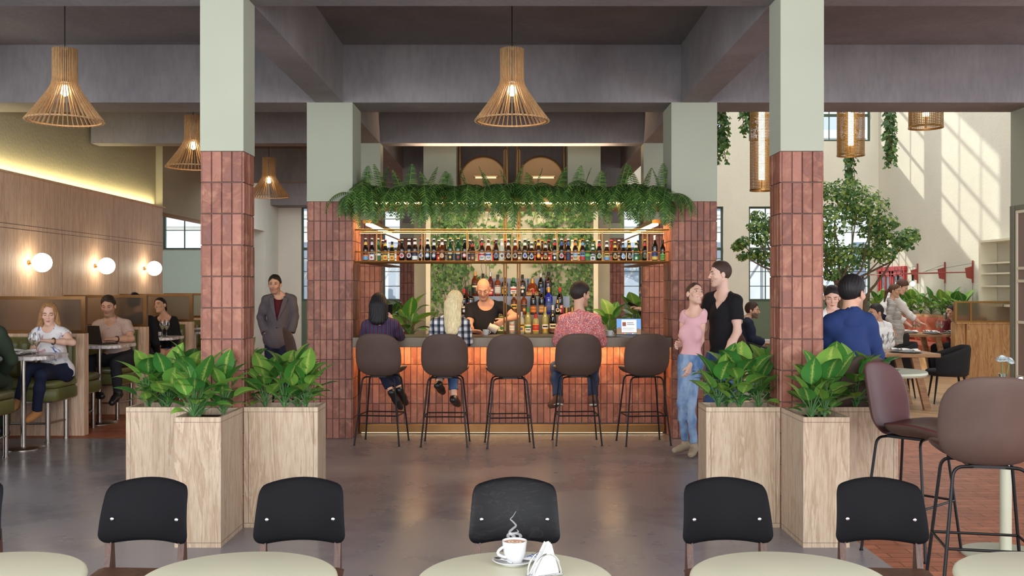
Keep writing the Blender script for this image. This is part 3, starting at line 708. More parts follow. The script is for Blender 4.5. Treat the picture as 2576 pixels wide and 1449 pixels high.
def make_stool(loc,rz,label,group):
    """tall stool with a curved leather shell; faces +y"""
    r=thing('bar_stool',label,'bar stool',loc,rz,group)
    b=MB(); shell(b,0,.475,.44,.915,lambda x,z:-.215+1.35*x*x-.18*z+.5*max(0,-z-.08)**2*6,.034,0,1,2.9,taper=.03)
    o=b.build('backrest',[M['leather_out'],M['leather_in']],r,80)
    b=MB(); na=40; rr=[.3,.6,.8,.92,.98]
    def sp(q,a,side):
        ca,sa=cos(a),sin(a); x=.235*abs(ca)**(2/2.5)*(1 if ca>0 else -1)*q; y=.225*abs(sa)**(2/2.5)*(1 if sa>0 else -1)*q
        base=.735+.9*x*x-.10*(y if y>0 else 0)*y*4+.5*(min(0,y+.08))**2*2
        t=(.03 if side>0 else -.045)*(1-q**4)**.5
        return (x,y*.88+.07,base+t)
    for side,m in ((-1,0),(1,1)):
        V=[sp(0,0,side)];F=[]
        for q in rr+[1.0]: V+=[sp(q,2*pi*k/na,side) for k in range(na)]
        for k in range(na):
            k2=(k+1)%na; F.append((0,1+k,1+k2) if side>0 else (0,1+k2,1+k))
            for i in range(len(rr)):
                q=(1+i*na+k,1+(i+1)*na+k,1+(i+1)*na+k2,1+i*na+k2); F.append(q if side>0 else q[::-1])
        b.add(V,F,m)
    b.build('seat',[M['leather_out'],M['leather_in']],r,80)
    for sx in (-1,1):
        for sy in (-1,1):
            path=fillet([(sx*.02,sy*.10,.688),(sx*.165,sy*.135,.688),(sx*.232,sy*.20,.006)],.05)
            b=MB(); b.tube(path,.0085,8); b.lathe([(.012,0),(.012,.008)],10,c=(sx*.232,sy*.20,0)); b.build('leg',M['black_metal'],r,True)
    z=.30; f=(.688-z)/.682; X=.165+.067*f; Y=.135+.065*f
    b=MB(); pts=[(-X,-Y,z),(X,-Y,z),(X,Y,z),(-X,Y,z)]
    for i in range(4): b.cyl(pts[i],pts[(i+1)%4],.007,8)
    b.build('footrest',M['black_metal'],r,True)
    b=MB(); b.box(-.09,.09,-.12,.12,.682,.696); b.build('seat_bracket',M['black_metal'],r); return r
G='brown leather stools along the bar'
st=make_stool((-1.335,10.22,0),R(-8),'brown bar stool of the dark-haired woman, first at the bar',G)
dup(st,(-.675,10.14,0),R(-1),'brown bar stool of the blonde woman in the checked shirt',G)
dup(st,(-.03,10.06,0),R(5),'empty brown bar stool in the middle of the bar',G)
dup(st,(.665,10.22,0),R(3),'brown bar stool under the man in the red patterned shirt',G)
dup(st,(1.345,10.2,0),R(8),'empty brown bar stool before the open laptop',G)
G2='brown stools away from the bar'
dup(st,(2.43,6.06,0),R(-138),'empty burgundy-lined stool beside the right planters, turned sideways',G2)
dup(st,(2.385,5.04,0),R(-12),'large brown stool in front at the right edge, seen from behind',G2,1.03)
dup(st,(2.33,6.98,0),R(14),'brown stool under the man in the blue shirt',G2)
dup(st,(-2.44,11.75,0),R(-70),'brown stool beside the man in the suit, behind the bar column',G2)
dup(st,(2.70,11.7,0),R(-60),'brown stool behind the man in the black shirt',G2)
# ---------------------------------------------------------------- cafe tables and chairs in front
def make_table(loc,label,rad=.29):
    r=thing('cafe_table',label,'table',loc,0,'round pale cafe tables')
    b=MB(); b.lathe([(.02,.712),(rad-.02,.712),(rad-.004,.72),(rad,.732),(rad-.003,.743),(rad-.012,.749),(rad-.016,.7485),(rad-.02,.75),(.02,.75)],72); b.build('tabletop',M['tabletop'],r,True)
    b=MB(); b.cyl((0,0,.02),(0,0,.712),.032,20); b.build('pedestal',M['post_green'],r,True)
    b=MB(); b.lathe([(.22,0),(.22,.01),(.2,.016),(.03,.02)],40); b.build('foot_plate',M['post_green'],r,True); return r
t0=make_table((.01,2.925,0),'round pale table holding the cappuccino')
dup(t0,(-.805,2.925,0),0,'round pale table beside the coffee table, towards the booths')
dup(t0,(-1.56,2.925,0),0,'round pale table cut by the left picture edge')
dup(t0,(.815,2.925,0),0,'round pale table beside the coffee table, towards the planters')
dup(t0,(1.61,2.925,0),0,'round pale table cut by the right corner')
def make_chair(loc,rz,label,mat,seatmat):
    """plywood-shell chair facing -y (towards its table)"""
    r=thing('cafe_chair',label,'chair',loc,rz,'black cafe chairs')
    W0,W1=.187,.168
    def bp(u,v,side):
        s=u*2-1; z=.562+.235*v
        # rounded outline
        hw=(W0+(W1-W0)*v)
        e=.045; vv=v*.235
        if vv<e: hw-=e-(max(0,e*e-(e-vv)**2))**.5
        if vv>.235-e: q=vv-(.235-e); hw-=(e-(max(0,e*e-q*q))**.5)*.55
        x=s*hw; arch=.016*(1-s*s)*v*1.3-.008*(1-s*s)*(1-v)*-1
        y=.0+.05*v-.055*(1-(x/.186)**2)*-1-.02*(1-(2*v-1)**2)
        th=.009*(1-abs(s)**8)**.5*(1-abs(2*v-1)**10)**.5
        return (x,y+side*th,z+arch)
    b=MB(); b.grid(lambda u,v:bp(u,v,-1),40,36); b.grid(lambda u,v:bp(1-u,v,1),40,36); b.build('backrest',mat,r,50)
    for sx in (-1,1):
        q=bp(.5+sx*.37,.40,-1); b=MB(); Mx=Matrix.Translation((q[0],q[1]-.001,q[2]))@Matrix.Rotation(R(90),4,'X'); b.lathe([(.0095,0),(.009,.003),(.006,.006),(.001,.007)],14,M=Mx); b.build('bolt',M['chrome'],r,True)
    def sp(u,v,side):
        s=u*2-1; x=s*(.2-.02*v)*(1-.0*abs(s)); y=-.40+.40*v
        return (x,y,.452+.012*(2*v-1)**2+side*.008*(1-abs(s)**10)**.5)
    b=MB(); b.grid(lambda u,v:sp(1-u,v,-1),16,12); b.grid(lambda u,v:sp(u,v,1),16,12); b.build('seat',seatmat,r,50)
    for sx in (-1,1):
        b=MB(); x=sx*.150
        pr=[(.05,.80),(.075,.80),(.085,.46),(.10,.0),(.075,0),(-.02,.44),(.02,.5)]
        pr=[(.028,.62),(.045,.62),(.06,.45),(.10,.0),(.08,.0),(.0,.40),(.0,.46),(.015,.52)]
        b.prism([(y,z) for y,z in pr],-.0125,.0125,M=Matrix(((0,0,1,x),(1,0,0,0),(0,1,0,0),(0,0,0,1)))); b.build('rear_leg',M['walnut'],r)
        b=MB(); b.tube([(sx*.155,-.34,.445),(sx*.175,-.36,0)],[.016,.011],10); b.build('front_leg',M['walnut'],r,True)
    b=MB(); b.box(-.165,.165,.0,.02,.41,.44); b.box(-.16,.16,-.35,-.33,.41,.44); b.build('seat_rail',M['walnut'],r); return r
CH=[(.01,4.0,0,'black stained plywood chair behind the cappuccino table','black_ply','black_ply'),
    (-1.485,4.0,R(-3),'black chair in front of the left planters, its wood grain faint','black_vinyl','walnut'),
    (-.855,4.0,R(2),'black chair between the left planters and the coffee table','black_vinyl','walnut'),
    (-2.235,4.0,0,'black chair cut by the left picture edge','black_vinyl','walnut'),
    (.868,4.0,R(2),'black chair in front of the right planters','black_vinyl','walnut'),
    (1.488,4.0,R(-4),'black chair on the brick paving edge, before the tall stools','black_vinyl','walnut')]
for x,y,rz,l,a,c in CH: make_chair((x,y,0),rz,l,M[a],M[c])
# tall pedestal tables by the right stools
def high_table(loc,h,rad,label):
    r=thing('high_table',label,'table',loc,0,'tall pale pedestal tables')
    b=MB(); b.lathe([(.02,h-.035),(rad-.015,h-.035),(rad,h-.02),(rad-.003,h-.005),(rad-.012,h),(.02,h)],56); b.build('tabletop',M['post_green'],r,True)
    b=MB(); b.cyl((0,0,.02),(0,0,h-.035),.034,20); b.build('pedestal',M['post_green'],r,True)
    b=MB(); b.lathe([(.25,0),(.25,.01),(.03,.02)],40); b.build('foot_plate',M['post_green'],r,True)
high_table((2.95,5.95,0),1.0,.30,'tall pale table on a thick post behind the large front stool')
high_table((2.76,7.35,0),.985,.29,'tall pale round table by the man in the blue shirt')
# ---------------------------------------------------------------- cabinet, shelves, bench end
r=thing('tall_cabinet','tall sage framed cabinet with inset shelves at the right edge','cabinet',(5.9,10.8,0),0,None,None,True)
b=MB(); b.box(5.575,6.3,10.5,11.1,0,2.5); b.build('carcass',M['grey_paint'],r)
b=MB(); b.box(5.55,5.575,11.03,11.1,0,2.5); b.box(5.562,5.575,10.985,11.03,0,2.5); b.box(5.56,5.575,10.5,10.985,2.44,2.5); b.build('frame',M['grey_paint'],r)
b=MB(); b.box(5.556,5.575,10.955,10.985,.06,2.44); b.box(5.556,5.575,10.5,10.955,2.41,2.44); b.build('stile',M['cream_paint'],r)
b=MB(); b.box(5.57,5.575,10.5,10.955,.06,2.41); b.build('back_panel',M['taupe_paint'],r)
for z in (1.65,1.79,1.2,.6):
    b=MB(); b.box(5.545,5.57,10.5,10.955,z,z+.03); b.build('shelf',M['cream_paint'],r)
r=thing('wall_shelf_unit','cream built-in shelves at the end of the sunlit wall','shelves',(8.8,18.2,1.2),0,None,None,True)
b=MB(); b.box(8.70,XR-.005,18.50,18.56,1.25,2.46); b.box(8.70,XR-.005,16.4,18.50,2.42,2.46); b.box(8.70,XR-.005,16.4,18.50,1.25,1.29); b.build('carcass',M['cream_paint'],r)
for z in (1.6,1.83,2.02):
    b=MB(); b.box(8.72,XR,16.4,18.5,z,z+.03); b.build('shelf',M['cream_paint'],r)
r=thing('bench_divider','honey oak bench end with a frosted glass screen','bench',(8.5,17.6,0),0,None,None,True)
b=MB(); b.bbox(8.03,9.0,17.57,17.75,0,.95,.005); b.bbox(7.84,8.025,17.62,17.8,0,.95,.005); b.build('oak_panel',M['oak'],r)
b=MB(); b.box(7.84,9.0,17.56,17.78,.95,.975); b.build('cap_rail',M['oak'],r)
b=MB()
for a,c,d,e in ((7.83,9.0,.975,1.005),(7.83,9.0,1.32,1.35),(7.83,7.87,1.005,1.32),(8.1,8.13,1.005,1.32)): b.box(a,c,17.6,17.66,d,e)
f=b.build('glass_frame',M['brass'],r); b=MB(); b.box(7.86,9.0,17.62,17.64,1.0,1.325); b.build('frosted_pane',M['frosted'],f)
# orange banquette with planter ledge along the right wall
r=thing('banquette','long orange upholstered banquette under the plant ledge','banquette',(8.4,21.4,0),0,None,None,True)
b=MB()
def fn(u,v):
    y=19.0+5.0*u; z=.48+.5*v; f=abs(sin(pi*u*9))**.45; return (8.62-(.10*f+.02)*(1-abs(2*v-1)**6*.6),y,z)
b.grid(lambda u,v: fn(1-u,v),72,8); b.box(8.6,8.7,19,24,.48,.98); b.build('backrest',M['orange'],r,60)
b=MB(); b.bbox(8.0,8.62,19,24,.36,.48,.02); b.build('seat',M['orange'],r)
b=MB(); b.box(8.05,8.6,19,24,0,.36); b.build('plinth',M['oak'],r)
b=MB(); b.box(8.62,9.01,18.9,24.1,.98,1.03); b.box(8.705,9.01,18.9,24.1,0,.98); b.build('planter_ledge',M['oak'],r)
# oak dining tables
def oak_table(x0,x1,y0,y1,h,label):
    r=thing('oak_table',label,'table',((x0+x1)/2,(y0+y1)/2,0),0,'oak dining tables',None,True)
    b=MB(); b.bbox(x0,x1,y0,y1,h-.05,h,.006); b.build('tabletop',M['oak_table'],r)
    for sx,xx in ((-1,x0+.35),(1,x1-.30)):
        for yy in (y0+.12,y1-.12):
            b=MB(); q=[(xx-.045,yy-.03),(xx+.045,yy-.03),(xx+.045,yy+.03),(xx-.045,yy+.03)]; s=sx*.17
            b.add([(x,y,h-.05) for x,y in q]+[(x+s,y,0) for x,y in q],[(0,1,2,3),(7,6,5,4),(0,4,5,1),(1,5,6,2),(2,6,7,3),(3,7,4,0)]); b.build('leg',M['oak_table'],r)
oak_table(3.9,5.56,12.9,13.75,.735,'oak dining table with slanted legs, set with folded napkins')
oak_table(6.45,8.0,17.9,18.8,.75,'oak dining table before the orange banquette')
oak_table(3.80,4.70,15.2,16.0,.735,'oak table at which the bearded man sits')
# black tub armchairs
def tub(loc,rz,label,s=1.0):
    r=thing('tub_chair',label,'chair',loc,rz,'black tub armchairs')
    b=MB()
    def pt(u,v,side):
        a=R(-128)+R(256)*u; w=abs(a)/R(128)
        top=.80-.17*max(0,(w-.30)/.70)**1.1; z=.40+(top-.40)*v; rad=.27+.035*v+side*.02*(1-(2*v-1)**8)**.5
        return (rad*sin(a)*1.02,-rad*cos(a)*.98+.02,z)
    b.grid(lambda u,v:pt(u,v,1),30,10); b.grid(lambda u,v:pt(1-u,v,-1),30,10); b.build('shell',M['black_fabric'],r,70)
    b=MB(); b.lathe([(.02,.38),(.24,.38),(.265,.40),(.265,.44),(.245,.465),(.02,.475)],32); b.build('seat',M['black_fabric'],r,60)
    for sx in (-1,1):
        for sy in (-1,1):
            b=MB(); b.cyl((sx*.17,sy*.17,.385),(sx*.22,sy*.22,0),.017,8,r2=.009); b.build('leg',M['black_metal'],r,True)
    return r
tc=tub((6.02,13.75,0),R(78),'black tub armchair nearest the oak bench end')
for x,y,rz,l in ((5.62,14.55,78,'black tub armchair at the far corner of the napkin table'),(5.15,15.0,172,'black tub armchair behind the striped dress'),(6.6,17.35,20,'black tub chair tucked under the banquette table'),
                 (6.15,17.7,40,'black tub chair beside the waiter'),(3.62,14.75,-75,'black tub chair holding the bearded man'),(4.35,13.6,95,'black tub chair of the man in the white shirt'),(5.5,16.4,180,'black tub chair between the two oak dining tables')):
    dup(tc,(x,y,0),R(rz),l)
# ---------------------------------------------------------------- bar
r=thing('bar_counter','bar counter with a dark bronze top and a tiled front','bar',(0,10.9,0),0,None,None,True)
b=MB(); b.bbox(-1.683,1.683,10.50,11.15,.965,1.07,.004); b.build('counter_top',M['bronze_top'],r)
b=MB(); b.box(-1.66,1.66,10.88,11.0,.1,.965); b.build('core',M['grout'],r)
b=MB(); tile_face(b,(-1.66,10.88,.115),(1,0,0),(0,0,1),3.32,.85,48,4); b.build('tile_front',M['tile'],r)
b=MB(); b.bbox(-1.66,1.66,10.83,10.9,.02,.105,.004); b.build('plinth',M['bronze'],r)
b=MB(); b.box(-1.64,1.64,10.70,10.76,.955,.964); b.build('led_strip',M['led'],r)
b=MB(); b.box(-1.64,1.64,10.84,10.86,.012,.02); b.build('plinth_light',M['led_soft'],r)
for s in (-1,1):
    b=MB(); x=sorted((s*1.34,s*1.683)); b.box(x[0],x[1],11.15,13.4,1.0,1.04); b.build('side_shelf',M['bronze'],r)
# hanging bottle shelf
r=thing('bottle_shelf','long hanging brass bottle shelf with rails over the bar','shelf',(0,10.75,1.87),0,None,None,True)
Z0,Z1,Z2=1.872,1.975,2.21; YA,YBk=10.60,10.96; X=1.672
b=MB(); b.box(-X,X,YA,YBk,Z0-.008,Z0+.004); b.build('shelf_board',M['bronze'],r)
b=MB()
for y in (YA,YBk):
    b.cyl((-X,y,Z0-.004),(X,y,Z0-.004),.012,8); b.cyl((-X,y,Z2),(X,y,Z2),.008,8)
b.cyl((-X,YA,Z1),(X,YA,Z1),.006,8); b.cyl((-X,YBk,Z1),(X,YBk,Z1),.006,8); b.build('rail',M['brass'],r,True)
for i in range(-3,4):
    b=MB()
    for y in (YA,YBk): b.cyl((i*.48,y,Z0),(i*.48,y,Z2),.006,8)
    b.build('upright',M['brass'],r,True)
b=MB(); b.box(-X,X,10.945,10.955,Z2-.022,Z2-.014); b.build('light_profile',M['led_soft'],r)
for s in (-1,1):
    b=MB(); x=sorted((s*1.672,s*1.46)); b.box(x[0],x[1],YBk,13.4,Z0-.01,Z0); b.build('return_shelf',M['bronze'],r)
    b=MB(); b.cyl((s*1.46,YBk,Z1+.05),(s*1.46,13.4,Z1+.05),.006,8); b.cyl((s*1.46,YBk,Z2),(s*1.46,13.4,Z2),.009,8); b.build('return_rail',M['brass'],r,True)
# planter trough on top
r=thing('fern_trough','brass trough with a glowing light strip above the bar','planter',(0,10.9,2.45),0,None,None,True)
b=MB(); b.box(-1.683,1.683,10.58,10.61,2.45,2.555); b.box(-1.683,1.683,11.19,11.22,2.45,2.555); b.box(-1.683,1.683,10.61,11.19,2.45,2.47); b.build('trough',M['brass'],r)
b=MB(); b.box(-1.67,1.67,10.61,11.19,2.47,2.54); b.build('soil',M['soil'],r)
b=MB(); b.box(-1.66,1.66,10.566,10.58,2.483,2.499); b.build('led_strip',M['led'],r)
for s in (-1,1):
    b=MB(); x=sorted((s*1.60,s*1.66)); b.box(x[0],x[1],11.3,13.3,2.30,2.315); b.build('side_led',M['led'],r)
    b=MB(); x=sorted((s*1.58,s*1.683)); b.box(x[0],x[1],11.22,13.4,2.318,2.36); b.build('side_trough',M['brass'],r)
for xx,l in ((-.078,'brass hairpin pole before the bartender, the one nearer the booths'),(.076,'brass hairpin pole before the back bar, the one nearer the laptop')):
    r=thing('hairpin_pole',l,'pole',(xx,11.3,1.0),0,'brass hairpin poles',None,True)
    b=MB(); pts=[(xx-.013,11.3,1.0),(xx-.013,11.3,3.15)]+[(xx-.013*cos(t*pi/6),11.3,3.15+.013*sin(t*pi/6)) for t in range(1,6)]+[(xx+.013,11.3,3.15),(xx+.013,11.3,1.0)]
    b.tube(pts,.0085,8); b.build('rod',M['bronze'],r,True)
    b=MB(); b.box(xx-.04,xx+.04,11.22,11.36,.985,1.0); b.box(xx-.02,xx+.02,11.15,11.32,.94,.99); b.build('base_plate',M['bronze'],r)
# back bar
r=thing('back_bar','stepped back bar holding rows of bottles','cabinet',(0,12.85,0),0,None,None,True)
b=MB(); b.box(-1.06,1.06,12.42,13.2,0,1.012); b.build('base_cabinet',M['bronze_top'],r)
b=MB(); b.box(-.95,.95,12.74,13.2,1.012,1.246); b.build('lower_step',M['bronze_top'],r)
b=MB(); b.box(-.55,.75,12.95,13.2,1.246,1.48); b.build('upper_step',M['tier_blue'],r)
b=MB()
for x0,x1 in ((-.34,-.02),(.0,.2),(.22,.44)): b.box(x0,x1,13.13,13.2,1.48,1.715)
b.build('back_box',M['tier_blue'],r)
# ---------------------------------------------------------------- bottles
PROF={'beer':[(.026,0),(.029,.004),(.029,.115),(.027,.135),(.018,.165),(.0135,.185),(.0125,.222),(.0135,.224),(.0135,.232)],
 'swing':[(.026,0),(.030,.004),(.030,.12),(.028,.14),(.019,.168),(.0145,.19),(.0135,.215),(.015,.217),(.015,.225)],
 'wine':[(.033,0),(.037,.006),(.037,.175),(.033,.2),(.018,.232),(.0145,.25),(.0140,.29),(.0155,.292),(.0155,.30)],
 'spirit':[(.037,0),(.041,.006),(.041,.175),(.037,.195),(.019,.215),(.0155,.225),(.0150,.265),(.0165,.267),(.0165,.28)],
 'square':[(.036,0),(.040,.006),(.040,.155),(.034,.178),(.017,.195),(.0145,.2),(.0145,.225),(.016,.227),(.016,.235)],
 'decanter':[(.066,0),(.072,.006),(.064,.06),(.05,.115),(.034,.14),(.0165,.152),(.0155,.16),(.0155,.175),(.019,.177),(.019,.185)]}
def bmat(key,c,rough=.06,clear=False):
    k='bottle_'+key
    if k not in M:
        if clear:
            m=NT(k); m.set(rough,0,.6); m.col(c); tr=m.n('BsdfTransparent'); tr.inputs[0].default_value=tuple(min(1,x*1.25+.06) for x in c[:3])+(1,); mx=m.n('MixShader'); mx.inputs[0].default_value=.5
            m.l(tr.outputs[0],mx.inputs[1]); m.l(m.b.outputs[0],mx.inputs[2]); m.l(mx.outputs[0],m.out.inputs[0]); M[k]=m.mat
        else: M[k]=plain(k,c,rough,0,.6)
    return M[k]
GLS={'brown':lin(44,24,14),'dark':lin(20,16,16),'green':lin(22,62,34),'black':lin(12,12,14),'amber':lin(120,58,22),'clear':lin(214,220,212),'white_wine':lin(198,192,128),'blue':lin(24,38,150),'cognac':lin(150,74,34),'rose':lin(120,50,44),'olive':lin(70,84,40)}
CLR={'white':(232,230,224),'cream':(228,212,170),'yellow':(226,186,70),'orange':(218,124,44),'red':(186,40,38),'blue':(52,78,152),'sky':(110,160,200),'green':(48,122,62),'black':(26,26,28),'gold':(200,156,72),'silver':(190,192,196),'navy':(34,42,84),'lime':(122,180,60),'brown':(96,58,36),'grey':(120,122,126),'maroon':(96,26,30),'tan':(196,150,96)}
def cmat(c):
    k='print_'+c
    if k not in M: M[k]=plain(k,lin(*CLR[c]),.5,.9 if c in('gold','silver') else 0)
    return M[k]
BC={}
def cpatch(b,rad,z0,z1,a0,a1,m=0,n=10):
    """a piece of label on the front of a round bottle; a = angle, 0 faces the camera"""
    b.grid(lambda u,v:(rad*sin(a0+(a1-a0)*u),-rad*cos(a0+(a1-a0)*u),z0+(z1-z0)*v),n,1,m)
def cdisc(b,rad,zc,rr,m,n=14):
    V=[(0,-rad,zc)]+[(rad*sin(q*rr*cos(2*pi*k/n)/rad),-rad*cos(q*rr*cos(2*pi*k/n)/rad),zc+q*rr*sin(2*pi*k/n)) for q in (.33,.66,1) for k in range(n)]
    b.add(V,[(0,1+k,1+(k+1)%n) for k in range(n)]+[(1+i*n+k,1+i*n+n+k,1+i*n+n+(k+1)%n,1+i*n+(k+1)%n) for i in (0,1) for k in range(n)],m)
def bottle(loc,label,typ,glassc,lab,emb,cap,neck=None,h=1.0,style=0,group=None,text=None,cat='bottle',txtcol='black'):
    key=(typ,glassc,round(h,2))
    pr=[(q*(h if typ not in('beer','swing') else 1),z*h) for q,z in PROF[typ]]
    rad=max(q for q,z in pr[:4]); top=pr[-1][1]
    if key in BC:
        o=bpy.data.objects.new('bottle',BC[key]); COL.objects.link(o)
    else:
        b=MB(); b.lathe(pr,20,M=Matrix.Diagonal((1,.62,1,1)) if typ in('decanter','square') else None)
        o=b.build('bottle',bmat(glassc,GLS[glassc],.06,glassc in('clear','white_wine','cognac','amber','rose')),None,50); BC[key]=o.data
    o.location=loc; o.rotation_euler=(0,0,random.uniform(-.12,.12)); tag(o,label,cat,group)
    fl=typ in('decanter','square'); body=pr[2][1]; rl=rad+.0008
    zA,zB=(.12*body,.86*body) if typ in('beer','swing') else ((.1*body,.62*body) if typ=='wine' else (.18*body,.8*body))
    b=MB(); mats=[cmat(lab),cmat(emb),cmat(txtcol if lab!='black' else 'cream')]
    sq=Matrix.Diagonal((1,.62,1,1)) if fl else None
    L=MB()
    if text: style=9; cpatch(L,rl,zA,zB,-1.25,1.25,0,12); cpatch(L,rl+.0006,zA+(zB-zA)*.04,zA+(zB-zA)*.14,-1.25,1.25,1,12); cpatch(L,rl+.0006,zA+(zB-zA)*.86,zA+(zB-zA)*.96,-1.25,1.25,1,12)
    elif style==1:   # round medallion
        cdisc(L,rl,(zA+zB)/2,rad*.86,0,18); cdisc(L,rl+.0006,(zA+zB)/2+.003,rad*.56,1)
        cpatch(L,rl+.0009,(zA+zB)/2-.021,(zA+zB)/2-.017,-.35,.35,2,5)
    else:
        cpatch(L,rl,zA,zB,-1.25,1.25,0,12); H=zB-zA
        if style==0:
            cdisc(L,rl+.0006,zA+H*.30,min(rad*.45,H*.2),1); cpatch(L,rl+.0006,zA+H*.66,zA+H*.84,-.85,.85,2,6); cpatch(L,rl+.0006,zA+H*.90,zA+H*.95,-1.2,1.2,1,6)
        elif style==2:
            cpatch(L,rl+.0006,zA+H*.55,zA+H*.78,-1.25,1.25,1,10); cpatch(L,rl+.0006,zA+H*.3,zA+H*.4,-.7,.7,2,6); cpatch(L,rl+.0006,zA+H*.16,zA+H*.22,-.5,.5,2,6)
        elif style==3:
            cpatch(L,rl+.0006,zA+H*.02,zA+H*.45,-1.2,1.2,1,10); cpatch(L,rl+.0006,zA+H*.62,zA+H*.82,-.8,.8,2,6)
    if fl:
        L.v=[(x,y*.62 -.0 ,z) for x,y,z in L.v]
    L.build('front_label',mats,o)
    if neck:
        q=MB(); zz=pr[4][1] if typ in('beer','swing') else pr[-3][1]*.96; a=pr[5][0]+.0026; q.lathe([(pr[4][0]*.98,zz-.0),(a,zz+.018*h),(a,zz+.03*h)],16,caps=False) if typ in('beer','swing') else q.lathe([(a,zz-.05*h),(a,zz-.0)],16,caps=False)
        q.build('neck_label',cmat(neck),o,True)
    q=MB(); a=pr[-1][0]
    if typ in('beer','swing'): q.lathe([(a+.0015,top-.006),(a+.0015,top+.002),(a-.002,top+.005)],14)
    else: q.lathe([(a+.0012,top-.045*h),(a+.0012,top+.006),(a-.002,top+.009)],14)
    q.build('cap',cmat(cap),o,True)
    if text:
        txt_on(o,text,(0,0,zA+(zB-zA)*.5),(zB-zA)*.30,cmat(txtcol),rad*1.9,bend=(rl+.0012,.62 if fl else 1))
    return o
def txt_on(parent,s,loc,size,mat,maxw=None,name='lettering',rot=(R(90),0,0),bend=None):
    cu=bpy.data.curves.new(name,'FONT'); cu.body=s; cu.size=size; cu.align_x='CENTER'; cu.align_y='CENTER'; cu.extrude=.0003
    o=bpy.data.objects.new(name,cu); COL.objects.link(o)
    bpy.context.view_layer.update(); w=o.dimensions.x
    me=bpy.data.meshes.new_from_object(o); bpy.data.objects.remove(o)
    o=bpy.data.objects.new(name,me); COL.objects.link(o); me.materials.clear(); me.materials.append(mat)
    k=min(1,maxw/w) if maxw and w>0 else 1
    if bend:
        for v in me.vertices:
            x,y=v.co.x*k,v.co.y*k; a=x/bend[0]; v.co=(bend[0]*sin(a),-bend[0]*cos(a)*bend[1],y)
        o.location=loc; o.parent=parent; return o
    o.scale=(k,k,k); o.location=loc; o.rotation_euler=rot; o.parent=parent; return o
# front row of the hanging shelf (x in the photo, type, glass, label, emblem, cap, neck, height, style)
SH=[(919.7,'beer','dark','orange','sky','silver','yellow',.98,3),(935.6,'beer','dark','white','red','silver','silver',.98,0),(951.6,'beer','green','green','white','silver','green',.97,2),(969.4,'beer','dark','yellow','red','red','yellow',.92,0),(986.4,'beer','dark','yellow','red','black','yellow',.84,0),
(1011,'swing','dark','white','red','white',None,.96,1),(1029.2,'swing','dark','white','maroon','white','white',.97,1),(1043.8,'swing','brown','navy','white','white','white',.99,3),(1059.8,'beer','brown','white','blue','red','red',.99,1),(1075.7,'swing','dark','sky','white','white','white',1.0,1),(1091.7,'beer','dark','blue','cream','white','white',.96,1),(1112.2,'beer','amber','cream','tan','white','white',.98,1),
(1132.7,'swing','green','black','yellow','tan',None,1.02,0),(1152.3,'swing','green','black','red','tan',None,1.02,0),(1169.1,'swing','dark','red','white','white',None,.98,1),(1188.7,'beer','brown','brown','tan','maroon','red',.88,0),(1212.4,'beer','brown','white','red','white','red',.95,2),(1228.6,'beer','amber','white','blue','white','white',.94,2),(1247.9,'beer','brown','sky','brown','silver',None,.95,1),(1262.5,'beer','clear','white','brown','white','white',.95,1),(1279.1,'beer','brown','cream','brown','white','white',.95,1),(1296,'beer','amber','cream','black','white','white',.95,1),
(1320.5,'beer','brown','white','blue','white','white',.95,1),(1337.4,'beer','brown','white','navy','white','white',.80,1),(1354.7,'beer','brown','orange','gold','orange','yellow',.95,1),(1372.3,'beer','brown','gold','brown','orange','white',.82,1),(1395.7,'beer','black','black','silver','white','red',.95,0),(1412.8,'beer','dark','white','red','white','blue',.95,1),(1429.7,'beer','dark','navy','black','silver','blue',.95,2),(1447.4,'beer','brown','cream','sky','orange','orange',.95,2),(1465.6,'beer','brown','sky','red','orange','sky',.95,3),(1477.7,'beer','green','green','lime','silver',None,.89,2),(1491.4,'beer','green','white','maroon','white','white',.70,0),(1507.3,'beer','dark','cream','green','white','red',.90,1),
(1526.5,'beer','brown','yellow','sky','white','white',.86,3),(1547.2,'beer','brown','yellow','brown','gold','yellow',.82,1),(1567.5,'beer','dark','white','sky','white','sky',.82,1),(1583.4,'beer','dark','yellow','blue','yellow','yellow',.82,1),(1600.3,'beer','green','green','white','yellow','white',.82,0),(1622.4,'beer','dark','green','maroon','gold','red',.92,1),(1647.2,'wine','black','blue','yellow','silver',None,.84,3),(1667.2,'wine','black','lime','green','black',None,.70,2)]
GN={'dark':'dark brown','brown':'brown','green':'green','amber':'amber','clear':'clear','black':'black'}
for i,(px,ty,gl,la,em,ca,ne,h,stl) in enumerate(SH):
    q=P(px,722,10.70)
    lb='%s bottle with %s%s label, %s from left in hanging shelf front row'%(GN[gl],'round ' if stl==1 else '',la,nth(i))
    bottle((q.x,10.70,Z0+.004),lb,ty,gl,la,em,ca,ne,h*1.07,stl,'beer bottles on the hanging shelf')
SB=[(963,'beer','brown','white','tan','white'),(1004,'beer','brown','orange','red','orange'),(1104,'beer','brown','red','white','white'),(1120,'beer','dark','grey','blue','white'),(1137,'beer','brown','blue','sky','white'),(1182,'beer','dark','blue','white','white'),(1209,'beer','brown','red','white','red'),(1245,'swing','rose','red','gold','red'),(1271,'beer','brown','maroon','gold','red'),(1307,'beer','black','grey','white','silver'),(1330,'beer','black','grey','white','silver'),(1347,'beer','brown','orange','red','gold'),(1364,'beer','brown','red','white','orange'),(1381,'beer','black','red','white','red'),(1422,'beer','brown','red','gold','red'),(1440,'beer','clear','white','red','white'),(1459,'beer','white_wine','cream','gold','gold'),(1495,'beer','green','green','white','gold'),(1538,'beer','rose','grey','red','red'),(1557,'beer','brown','silver','brown','white'),(1581,'beer','dark','white','sky','gold'),(1605,'beer','dark','green','red','blue')]
GN.update({'rose':'reddish','white_wine':'pale'})
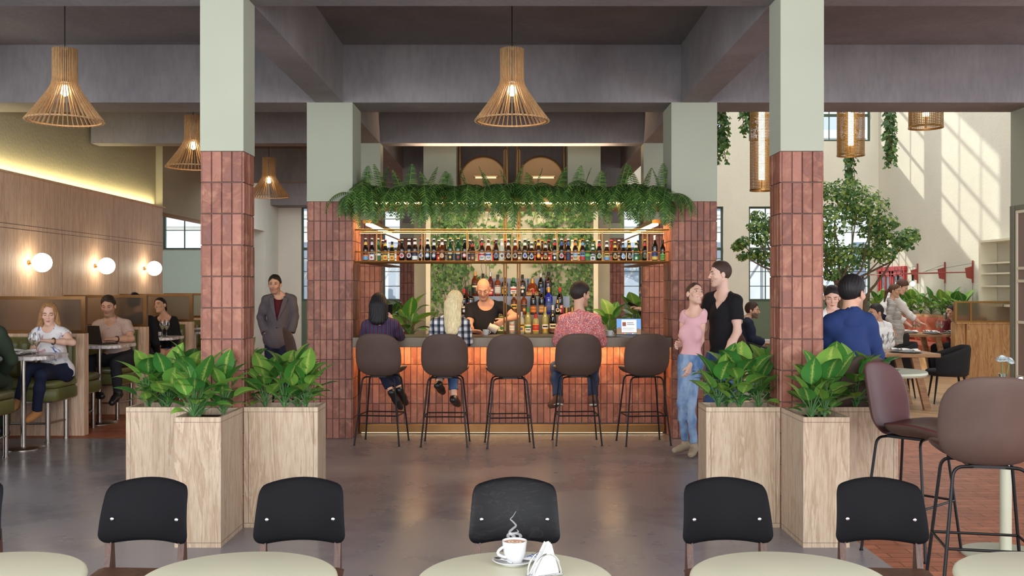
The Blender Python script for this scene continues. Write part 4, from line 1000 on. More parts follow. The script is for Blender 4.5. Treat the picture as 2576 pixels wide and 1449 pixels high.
for i,(px,ty,gl,la,em,ca) in enumerate(SB):
    q=P(px,722,10.86)
    bottle((q.x,10.86,Z0+.004),'%s bottle with %s label, %s from left in the hanging shelf back row'%(GN[gl],la,nth(i)),ty,gl,la,em,ca,None,1.0,0,'beer bottles in the back row')
# back bar bottles: (zoom x, top, base row, type, glass, label, emblem, cap, style, text, description)
ROW={1:(12.56,1.012,199.4,839),2:(12.84,1.246,195,791),3:(13.04,1.48,192,745)}
BB=[(3,497,290,'spirit','amber','black','black','tan',0,None,'tall amber whiskey bottle with a black label and a cork top'),(3,625,325,'spirit','dark','maroon','tan','black',0,None,'dark bottle behind the head of the bartender'),(3,750,305,'wine','rose','red','white','silver',2,None,'reddish bottle with a pale foil neck and a red label'),
(3,868,345,'spirit','cognac','white','brown','black',0,'OLD\nCASK','amber whiskey bottle with a white label'),(3,985,390,'square','dark','gold','black','black',0,None,'dark bottle behind the brass pole'),(3,1130,395,'square','green','white','red','green',2,None,'squat green liqueur bottle with a red band on its label'),(3,1280,345,'spirit','brown','black','silver','black',0,None,'brown bottle with a black and white label'),
(3,1445,412,'decanter','cognac','tan','gold','gold',0,None,'wide cognac decanter with a gold stopper'),(3,1585,318,'wine','black','black','grey','silver',0,None,'black bottle with a silver capsule'),(3,1705,298,'spirit','brown','navy','silver','black',1,None,'dark rum bottle with a round navy label'),
(2,312,580,'wine','black','black','silver','red',0,None,'black bottle with a red cap beside the blonde woman'),(2,352,550,'wine','rose','red','white','black',0,None,'reddish bottle behind the black one by the blonde woman'),(2,420,620,'square','dark','red','white','black',0,None,'short dark bottle with a red label beside the bartender'),
(2,1140,650,'spirit','amber','yellow','brown','tan',3,None,'amber bottle with a yellow label between the brass poles'),(2,1305,640,'spirit','cognac','brown','gold','black',0,None,'slim amber bottle beside the brass pole'),(2,1460,582,'wine','dark','orange','black','red',3,'RESERVA','dark wine bottle with a red capsule and an orange label'),(2,1598,562,'wine','dark','tan','black','blue',3,'SHIRAZ','dark wine bottle with a blue capsule and a tan label'),
(2,1715,555,'spirit','blue','blue','navy','gold',0,'NOW','deep blue bottle with a gold cap'),(2,1900,555,'wine','black','red','white','red',0,None,'black bottle with a red capsule, last in its row'),(2,1862,760,'square','black','cream','brown','gold',1,None,'small black bottle with an oval cream label'),
(1,430,1060,'wine','black','white','grey','red',3,None,'wine bottle with a white label at the elbow of the bartender'),(1,935,930,'square','olive','cream','green','gold',0,None,'olive bottle with a gold cap behind the milk jug'),(1,1105,1000,'spirit','clear','white','red','grey',2,'Gordon\'s','clear gin bottle between the brass poles'),(1,1265,960,'spirit','clear','yellow','blue','silver',0,None,'clear bottle hidden by the brass pole'),
(1,1370,888,'wine','white_wine','white','green','green',2,None,'white wine bottle with a green capsule'),(1,1500,995,'square','white_wine','red','yellow','red',0,'DRY','squat bottle with a red label and a red cap'),(1,1655,882,'wine','white_wine','white','gold','gold',3,None,'white wine bottle with a gold capsule'),(1,1782,850,'wine','dark','cream','brown','silver',3,None,'dark wine bottle with a cream label by the patterned shirt')]
for row,zx,zt,ty,gl,la,em,ca,stl,tx,desc in BB:
    d,z,s,yb=ROW[row]; px=1120+zx/6.585; hh=(yb-(640+zt/6.585))/s; base=PROF[ty][-1][1]
    dd=d+(.1 if zx in(352,625) else 0)-(.06 if zx==1862 else 0)
    bottle((P(px,722,dd).x,dd,z),desc+', %s back bar row'%{1:'lowest',2:'middle',3:'top'}[row],ty,gl,la,em,ca,None,max(.55,hh/base),stl,'bottles on the back bar',tx,'bottle','black' if la not in('black','navy','blue','red') else ('yellow' if tx else 'cream'))
# copper mugs next to the bottles
for k,px in enumerate((1425,1434)):
    b=MB(); b.lathe([(.03,0),(.034,.09),(.031,.09),(.028,.006)],18,c=(0,0,0)); o=b.build('copper_mug',M['brass'],None,True); o.location=(P(px,722,12.84).x+(.03 if k else 0),12.84+.0*k,1.246); tag(o,['copper mug beside the black bottle','copper mug next to the patterned shirt'][k],'mug','copper mugs on the back bar')
# ---------------------------------------------------------------- crockery and small things
def cup(loc,rz,label,k=1.0,saucer=True,sl=None,coffee=None):
    r=thing('coffee_cup',label,'cup',loc,rz)
    b=MB(); b.lathe([(.001,.004),(.022,.004),(.024,0),(.026,.004),(.034,.03),(.0385,.066),(.0365,.0665),(.032,.032),(.024,.01),(.001,.009)],36,caps=False); b.build('cup_body',M['white_china'],r,True)
    b=MB(); pts=[(-.033,0,.052)]+[(-.036-.021*sin(t*pi/8),0,.052-.034*t/8) for t in range(1,8)]+[(-.029,0,.017)]; b.tube(pts,.0042,8,M=Matrix.Rotation(R(38),4,'Z')); b.build('handle',M['white_china'],r,True)
    if coffee:
        b=MB(); n=36; V=[(0,0,.060)];F=[]
        for q in (.25,.5,.75,1): V+=[(.0355*q*cos(2*pi*j/n),.0355*q*sin(2*pi*j/n),.060) for j in range(n)]
        for j in range(n):
            F.append((0,1+j,1+(j+1)%n))
            for i in range(3): F.append((1+i*n+j,1+(i+1)*n+j,1+(i+1)*n+(j+1)%n,1+i*n+(j+1)%n))
        b.add(V,F); b.build('coffee',coffee,r)
    r.scale=(k,)*3; return r
def saucer(loc,label,k=1.0):
    b=MB(); b.lathe([(.001,0),(.036,0),(.038,.003),(.06,.010),(.0635,.0135),(.062,.0145),(.04,.0055),(.001,.0045)],48,caps=False); o=b.build('saucer',M['white_china'],None,True); o.location=loc; o.scale=(k,)*3; return tag(o,label,'saucer')
M['latte']=plain('coffee_crema',lin(168,104,52),.35,0,.4,.12,60); M['foam']=plain('milk_foam',lin(232,214,188),.5)
def latte_art(r):
    b=MB(); z=.0606; H=[]
    for k in range(40):
        t=2*pi*k/40; x=16*sin(t)**3; y=13*cos(t)-5*cos(2*t)-2*cos(3*t)-cos(4*t); H.append((x*.00135,y*.00135-.001))
    for q,mm in ((1.0,0),(.72,1),(.52,0),(.26,1)):
        V=[(0,-.002*0,z+.0002*(1-q)*4)]+[(x*q,y*q+.0045*(1-q),z+.0002*(1-q)*4) for x,y in H]; b.add(V,[(0,1+(k+1)%40,1+k) for k in range(40)],mm)
    b.build('latte_heart',[M['foam'],M['latte']],r)
q=P(1291,1405,3.10); sx,sy=q.x,3.06
saucer((sx,sy,.75),'white saucer under the cappuccino on the middle table',1.02)
latte_art(cup((sx+.004,sy+.002,.7545),R(-12),'white cappuccino cup with a latte art heart',1.0,coffee=M['latte']))
r=thing('teaspoon','small steel spoon lying on the saucer','spoon',(sx-.040,sy-.018,.7675),R(40))
b=MB(); b.ball((0,.01,.001),(.0105,.017,.0035),14); b.build('spoon_bowl',M['chrome'],r,True); b=MB(); b.tube([(0,-.004,.002),(0,-.03,.0035),(0,-.058,.001)],[.0024,.0016,.003],8); b.build('spoon_handle',M['chrome'],r,True)
r=thing('sugar_sachet','white paper sugar sachet with a blue print, beside the cup','sachet',(sx+.060,sy+.012,.7665),R(-24))
b=MB(); b.grid(lambda u,v:(-.024+.048*u,-.034+.068*v,.004*sin(pi*u)*sin(pi*v)),8,10); b.grid(lambda u,v:(.024-.048*u,-.034+.068*v,-.0006),4,4); b.build('paper',M['paper'],r,True)
b=MB(); b.tube([(-.012,.02,.0034),(0,.012,.0048),(.01,.018,.0036)],.0012,5); b.tube([(-.01,-.004,.0042),(.006,-.012,.0046),(.014,-.004,.0034)],.0011,5); b.tube([(-.006,.004,.0046),(-.014,-.014,.003)],.001,5); b.build('blue_print',cmat('blue'),r)
q=P(1370,1452,2.92)
r=thing('napkin_holder','steel napkin holder with an arched side on the middle table','napkin holder',(q.x,2.93,.75),R(28))
b=MB(); arc=[(.046*cos(t*pi/16),0,.006+.062*sin(t*pi/16)) for t in range(17)]
for yy in (-.018,.018): b.tube([(x,yy,z) for x,y,z in arc],.0028,8)
b.bbox(-.052,.052,-.022,.022,0,.007,.002); b.build('holder_frame',M['chrome'],r,True)
for k in range(5):
    n=thing('paper_napkin','one of the folded white paper napkins in the steel holder','napkin',(q.x,2.93,.757),R(28),'paper napkins in the holder') if k==0 else n
b=MB()
for k in range(5):
    y0=-.014+.007*k; b=MB(); w=random.uniform(-.004,.004)
    b.add([(-.04+w,y0,0),(.044+w,y0,0),(.02+w,y0+.002,.088+random.uniform(-.004,.006)),(.012+w,y0+.002,.09),(-.04+w,y0+.004,0),(.044+w,y0+.004,0),(.02+w,y0+.004,.086),(.012+w,y0+.0045,.088)],[(0,1,2,3),(7,6,5,4),(0,4,5,1),(1,5,6,2),(2,6,7,3),(3,7,4,0)])
    o=b.build('paper_napkin',M['paper']); o.location=(q.x,2.93,.7575); o.rotation_euler=(0,0,R(28)); tag(o,'folded white paper napkin standing in the steel holder','napkin','paper napkins in the holder')
bpy.data.objects.remove(n)
m=NT('steam_wisp'); tr=m.n('BsdfTransparent'); df=m.n('BsdfTranslucent'); d2=m.n('BsdfDiffuse'); ad=m.n('AddShader'); mx=m.n('MixShader'); mx.inputs[0].default_value=.10; m.l(df.outputs[0],ad.inputs[0]); m.l(d2.outputs[0],ad.inputs[1]); m.l(tr.outputs[0],mx.inputs[1]); m.l(ad.outputs[0],mx.inputs[2]); m.l(mx.outputs[0],m.out.inputs[0]); M['steam']=m.mat
b=MB()
def wisp(pts,w): b.tube([P(x,y,3.06) for x,y in pts],w,6)
def smooth(pts,n=6):
    out=[]
    for i in range(len(pts)-1):
        a=pts[max(0,i-1)];p=pts[i];q2=pts[i+1];d=pts[min(len(pts)-1,i+2)]
        for t in [k/n for k in range(n)]:
            f=lambda A,B,C,D:.5*(2*B+(C-A)*t+(2*A-5*B+4*C-D)*t*t+(3*B-A-3*C+D)*t**3)
            out.append((f(a[0],p[0],q2[0],d[0]),f(a[1],p[1],q2[1],d[1])))
    return out+[pts[-1]]
p=smooth([(1296,1351),(1282,1340),(1290,1330),(1298,1322),(1289,1311),(1284,1306),(1291,1298),(1298,1286)]); n=len(p); wisp(p,[.0042*(1-i/n)+.0006 for i in range(n)])
p=smooth([(1278,1351),(1280,1344),(1294,1341),(1304,1338),(1300,1332)]); n=len(p); wisp(p,[.005*(1-i/n)+.0006 for i in range(n)])
p=smooth([(1310,1351),(1306,1344),(1290,1343)]); n=len(p); wisp(p,[.005*(1-i/n)+.001 for i in range(n)])
tag(b.build('steam',M['steam'],None,True),'thin white steam curling up from the cappuccino','steam',None,'stuff')
# on the bar: laptop, cup, espresso cup
r=thing('laptop','open laptop with a web page on its screen, on the bar','laptop',(1.262,10.73,1.07),R(0))
b=MB(); b.bbox(-.14,.14,-.0,.2,0,.012,.003); b.build('keyboard_base',M['alu'],r)
sc=thing('x','x','x'); bpy.data.objects.remove(sc)
Mt=Matrix.Translation((0,.012,.012))@Matrix.Rotation(R(-8),4,'X')
b=MB(); b.bbox(-.137,.137,.001,.008,0,.182,.002,M=Mt); lid=b.build('screen_lid',M['screen_black'],r)
def scr(x0,x1,z0,z1,c,k,y=-.0006,name='display',e=1.0):
    kk='screen_%s'%k
    if kk not in M: M[kk]=emit(kk,lin(*c),e)
    b=MB(); b.add([(x0,y,z0),(x1,y,z0),(x1,y,z1),(x0,y,z1)],[(0,1,2,3)],M=Mt); return b.build(name,M[kk],lid)
scr(-.131,.131,.008,.176,(96,136,186),'sky')
b=MB(); b.add([(-.131,-.0009,.008),(.131,-.0009,.008),(.131,-.0009,.06),(.1,-.0009,.075),(.07,-.0009,.055),(-.06,-.0009,.05),(-.1,-.0009,.088),(-.131,-.0009,.07)],[tuple(range(8))],M=Mt); M['screen_dune']=emit('screen_dune',lin(134,104,78),.9); b.build('wallpaper_dune',M['screen_dune'],lid)
scr(-.078,.082,.03,.165,(238,238,240),'page',-.0012,'web_page'); scr(-.07,-.03,.095,.14,(120,60,40),'photo',-.0016,'page_photo'); scr(-.07,.07,.152,.160,(190,196,206),'bar',-.0016,'page_bar')
for z,x0,x1 in ((.128,-.02,.05),(.11,-.02,.06),(.080,-.07,.06),(.072,-.07,.05),(.064,-.07,.065),(.056,-.07,.04),(.048,-.07,.06)): scr(x0,x1,z,z+(.008 if z>.1 else .003),(70,70,76),'text',-.0016,'page_text')
scr(-.08,.08,.011,.02,(80,100,130),'dock',-.0016,'dock')
for i,c in enumerate([(220,80,60),(230,170,60),(90,170,90),(60,120,210),(150,90,190),(230,230,230),(60,180,190)]): scr(-.07+.021*i,-.056+.021*i,.012,.019,c,'icon%d'%i,-.002,'dock_icon')
q=P(1534,722,10.62); saucer((q.x,10.64,1.07),'white saucer beside the laptop on the bar',1.0); cup((q.x,10.64,1.0745),R(170),'white cup beside the laptop on the bar',.92)
q=P(1222,722,10.95); cup((q.x,10.98,1.07),R(150),'white cup held by the bartender',.92)
# wine glasses, plates, napkins
def wineglass(loc,label,k=1.0,wine=True,group='wine glasses'):
    if 'wg' not in BC:
        b=MB(); b.lathe([(.033,0),(.033,.002),(.006,.008),(.0042,.02),(.0042,.085),(.012,.098),(.03,.122),(.037,.152),(.034,.19),(.0305,.215)],24,caps=False); BC['wg']=b
    o=BC['wg'].build('wine_glass',M['clear_glass'],None,True); o.location=loc; o.scale=(k,)*3; tag(o,label,'wine glass',group)
    if wine:
        b=MB(); b.lathe([(.003,.091),(.012,.1),(.028,.123),(.0335,.14),(.0335,.1405),(.002,.1405)],20); b.build('wine',M['wine'],o,True)
    return o
def plate(loc,label,k=1.0):
    b=MB(); b.lathe([(.06,0),(.115,.008),(.13,.013),(.128,.015),(.06,.005),(.001,.004)],36,caps=False); o=b.build('plate',M['slate_plate'],None,True); o.location=loc; o.scale=(k,)*3; return tag(o,label,'plate')
def napkin(loc,rz,label,k=1.0,sash=False):
    r=thing('cloth_napkin',label,'napkin',loc,rz,'folded cloth napkins'); b=MB()
    def fn(u,v):
        x=-.10+.2*u; w=.05*(1-.45*u); y=-w+2*w*v
        return (x,y,.012+.022*abs(sin(pi*v*1.5+.4))*(1-.5*u)+.008*sin(5*u+3*v))
    b.grid(fn,16,10); b.grid(lambda u,v:(-.10+.2*(1-u),(-1+2*v)*.05*(1-.45*(1-u)),.002),4,3); b.build('folded_linen',M['linen'],r,70)
    if sash:
        b=MB(); b.grid(lambda u,v:tuple(c+(.0015 if i==2 else 0) for i,c in enumerate(fn(.55+.12*u,v))),3,10); b.build('blue_band',cmat('navy'),r,True)
    r.scale=(k,)*3
def on(px,d,z): return Vector(((px-CX)*d/FPX,d,z))
wineglass(on(81,9.75,.93),'wine glass on the nearest booth table, the farther from the blonde woman',1.05); wineglass(on(92,9.72,.93),'wine glass on the nearest booth table, beside the blonde woman',1.0)
plate(on(62,9.95,.93),'slate plate on the nearest booth table'); napkin(on(60,9.95,.943),.4,'white cloth napkin on the nearest booth table',1.1)
plate(on(28,9.75,.93),'slate plate by the green sleeve at the left edge'); napkin(on(36,9.7,.943),-.3,'white cloth napkin by the green sleeve at the left edge',.9)
r=thing('fork','steel fork beside the plate of the blonde woman','fork',on(105,9.72,.931),R(100)); b=MB(); b.tube([(0,-.1,.002),(0,.03,.004),(0,.05,.004)],[.004,.0025,.006],6); b.build('fork_handle',M['chrome'],r,True); b=MB()
for i in (-1,0,1): b.cyl((i*.006,.05,.004),(i*.006,.095,.004),.0016,5)
b.build('fork_tines',M['chrome'],r)
wineglass(on(409,13.3,.93),'wine glass before the woman in black, nearer her face',1.08); wineglass(on(419,13.25,.93),'wine glass before the woman in black, nearer the column',1.08)
plate(on(396,13.5,.93),'slate plate before the woman in black'); cup(on(400,13.45,.934),0,'small white cup on the table of the woman in black',.9)
plate(on(488,15.1,.93),'slate plate on the farthest booth table'); napkin(on(490,15.05,.945),.2,'white cloth napkin on the farthest booth table',1.4)
r=thing('laptop','black laptop seen from behind on a booth table','laptop',on(238,11.62,.93),R(150))
b=MB(); b.bbox(-.16,.16,-.2,.02,0,.016,.003); b.build('keyboard_base',M['screen_black'],r); b=MB(); b.bbox(-.16,.16,0,.008,0,.215,.003,M=Matrix.Translation((0,.012,.014))@Matrix.Rotation(R(-12),4,'X')); b.build('screen_lid',M['screen_black'],r)
for px,d,k,l in ((2217,13.25,1.05,'wine glass on the napkin table, tallest by the blue sleeve'),(2226,13.1,1.15,'wine glass on the napkin table, nearest the blue sleeve'),(2241,13.4,1.2,'large wine glass on the napkin table, nearest the napkins')): wineglass(on(px,d,.735),l,k,False)
plate(on(2268,13.15,.735),'slate plate by the striped dress on the napkin table',1.15); napkin(on(2258,13.3,.745),.2,'white napkin half hidden behind the blue-banded one',1.2)
plate(on(2290,13.05,.735),'slate plate at the corner of the napkin table',1.15); napkin(on(2288,13.05,.748),.15,'folded white napkin with a navy band',1.35,True)
for px,d,k,l in ((2300,18.25,1.15,'wine glass under the hand of the waiter, at the left'),(2312,18.2,1.1,'wine glass right under the fingers of the waiter'),(2358,18.25,1.15,'wine glass on the banquette table, left of a close pair'),(2369,18.1,1.15,'wine glass on the banquette table, right of a close pair'),(2402,18.2,1.1,'wine glass beside the oak bench end')): wineglass(on(px,d,.75),l,k,True,'wine glasses on the banquette table')
for i,(px,d,l) in enumerate(((2290,18.35,'first from the waiter'),(2340,18.2,'in the middle'),(2350,18.0,'at the table front'),(2388,18.15,'beside the oak bench end'))):
    plate(on(px,d,.75),'slate plate on the banquette table, '+l,1.1); napkin(on(px,d,.764),.3*i,'folded white napkin on the banquette table, '+l,1.35)
# papers of the bearded man
b=MB()
for k in range(4): b.bbox(-.15+.01*k,.15+.008*k,-.1,.1,.012*k,.012*k+.010,.002)
o=b.build('document_stack',M['paper']); o.location=on(1915,15.5,.735); tag(o,'stack of white papers before the bearded man','papers')
# vase with ranunculus, pepper mill
q=on(2523,5.93,1.0); r=thing('glass_vase','small glass vase with pale ranunculus flowers','vase',q)
b=MB(); b.lathe([(.018,0),(.022,.004),(.0225,.07),(.026,.085),(.0245,.085),(.021,.07),(.02,.006),(.001,.005)],24,caps=False); b.build('vase_body',M['vase_glass'],r,True)
b=MB(); b.lathe([(.001,.007),(.0195,.007),(.0205,.045),(.001,.045)],20); b.build('water',M['vase_glass'],r,True)
def ranunculus(b,c,rad,tilt):
    for ring,(n,k,op) in enumerate(((5,.35,.15),(7,.6,.45),(9,.85,.8),(10,1.0,1.2))):
        for i in range(n):
            a=2*pi*i/n+ring*.4; Mx=Matrix.Translation(c)@Matrix.Rotation(tilt,4,'Y')@Matrix.Rotation(a,4,'Z')
            V=[]
            for v in range(5):
                for u in range(5):
                    s=(u/2-1)*rad*k*.75; t=v/4; ang=op*t
                    V.append((rad*k*(.25+.75*sin(ang+.3)*t) ,s*(sin(pi*(.25+.65*t))),rad*(.75*t*cos(ang*.8))-.3*rad*k))
            b.add(V,[(j*5+i2,j*5+i2+1,j*5+i2+6,j*5+i2+5) for j in range(4) for i2 in range(4)],M=Mx)
M['petal']=plain('pale_blue_petals',lin(206,214,214),.7,0,.3,.08,40)
for c,rad,tl,nm in (((-.004,0,.168),.040,-.1,0),((.043,.012,.158),.034,.5,1)):
    f=MB(); f.tube([(c[0]*.2,c[1]*.2,.01),(c[0]*.5,0,.08),(c[0],c[1],c[2]-.015)],.0028,6); st_=f.build('flower_stem',M['stem_green'],r,True); f=MB(); ranunculus(f,c,rad,tl); f.build('flower_head',M['petal'],st_,True)
r=thing('pepper_mill','chrome pepper mill at the right edge of the tall table','pepper mill',on(2566,5.9,1.0)); b=MB(); b.lathe([(.018,0),(.018,.03),(.013,.04)],20); b.build('mill_base',M['chrome'],r,True); b=MB(); b.lathe([(.012,.04),(.016,.055),(.012,.068),(.003,.072)],20); b.build('mill_head',M['chrome'],r,True)
# ---------------------------------------------------------------- oak planters around the front columns
def planter(x0,x1,y0,y1,label,group):
    r=thing('planter_box',label,'planter',((x0+x1)/2,(y0+y1)/2,0),0,group,None,True); h=.80;t=.022
    e=.0015; x0+=e;x1-=e;y0+=e;y1-=e
    b=MB(); b.box(x0,x1,y0,y0+t,0,h); b.box(x0,x1,y1-t,y1,0,h); b.box(x0,x0+t,y0+t,y1-t,0,h); b.box(x1-t,x1,y0+t,y1-t,0,h); b.build('panel',M['pale_oak'],r)
    b=MB()
    for z in (.028,h-.032): b.box(x0-.0006,x1+.0006,y0-.0006,y1+.0006,z,z+.0022) if False else None
    for z in (.028,h-.032):
        b.box(x0,x1,y0-.0006,y0+.001,z,z+.0024); b.box(x0-.0006,x0+.001,y0,y1,z,z+.0024); b.box(x1-.001,x1+.0006,y0,y1,z,z+.0024)
    if x1-x0>.35:
        for xx in (x0+.03,x1-.03): b.box(xx,xx+.0024,y0-.0006,y0+.001,.03,h-.032)
    b.build('joint_line',M['walnut'],r)
    b=MB(); b.box(x0+t,x1-t,y0+t,y1-t,.6,.755); b.build('soil',M['soil'],r)
PL=[]
for s,nm in ((-1,'left'),(1,'right')):
    g='oak planters around the %s front column'%nm; a,c=sorted((s*XC0,s*XC1))
    planter(a,c,6.11,6.61,'narrow oak planter in front of the %s slim column'%nm,g)
    planter(a,c,6.92,7.42,'oak planter hidden behind the %s slim column'%nm,g)
    inn=sorted((s*1.291,s*1.785)); out=sorted((s*2.075,s*2.569))
    planter(inn[0],inn[1],6.62,6.91,'wide oak planter on the bar side of the %s slim column'%nm,g)
    planter(out[0],out[1],6.62,6.91,'wide oak planter on the outer side of the %s slim column'%nm,g)
# ---------------------------------------------------------------- plants
def leaf_grid(b,base,dirn,up,L,W,droop=.6,fold=.25,nu=4,nv=9,shape=None,m=0,wave=.0):
    """a curved leaf blade; dirn = growth direction, up = upper-side normal"""
    d=Vector(dirn).normalized(); u=Vector(up); side=d.cross(u).normalized(); n=side.cross(d).normalized()
    V=[];F=[];UV=[]
    for j in range(nv+1):
        t=j/nv; a=droop*t*t
        p=Vector(base)+d*(L*t*cos(a*.8))+n*(-L*t*sin(a*.8)*.9)
        w=W*(shape(t) if shape else (sin(pi*t**.72))**.85)*.5
        for i in range(nu+1):
            s=i/nu*2-1
            V.append(p+side*(s*w)+n*(abs(s)*w*fold*2*(1-.4*t)+wave*W*sin(9*t+3*s))); UV.append((s,t,0))
    for j in range(nv):
        for i in range(nu): a=j*(nu+1)+i; F.append((a,a+1,a+nu+2,a+nu+1))
    b.add(V,F,m)
    if b.uv is None: b.uv=[]
    while len(b.uv)<len(b.v)-len(UV): b.uv.append((.5,.5,0))
    b.uv.extend(UV)
def make_dief(name,label,seed,n=11,H=.3,S=1.0,group=None,cat='plant'):
    rd=random.Random(seed)
    r=thing(name,label,cat,(0,0,0),0,group)
    fo=MB(); stm=MB()
    stm.cyl((0,0,0),(0,0,H*.35),.013,8,r2=.009)
    for k in range(n):
        f=k/(n-1); az=k*2.4+rd.uniform(-.3,.3); el=R(80-42*(1-f)**1.0)+rd.uniform(-.1,.1)
        b0=Vector((0,0,H*(.10+.25*f))); l=H*(.40+.45*f)
        d=Vector((cos(az)*cos(el),sin(az)*cos(el),sin(el))); e=b0+d*l
        mid=b0+d*l*.5+Vector((0,0,.012))
        stm.tube([b0,mid,e],[.006,.0048,.003],6)
        el2=el-R(rd.uniform(0,38)); d2=Vector((cos(az)*cos(el2),sin(az)*cos(el2),sin(el2)))
        up=Vector((-cos(az)*sin(el2),-sin(az)*sin(el2),cos(el2)))
        L=S*(.155+.085*f)*rd.uniform(.85,1.15)
        leaf_grid(fo,e-d2*.005,d2,up+Vector((rd.uniform(-.35,.35),rd.uniform(-.35,.35),0)),L,L*rd.uniform(.56,.70),rd.uniform(.1,.55),.13,4,9)
    fo.build('leaves',M['leaf_dief'],r,80); stm.build('stems',M['stem_green'],r,True); return r
DV=[]
def place(p,rz,label,group,v,sc=1.0):
    if v not in DV_:
        o=make_dief('dieffenbachia',label,v+3,14+v%3,.235+.015*(v%3),1.0,group); o.location=p; o.rotation_euler=(0,0,rz); o.scale=(sc,)*3; DV_[v]=o; return o
    return dup(DV_[v],p,rz,label,group,sc)
DV_={}
ZP=.755
for s,nm in ((-1,'left'),(1,'right')):
    cx=s*1.93
    spots=[((cx+.05*s,6.30),'front','tall back clump in the narrow front planter of the %s column',1.05),((cx-.06,6.22),'front','low clump at the front rim of the narrow %s planter',.85),((cx+.06,6.45),'front','clump against the tiles in the narrow %s planter',.9),
     ((s*1.40,6.76),'in','clump at the bar-side end of the wide %s planter',.98),((s*1.54,6.74),'in','largest clump in the middle of the bar-side %s planter',1.08),((s*1.68,6.78),'in','clump next to the column in the bar-side %s planter',.9),((s*1.47,6.83),'in','rear clump in the bar-side %s planter',.95),
     ((s*2.19,6.77),'out','clump next to the column in the outer %s planter',1.0),((s*2.33,6.75),'out','middle clump in the outer %s planter',1.02),((s*2.47,6.78),'out','clump at the far end of the outer %s planter',.95),((s*2.40,6.84),'out','rear clump in the outer %s planter',.9),
     ((cx,7.10),'back','clump behind the %s slim column',1.0),((cx-.05,7.28),'back','rearmost clump behind the %s slim column',1.0)]
    for i,((x,y),k,l,sc) in enumerate(spots):
        place((x,y,ZP),i*1.7+(0 if s<0 else .9),'variegated dieffenbachia, '+l%nm,'dieffenbachia in the planters',i%5,sc*.94)
# plants behind the bar in pots
for (px,py,d,sc,l) in ((1030,845,12.4,1.25,'large-leaved plant behind the bar, next to the dark-haired woman'),(1535,845,12.4,1.1,'long-leaved plant behind the bar cup'),(1600,822,14.6,1.2,'bright plant beyond the laptop'),(990,822,14.6,1.0,'small plant in front of the far green panel')):
    q=P(px,py,d); r=thing('plant_pot','dark pot of the '+l,'pot',(q.x,d,0)); h=max(.5,q.z-.02)
    b=MB(); b.lathe([(.10,0),(.11,.01),(.14,h),(.125,h),(.12,h-.03),(.001,h-.03)],24,caps=False); b.build('pot',M['bronze_top'],r,True)
    place((q.x,d,h-.03),px,l,None,px%5,sc)
# ledge plants above the banquette
k=0
LD=['nearest the oak bench end','second from the oak bench end','third from the oak bench end','above the head of the woman on the phone','left of the woman on the phone','over the middle of the banquette','right of the arm of the waiter','behind the arm of the waiter','behind the back of the waiter','nearest the red door']
for i in range(10):
    place((8.76+random.uniform(-.03,.03),19.3+i*.5,1.0),i*2.1,'leafy plant on the banquette ledge, '+LD[i],'plants on the banquette ledge',(i*2)%5,1.2)
# ferns over the bar
def frond(b,base,az,L,rise,fall,rd,wid=.11):
    """one arching fern frond"""
    n=22; pts=[]; p=Vector(base); el=R(rise)
    for i in range(n+1):
        pts.append(p.copy()); t=i/n; e=el-R(fall)*t**.8
        p=p+Vector((cos(az)*cos(e),sin(az)*cos(e),sin(e)))*(L/n)
    b.tube(pts,[.0034*(1-.8*i/n) for i in range(n+1)],4,1)
    for i in range(2,n):
        t=i/n; w=wid*min(1,t*5)**.7*(1-t)**.62*1.25; d=(pts[i+1]-pts[i-1]).normalized()
        side=d.cross(Vector((0,0,1)))
        if side.length<.05: side=Vector((-sin(az),cos(az),0))
        side.normalize(); nn=side.cross(d).normalized()
        for s in (-1,1):
            ax=(side*s*.92+d*.38-nn*.10*s*0-Vector((0,0,.16))).normalized(); wd=L/n*.47
            V=[];F=[]; m=6
            for j in range(m+1):
                q=j/m; c=pts[i]+ax*(w*q)-Vector((0,0,w*.3*q*q)); hw=wd*(1-q)**.6*(1.0 if j%2==0 else .62)+.0004
                V+= [c-d*hw,c+nn*.0015,c+d*hw]
            for j in range(m): a=j*3; F+=[(a,a+1,a+4,a+3),(a+1,a+2,a+5,a+4)]
            b.add(V,F,0)
random.seed(21)
FX=[-1.62,-1.40,-1.16,-.93,-.70,-.46,-.23,.02,.25,.48,.72,.95,1.18,1.41,1.63]
for i,fx in enumerate(FX):
    rd=random.Random(100+i)
    r=thing('fern','sword fern in the brass trough over the bar, %s from the left'%nth(i),'fern',(fx,10.86,2.54),0,'ferns over the bar')
    b=MB()
    for k in range(19):
        if k<11:   # forward, hanging over the front
            az=R(-90+rd.uniform(-62,62)); L=rd.uniform(.56,.80); rise=rd.uniform(46,74); fall=rd.uniform(140,166); base=(rd.uniform(-.09,.09),-.10+rd.uniform(-.10,.06),.0)
        elif k<13: az=R(90+rd.uniform(-60,60)); L=rd.uniform(.4,.5); rise=rd.uniform(45,65); fall=rd.uniform(100,150); base=(rd.uniform(-.06,.06),.05,0)
        elif k<17: az=R(-90+rd.uniform(-80,80)); L=rd.uniform(.42,.56); rise=rd.uniform(20,45); fall=rd.uniform(110,140); base=(rd.uniform(-.1,.1),-.15,0)
        else: az=R(rd.uniform(0,360)); L=rd.uniform(.34,.44); rise=rd.uniform(78,88); fall=25; base=(rd.uniform(-.05,.05),0,0)
        if i==0 and cos(az)<-.3: az=R(-75)
        if i==len(FX)-1 and cos(az)>.3: az=R(-105)
        frond(b,base,az,L,rise,fall,rd,.125)
    b.build('fronds',[M['leaf_fern'],M['rachis']],r,True)
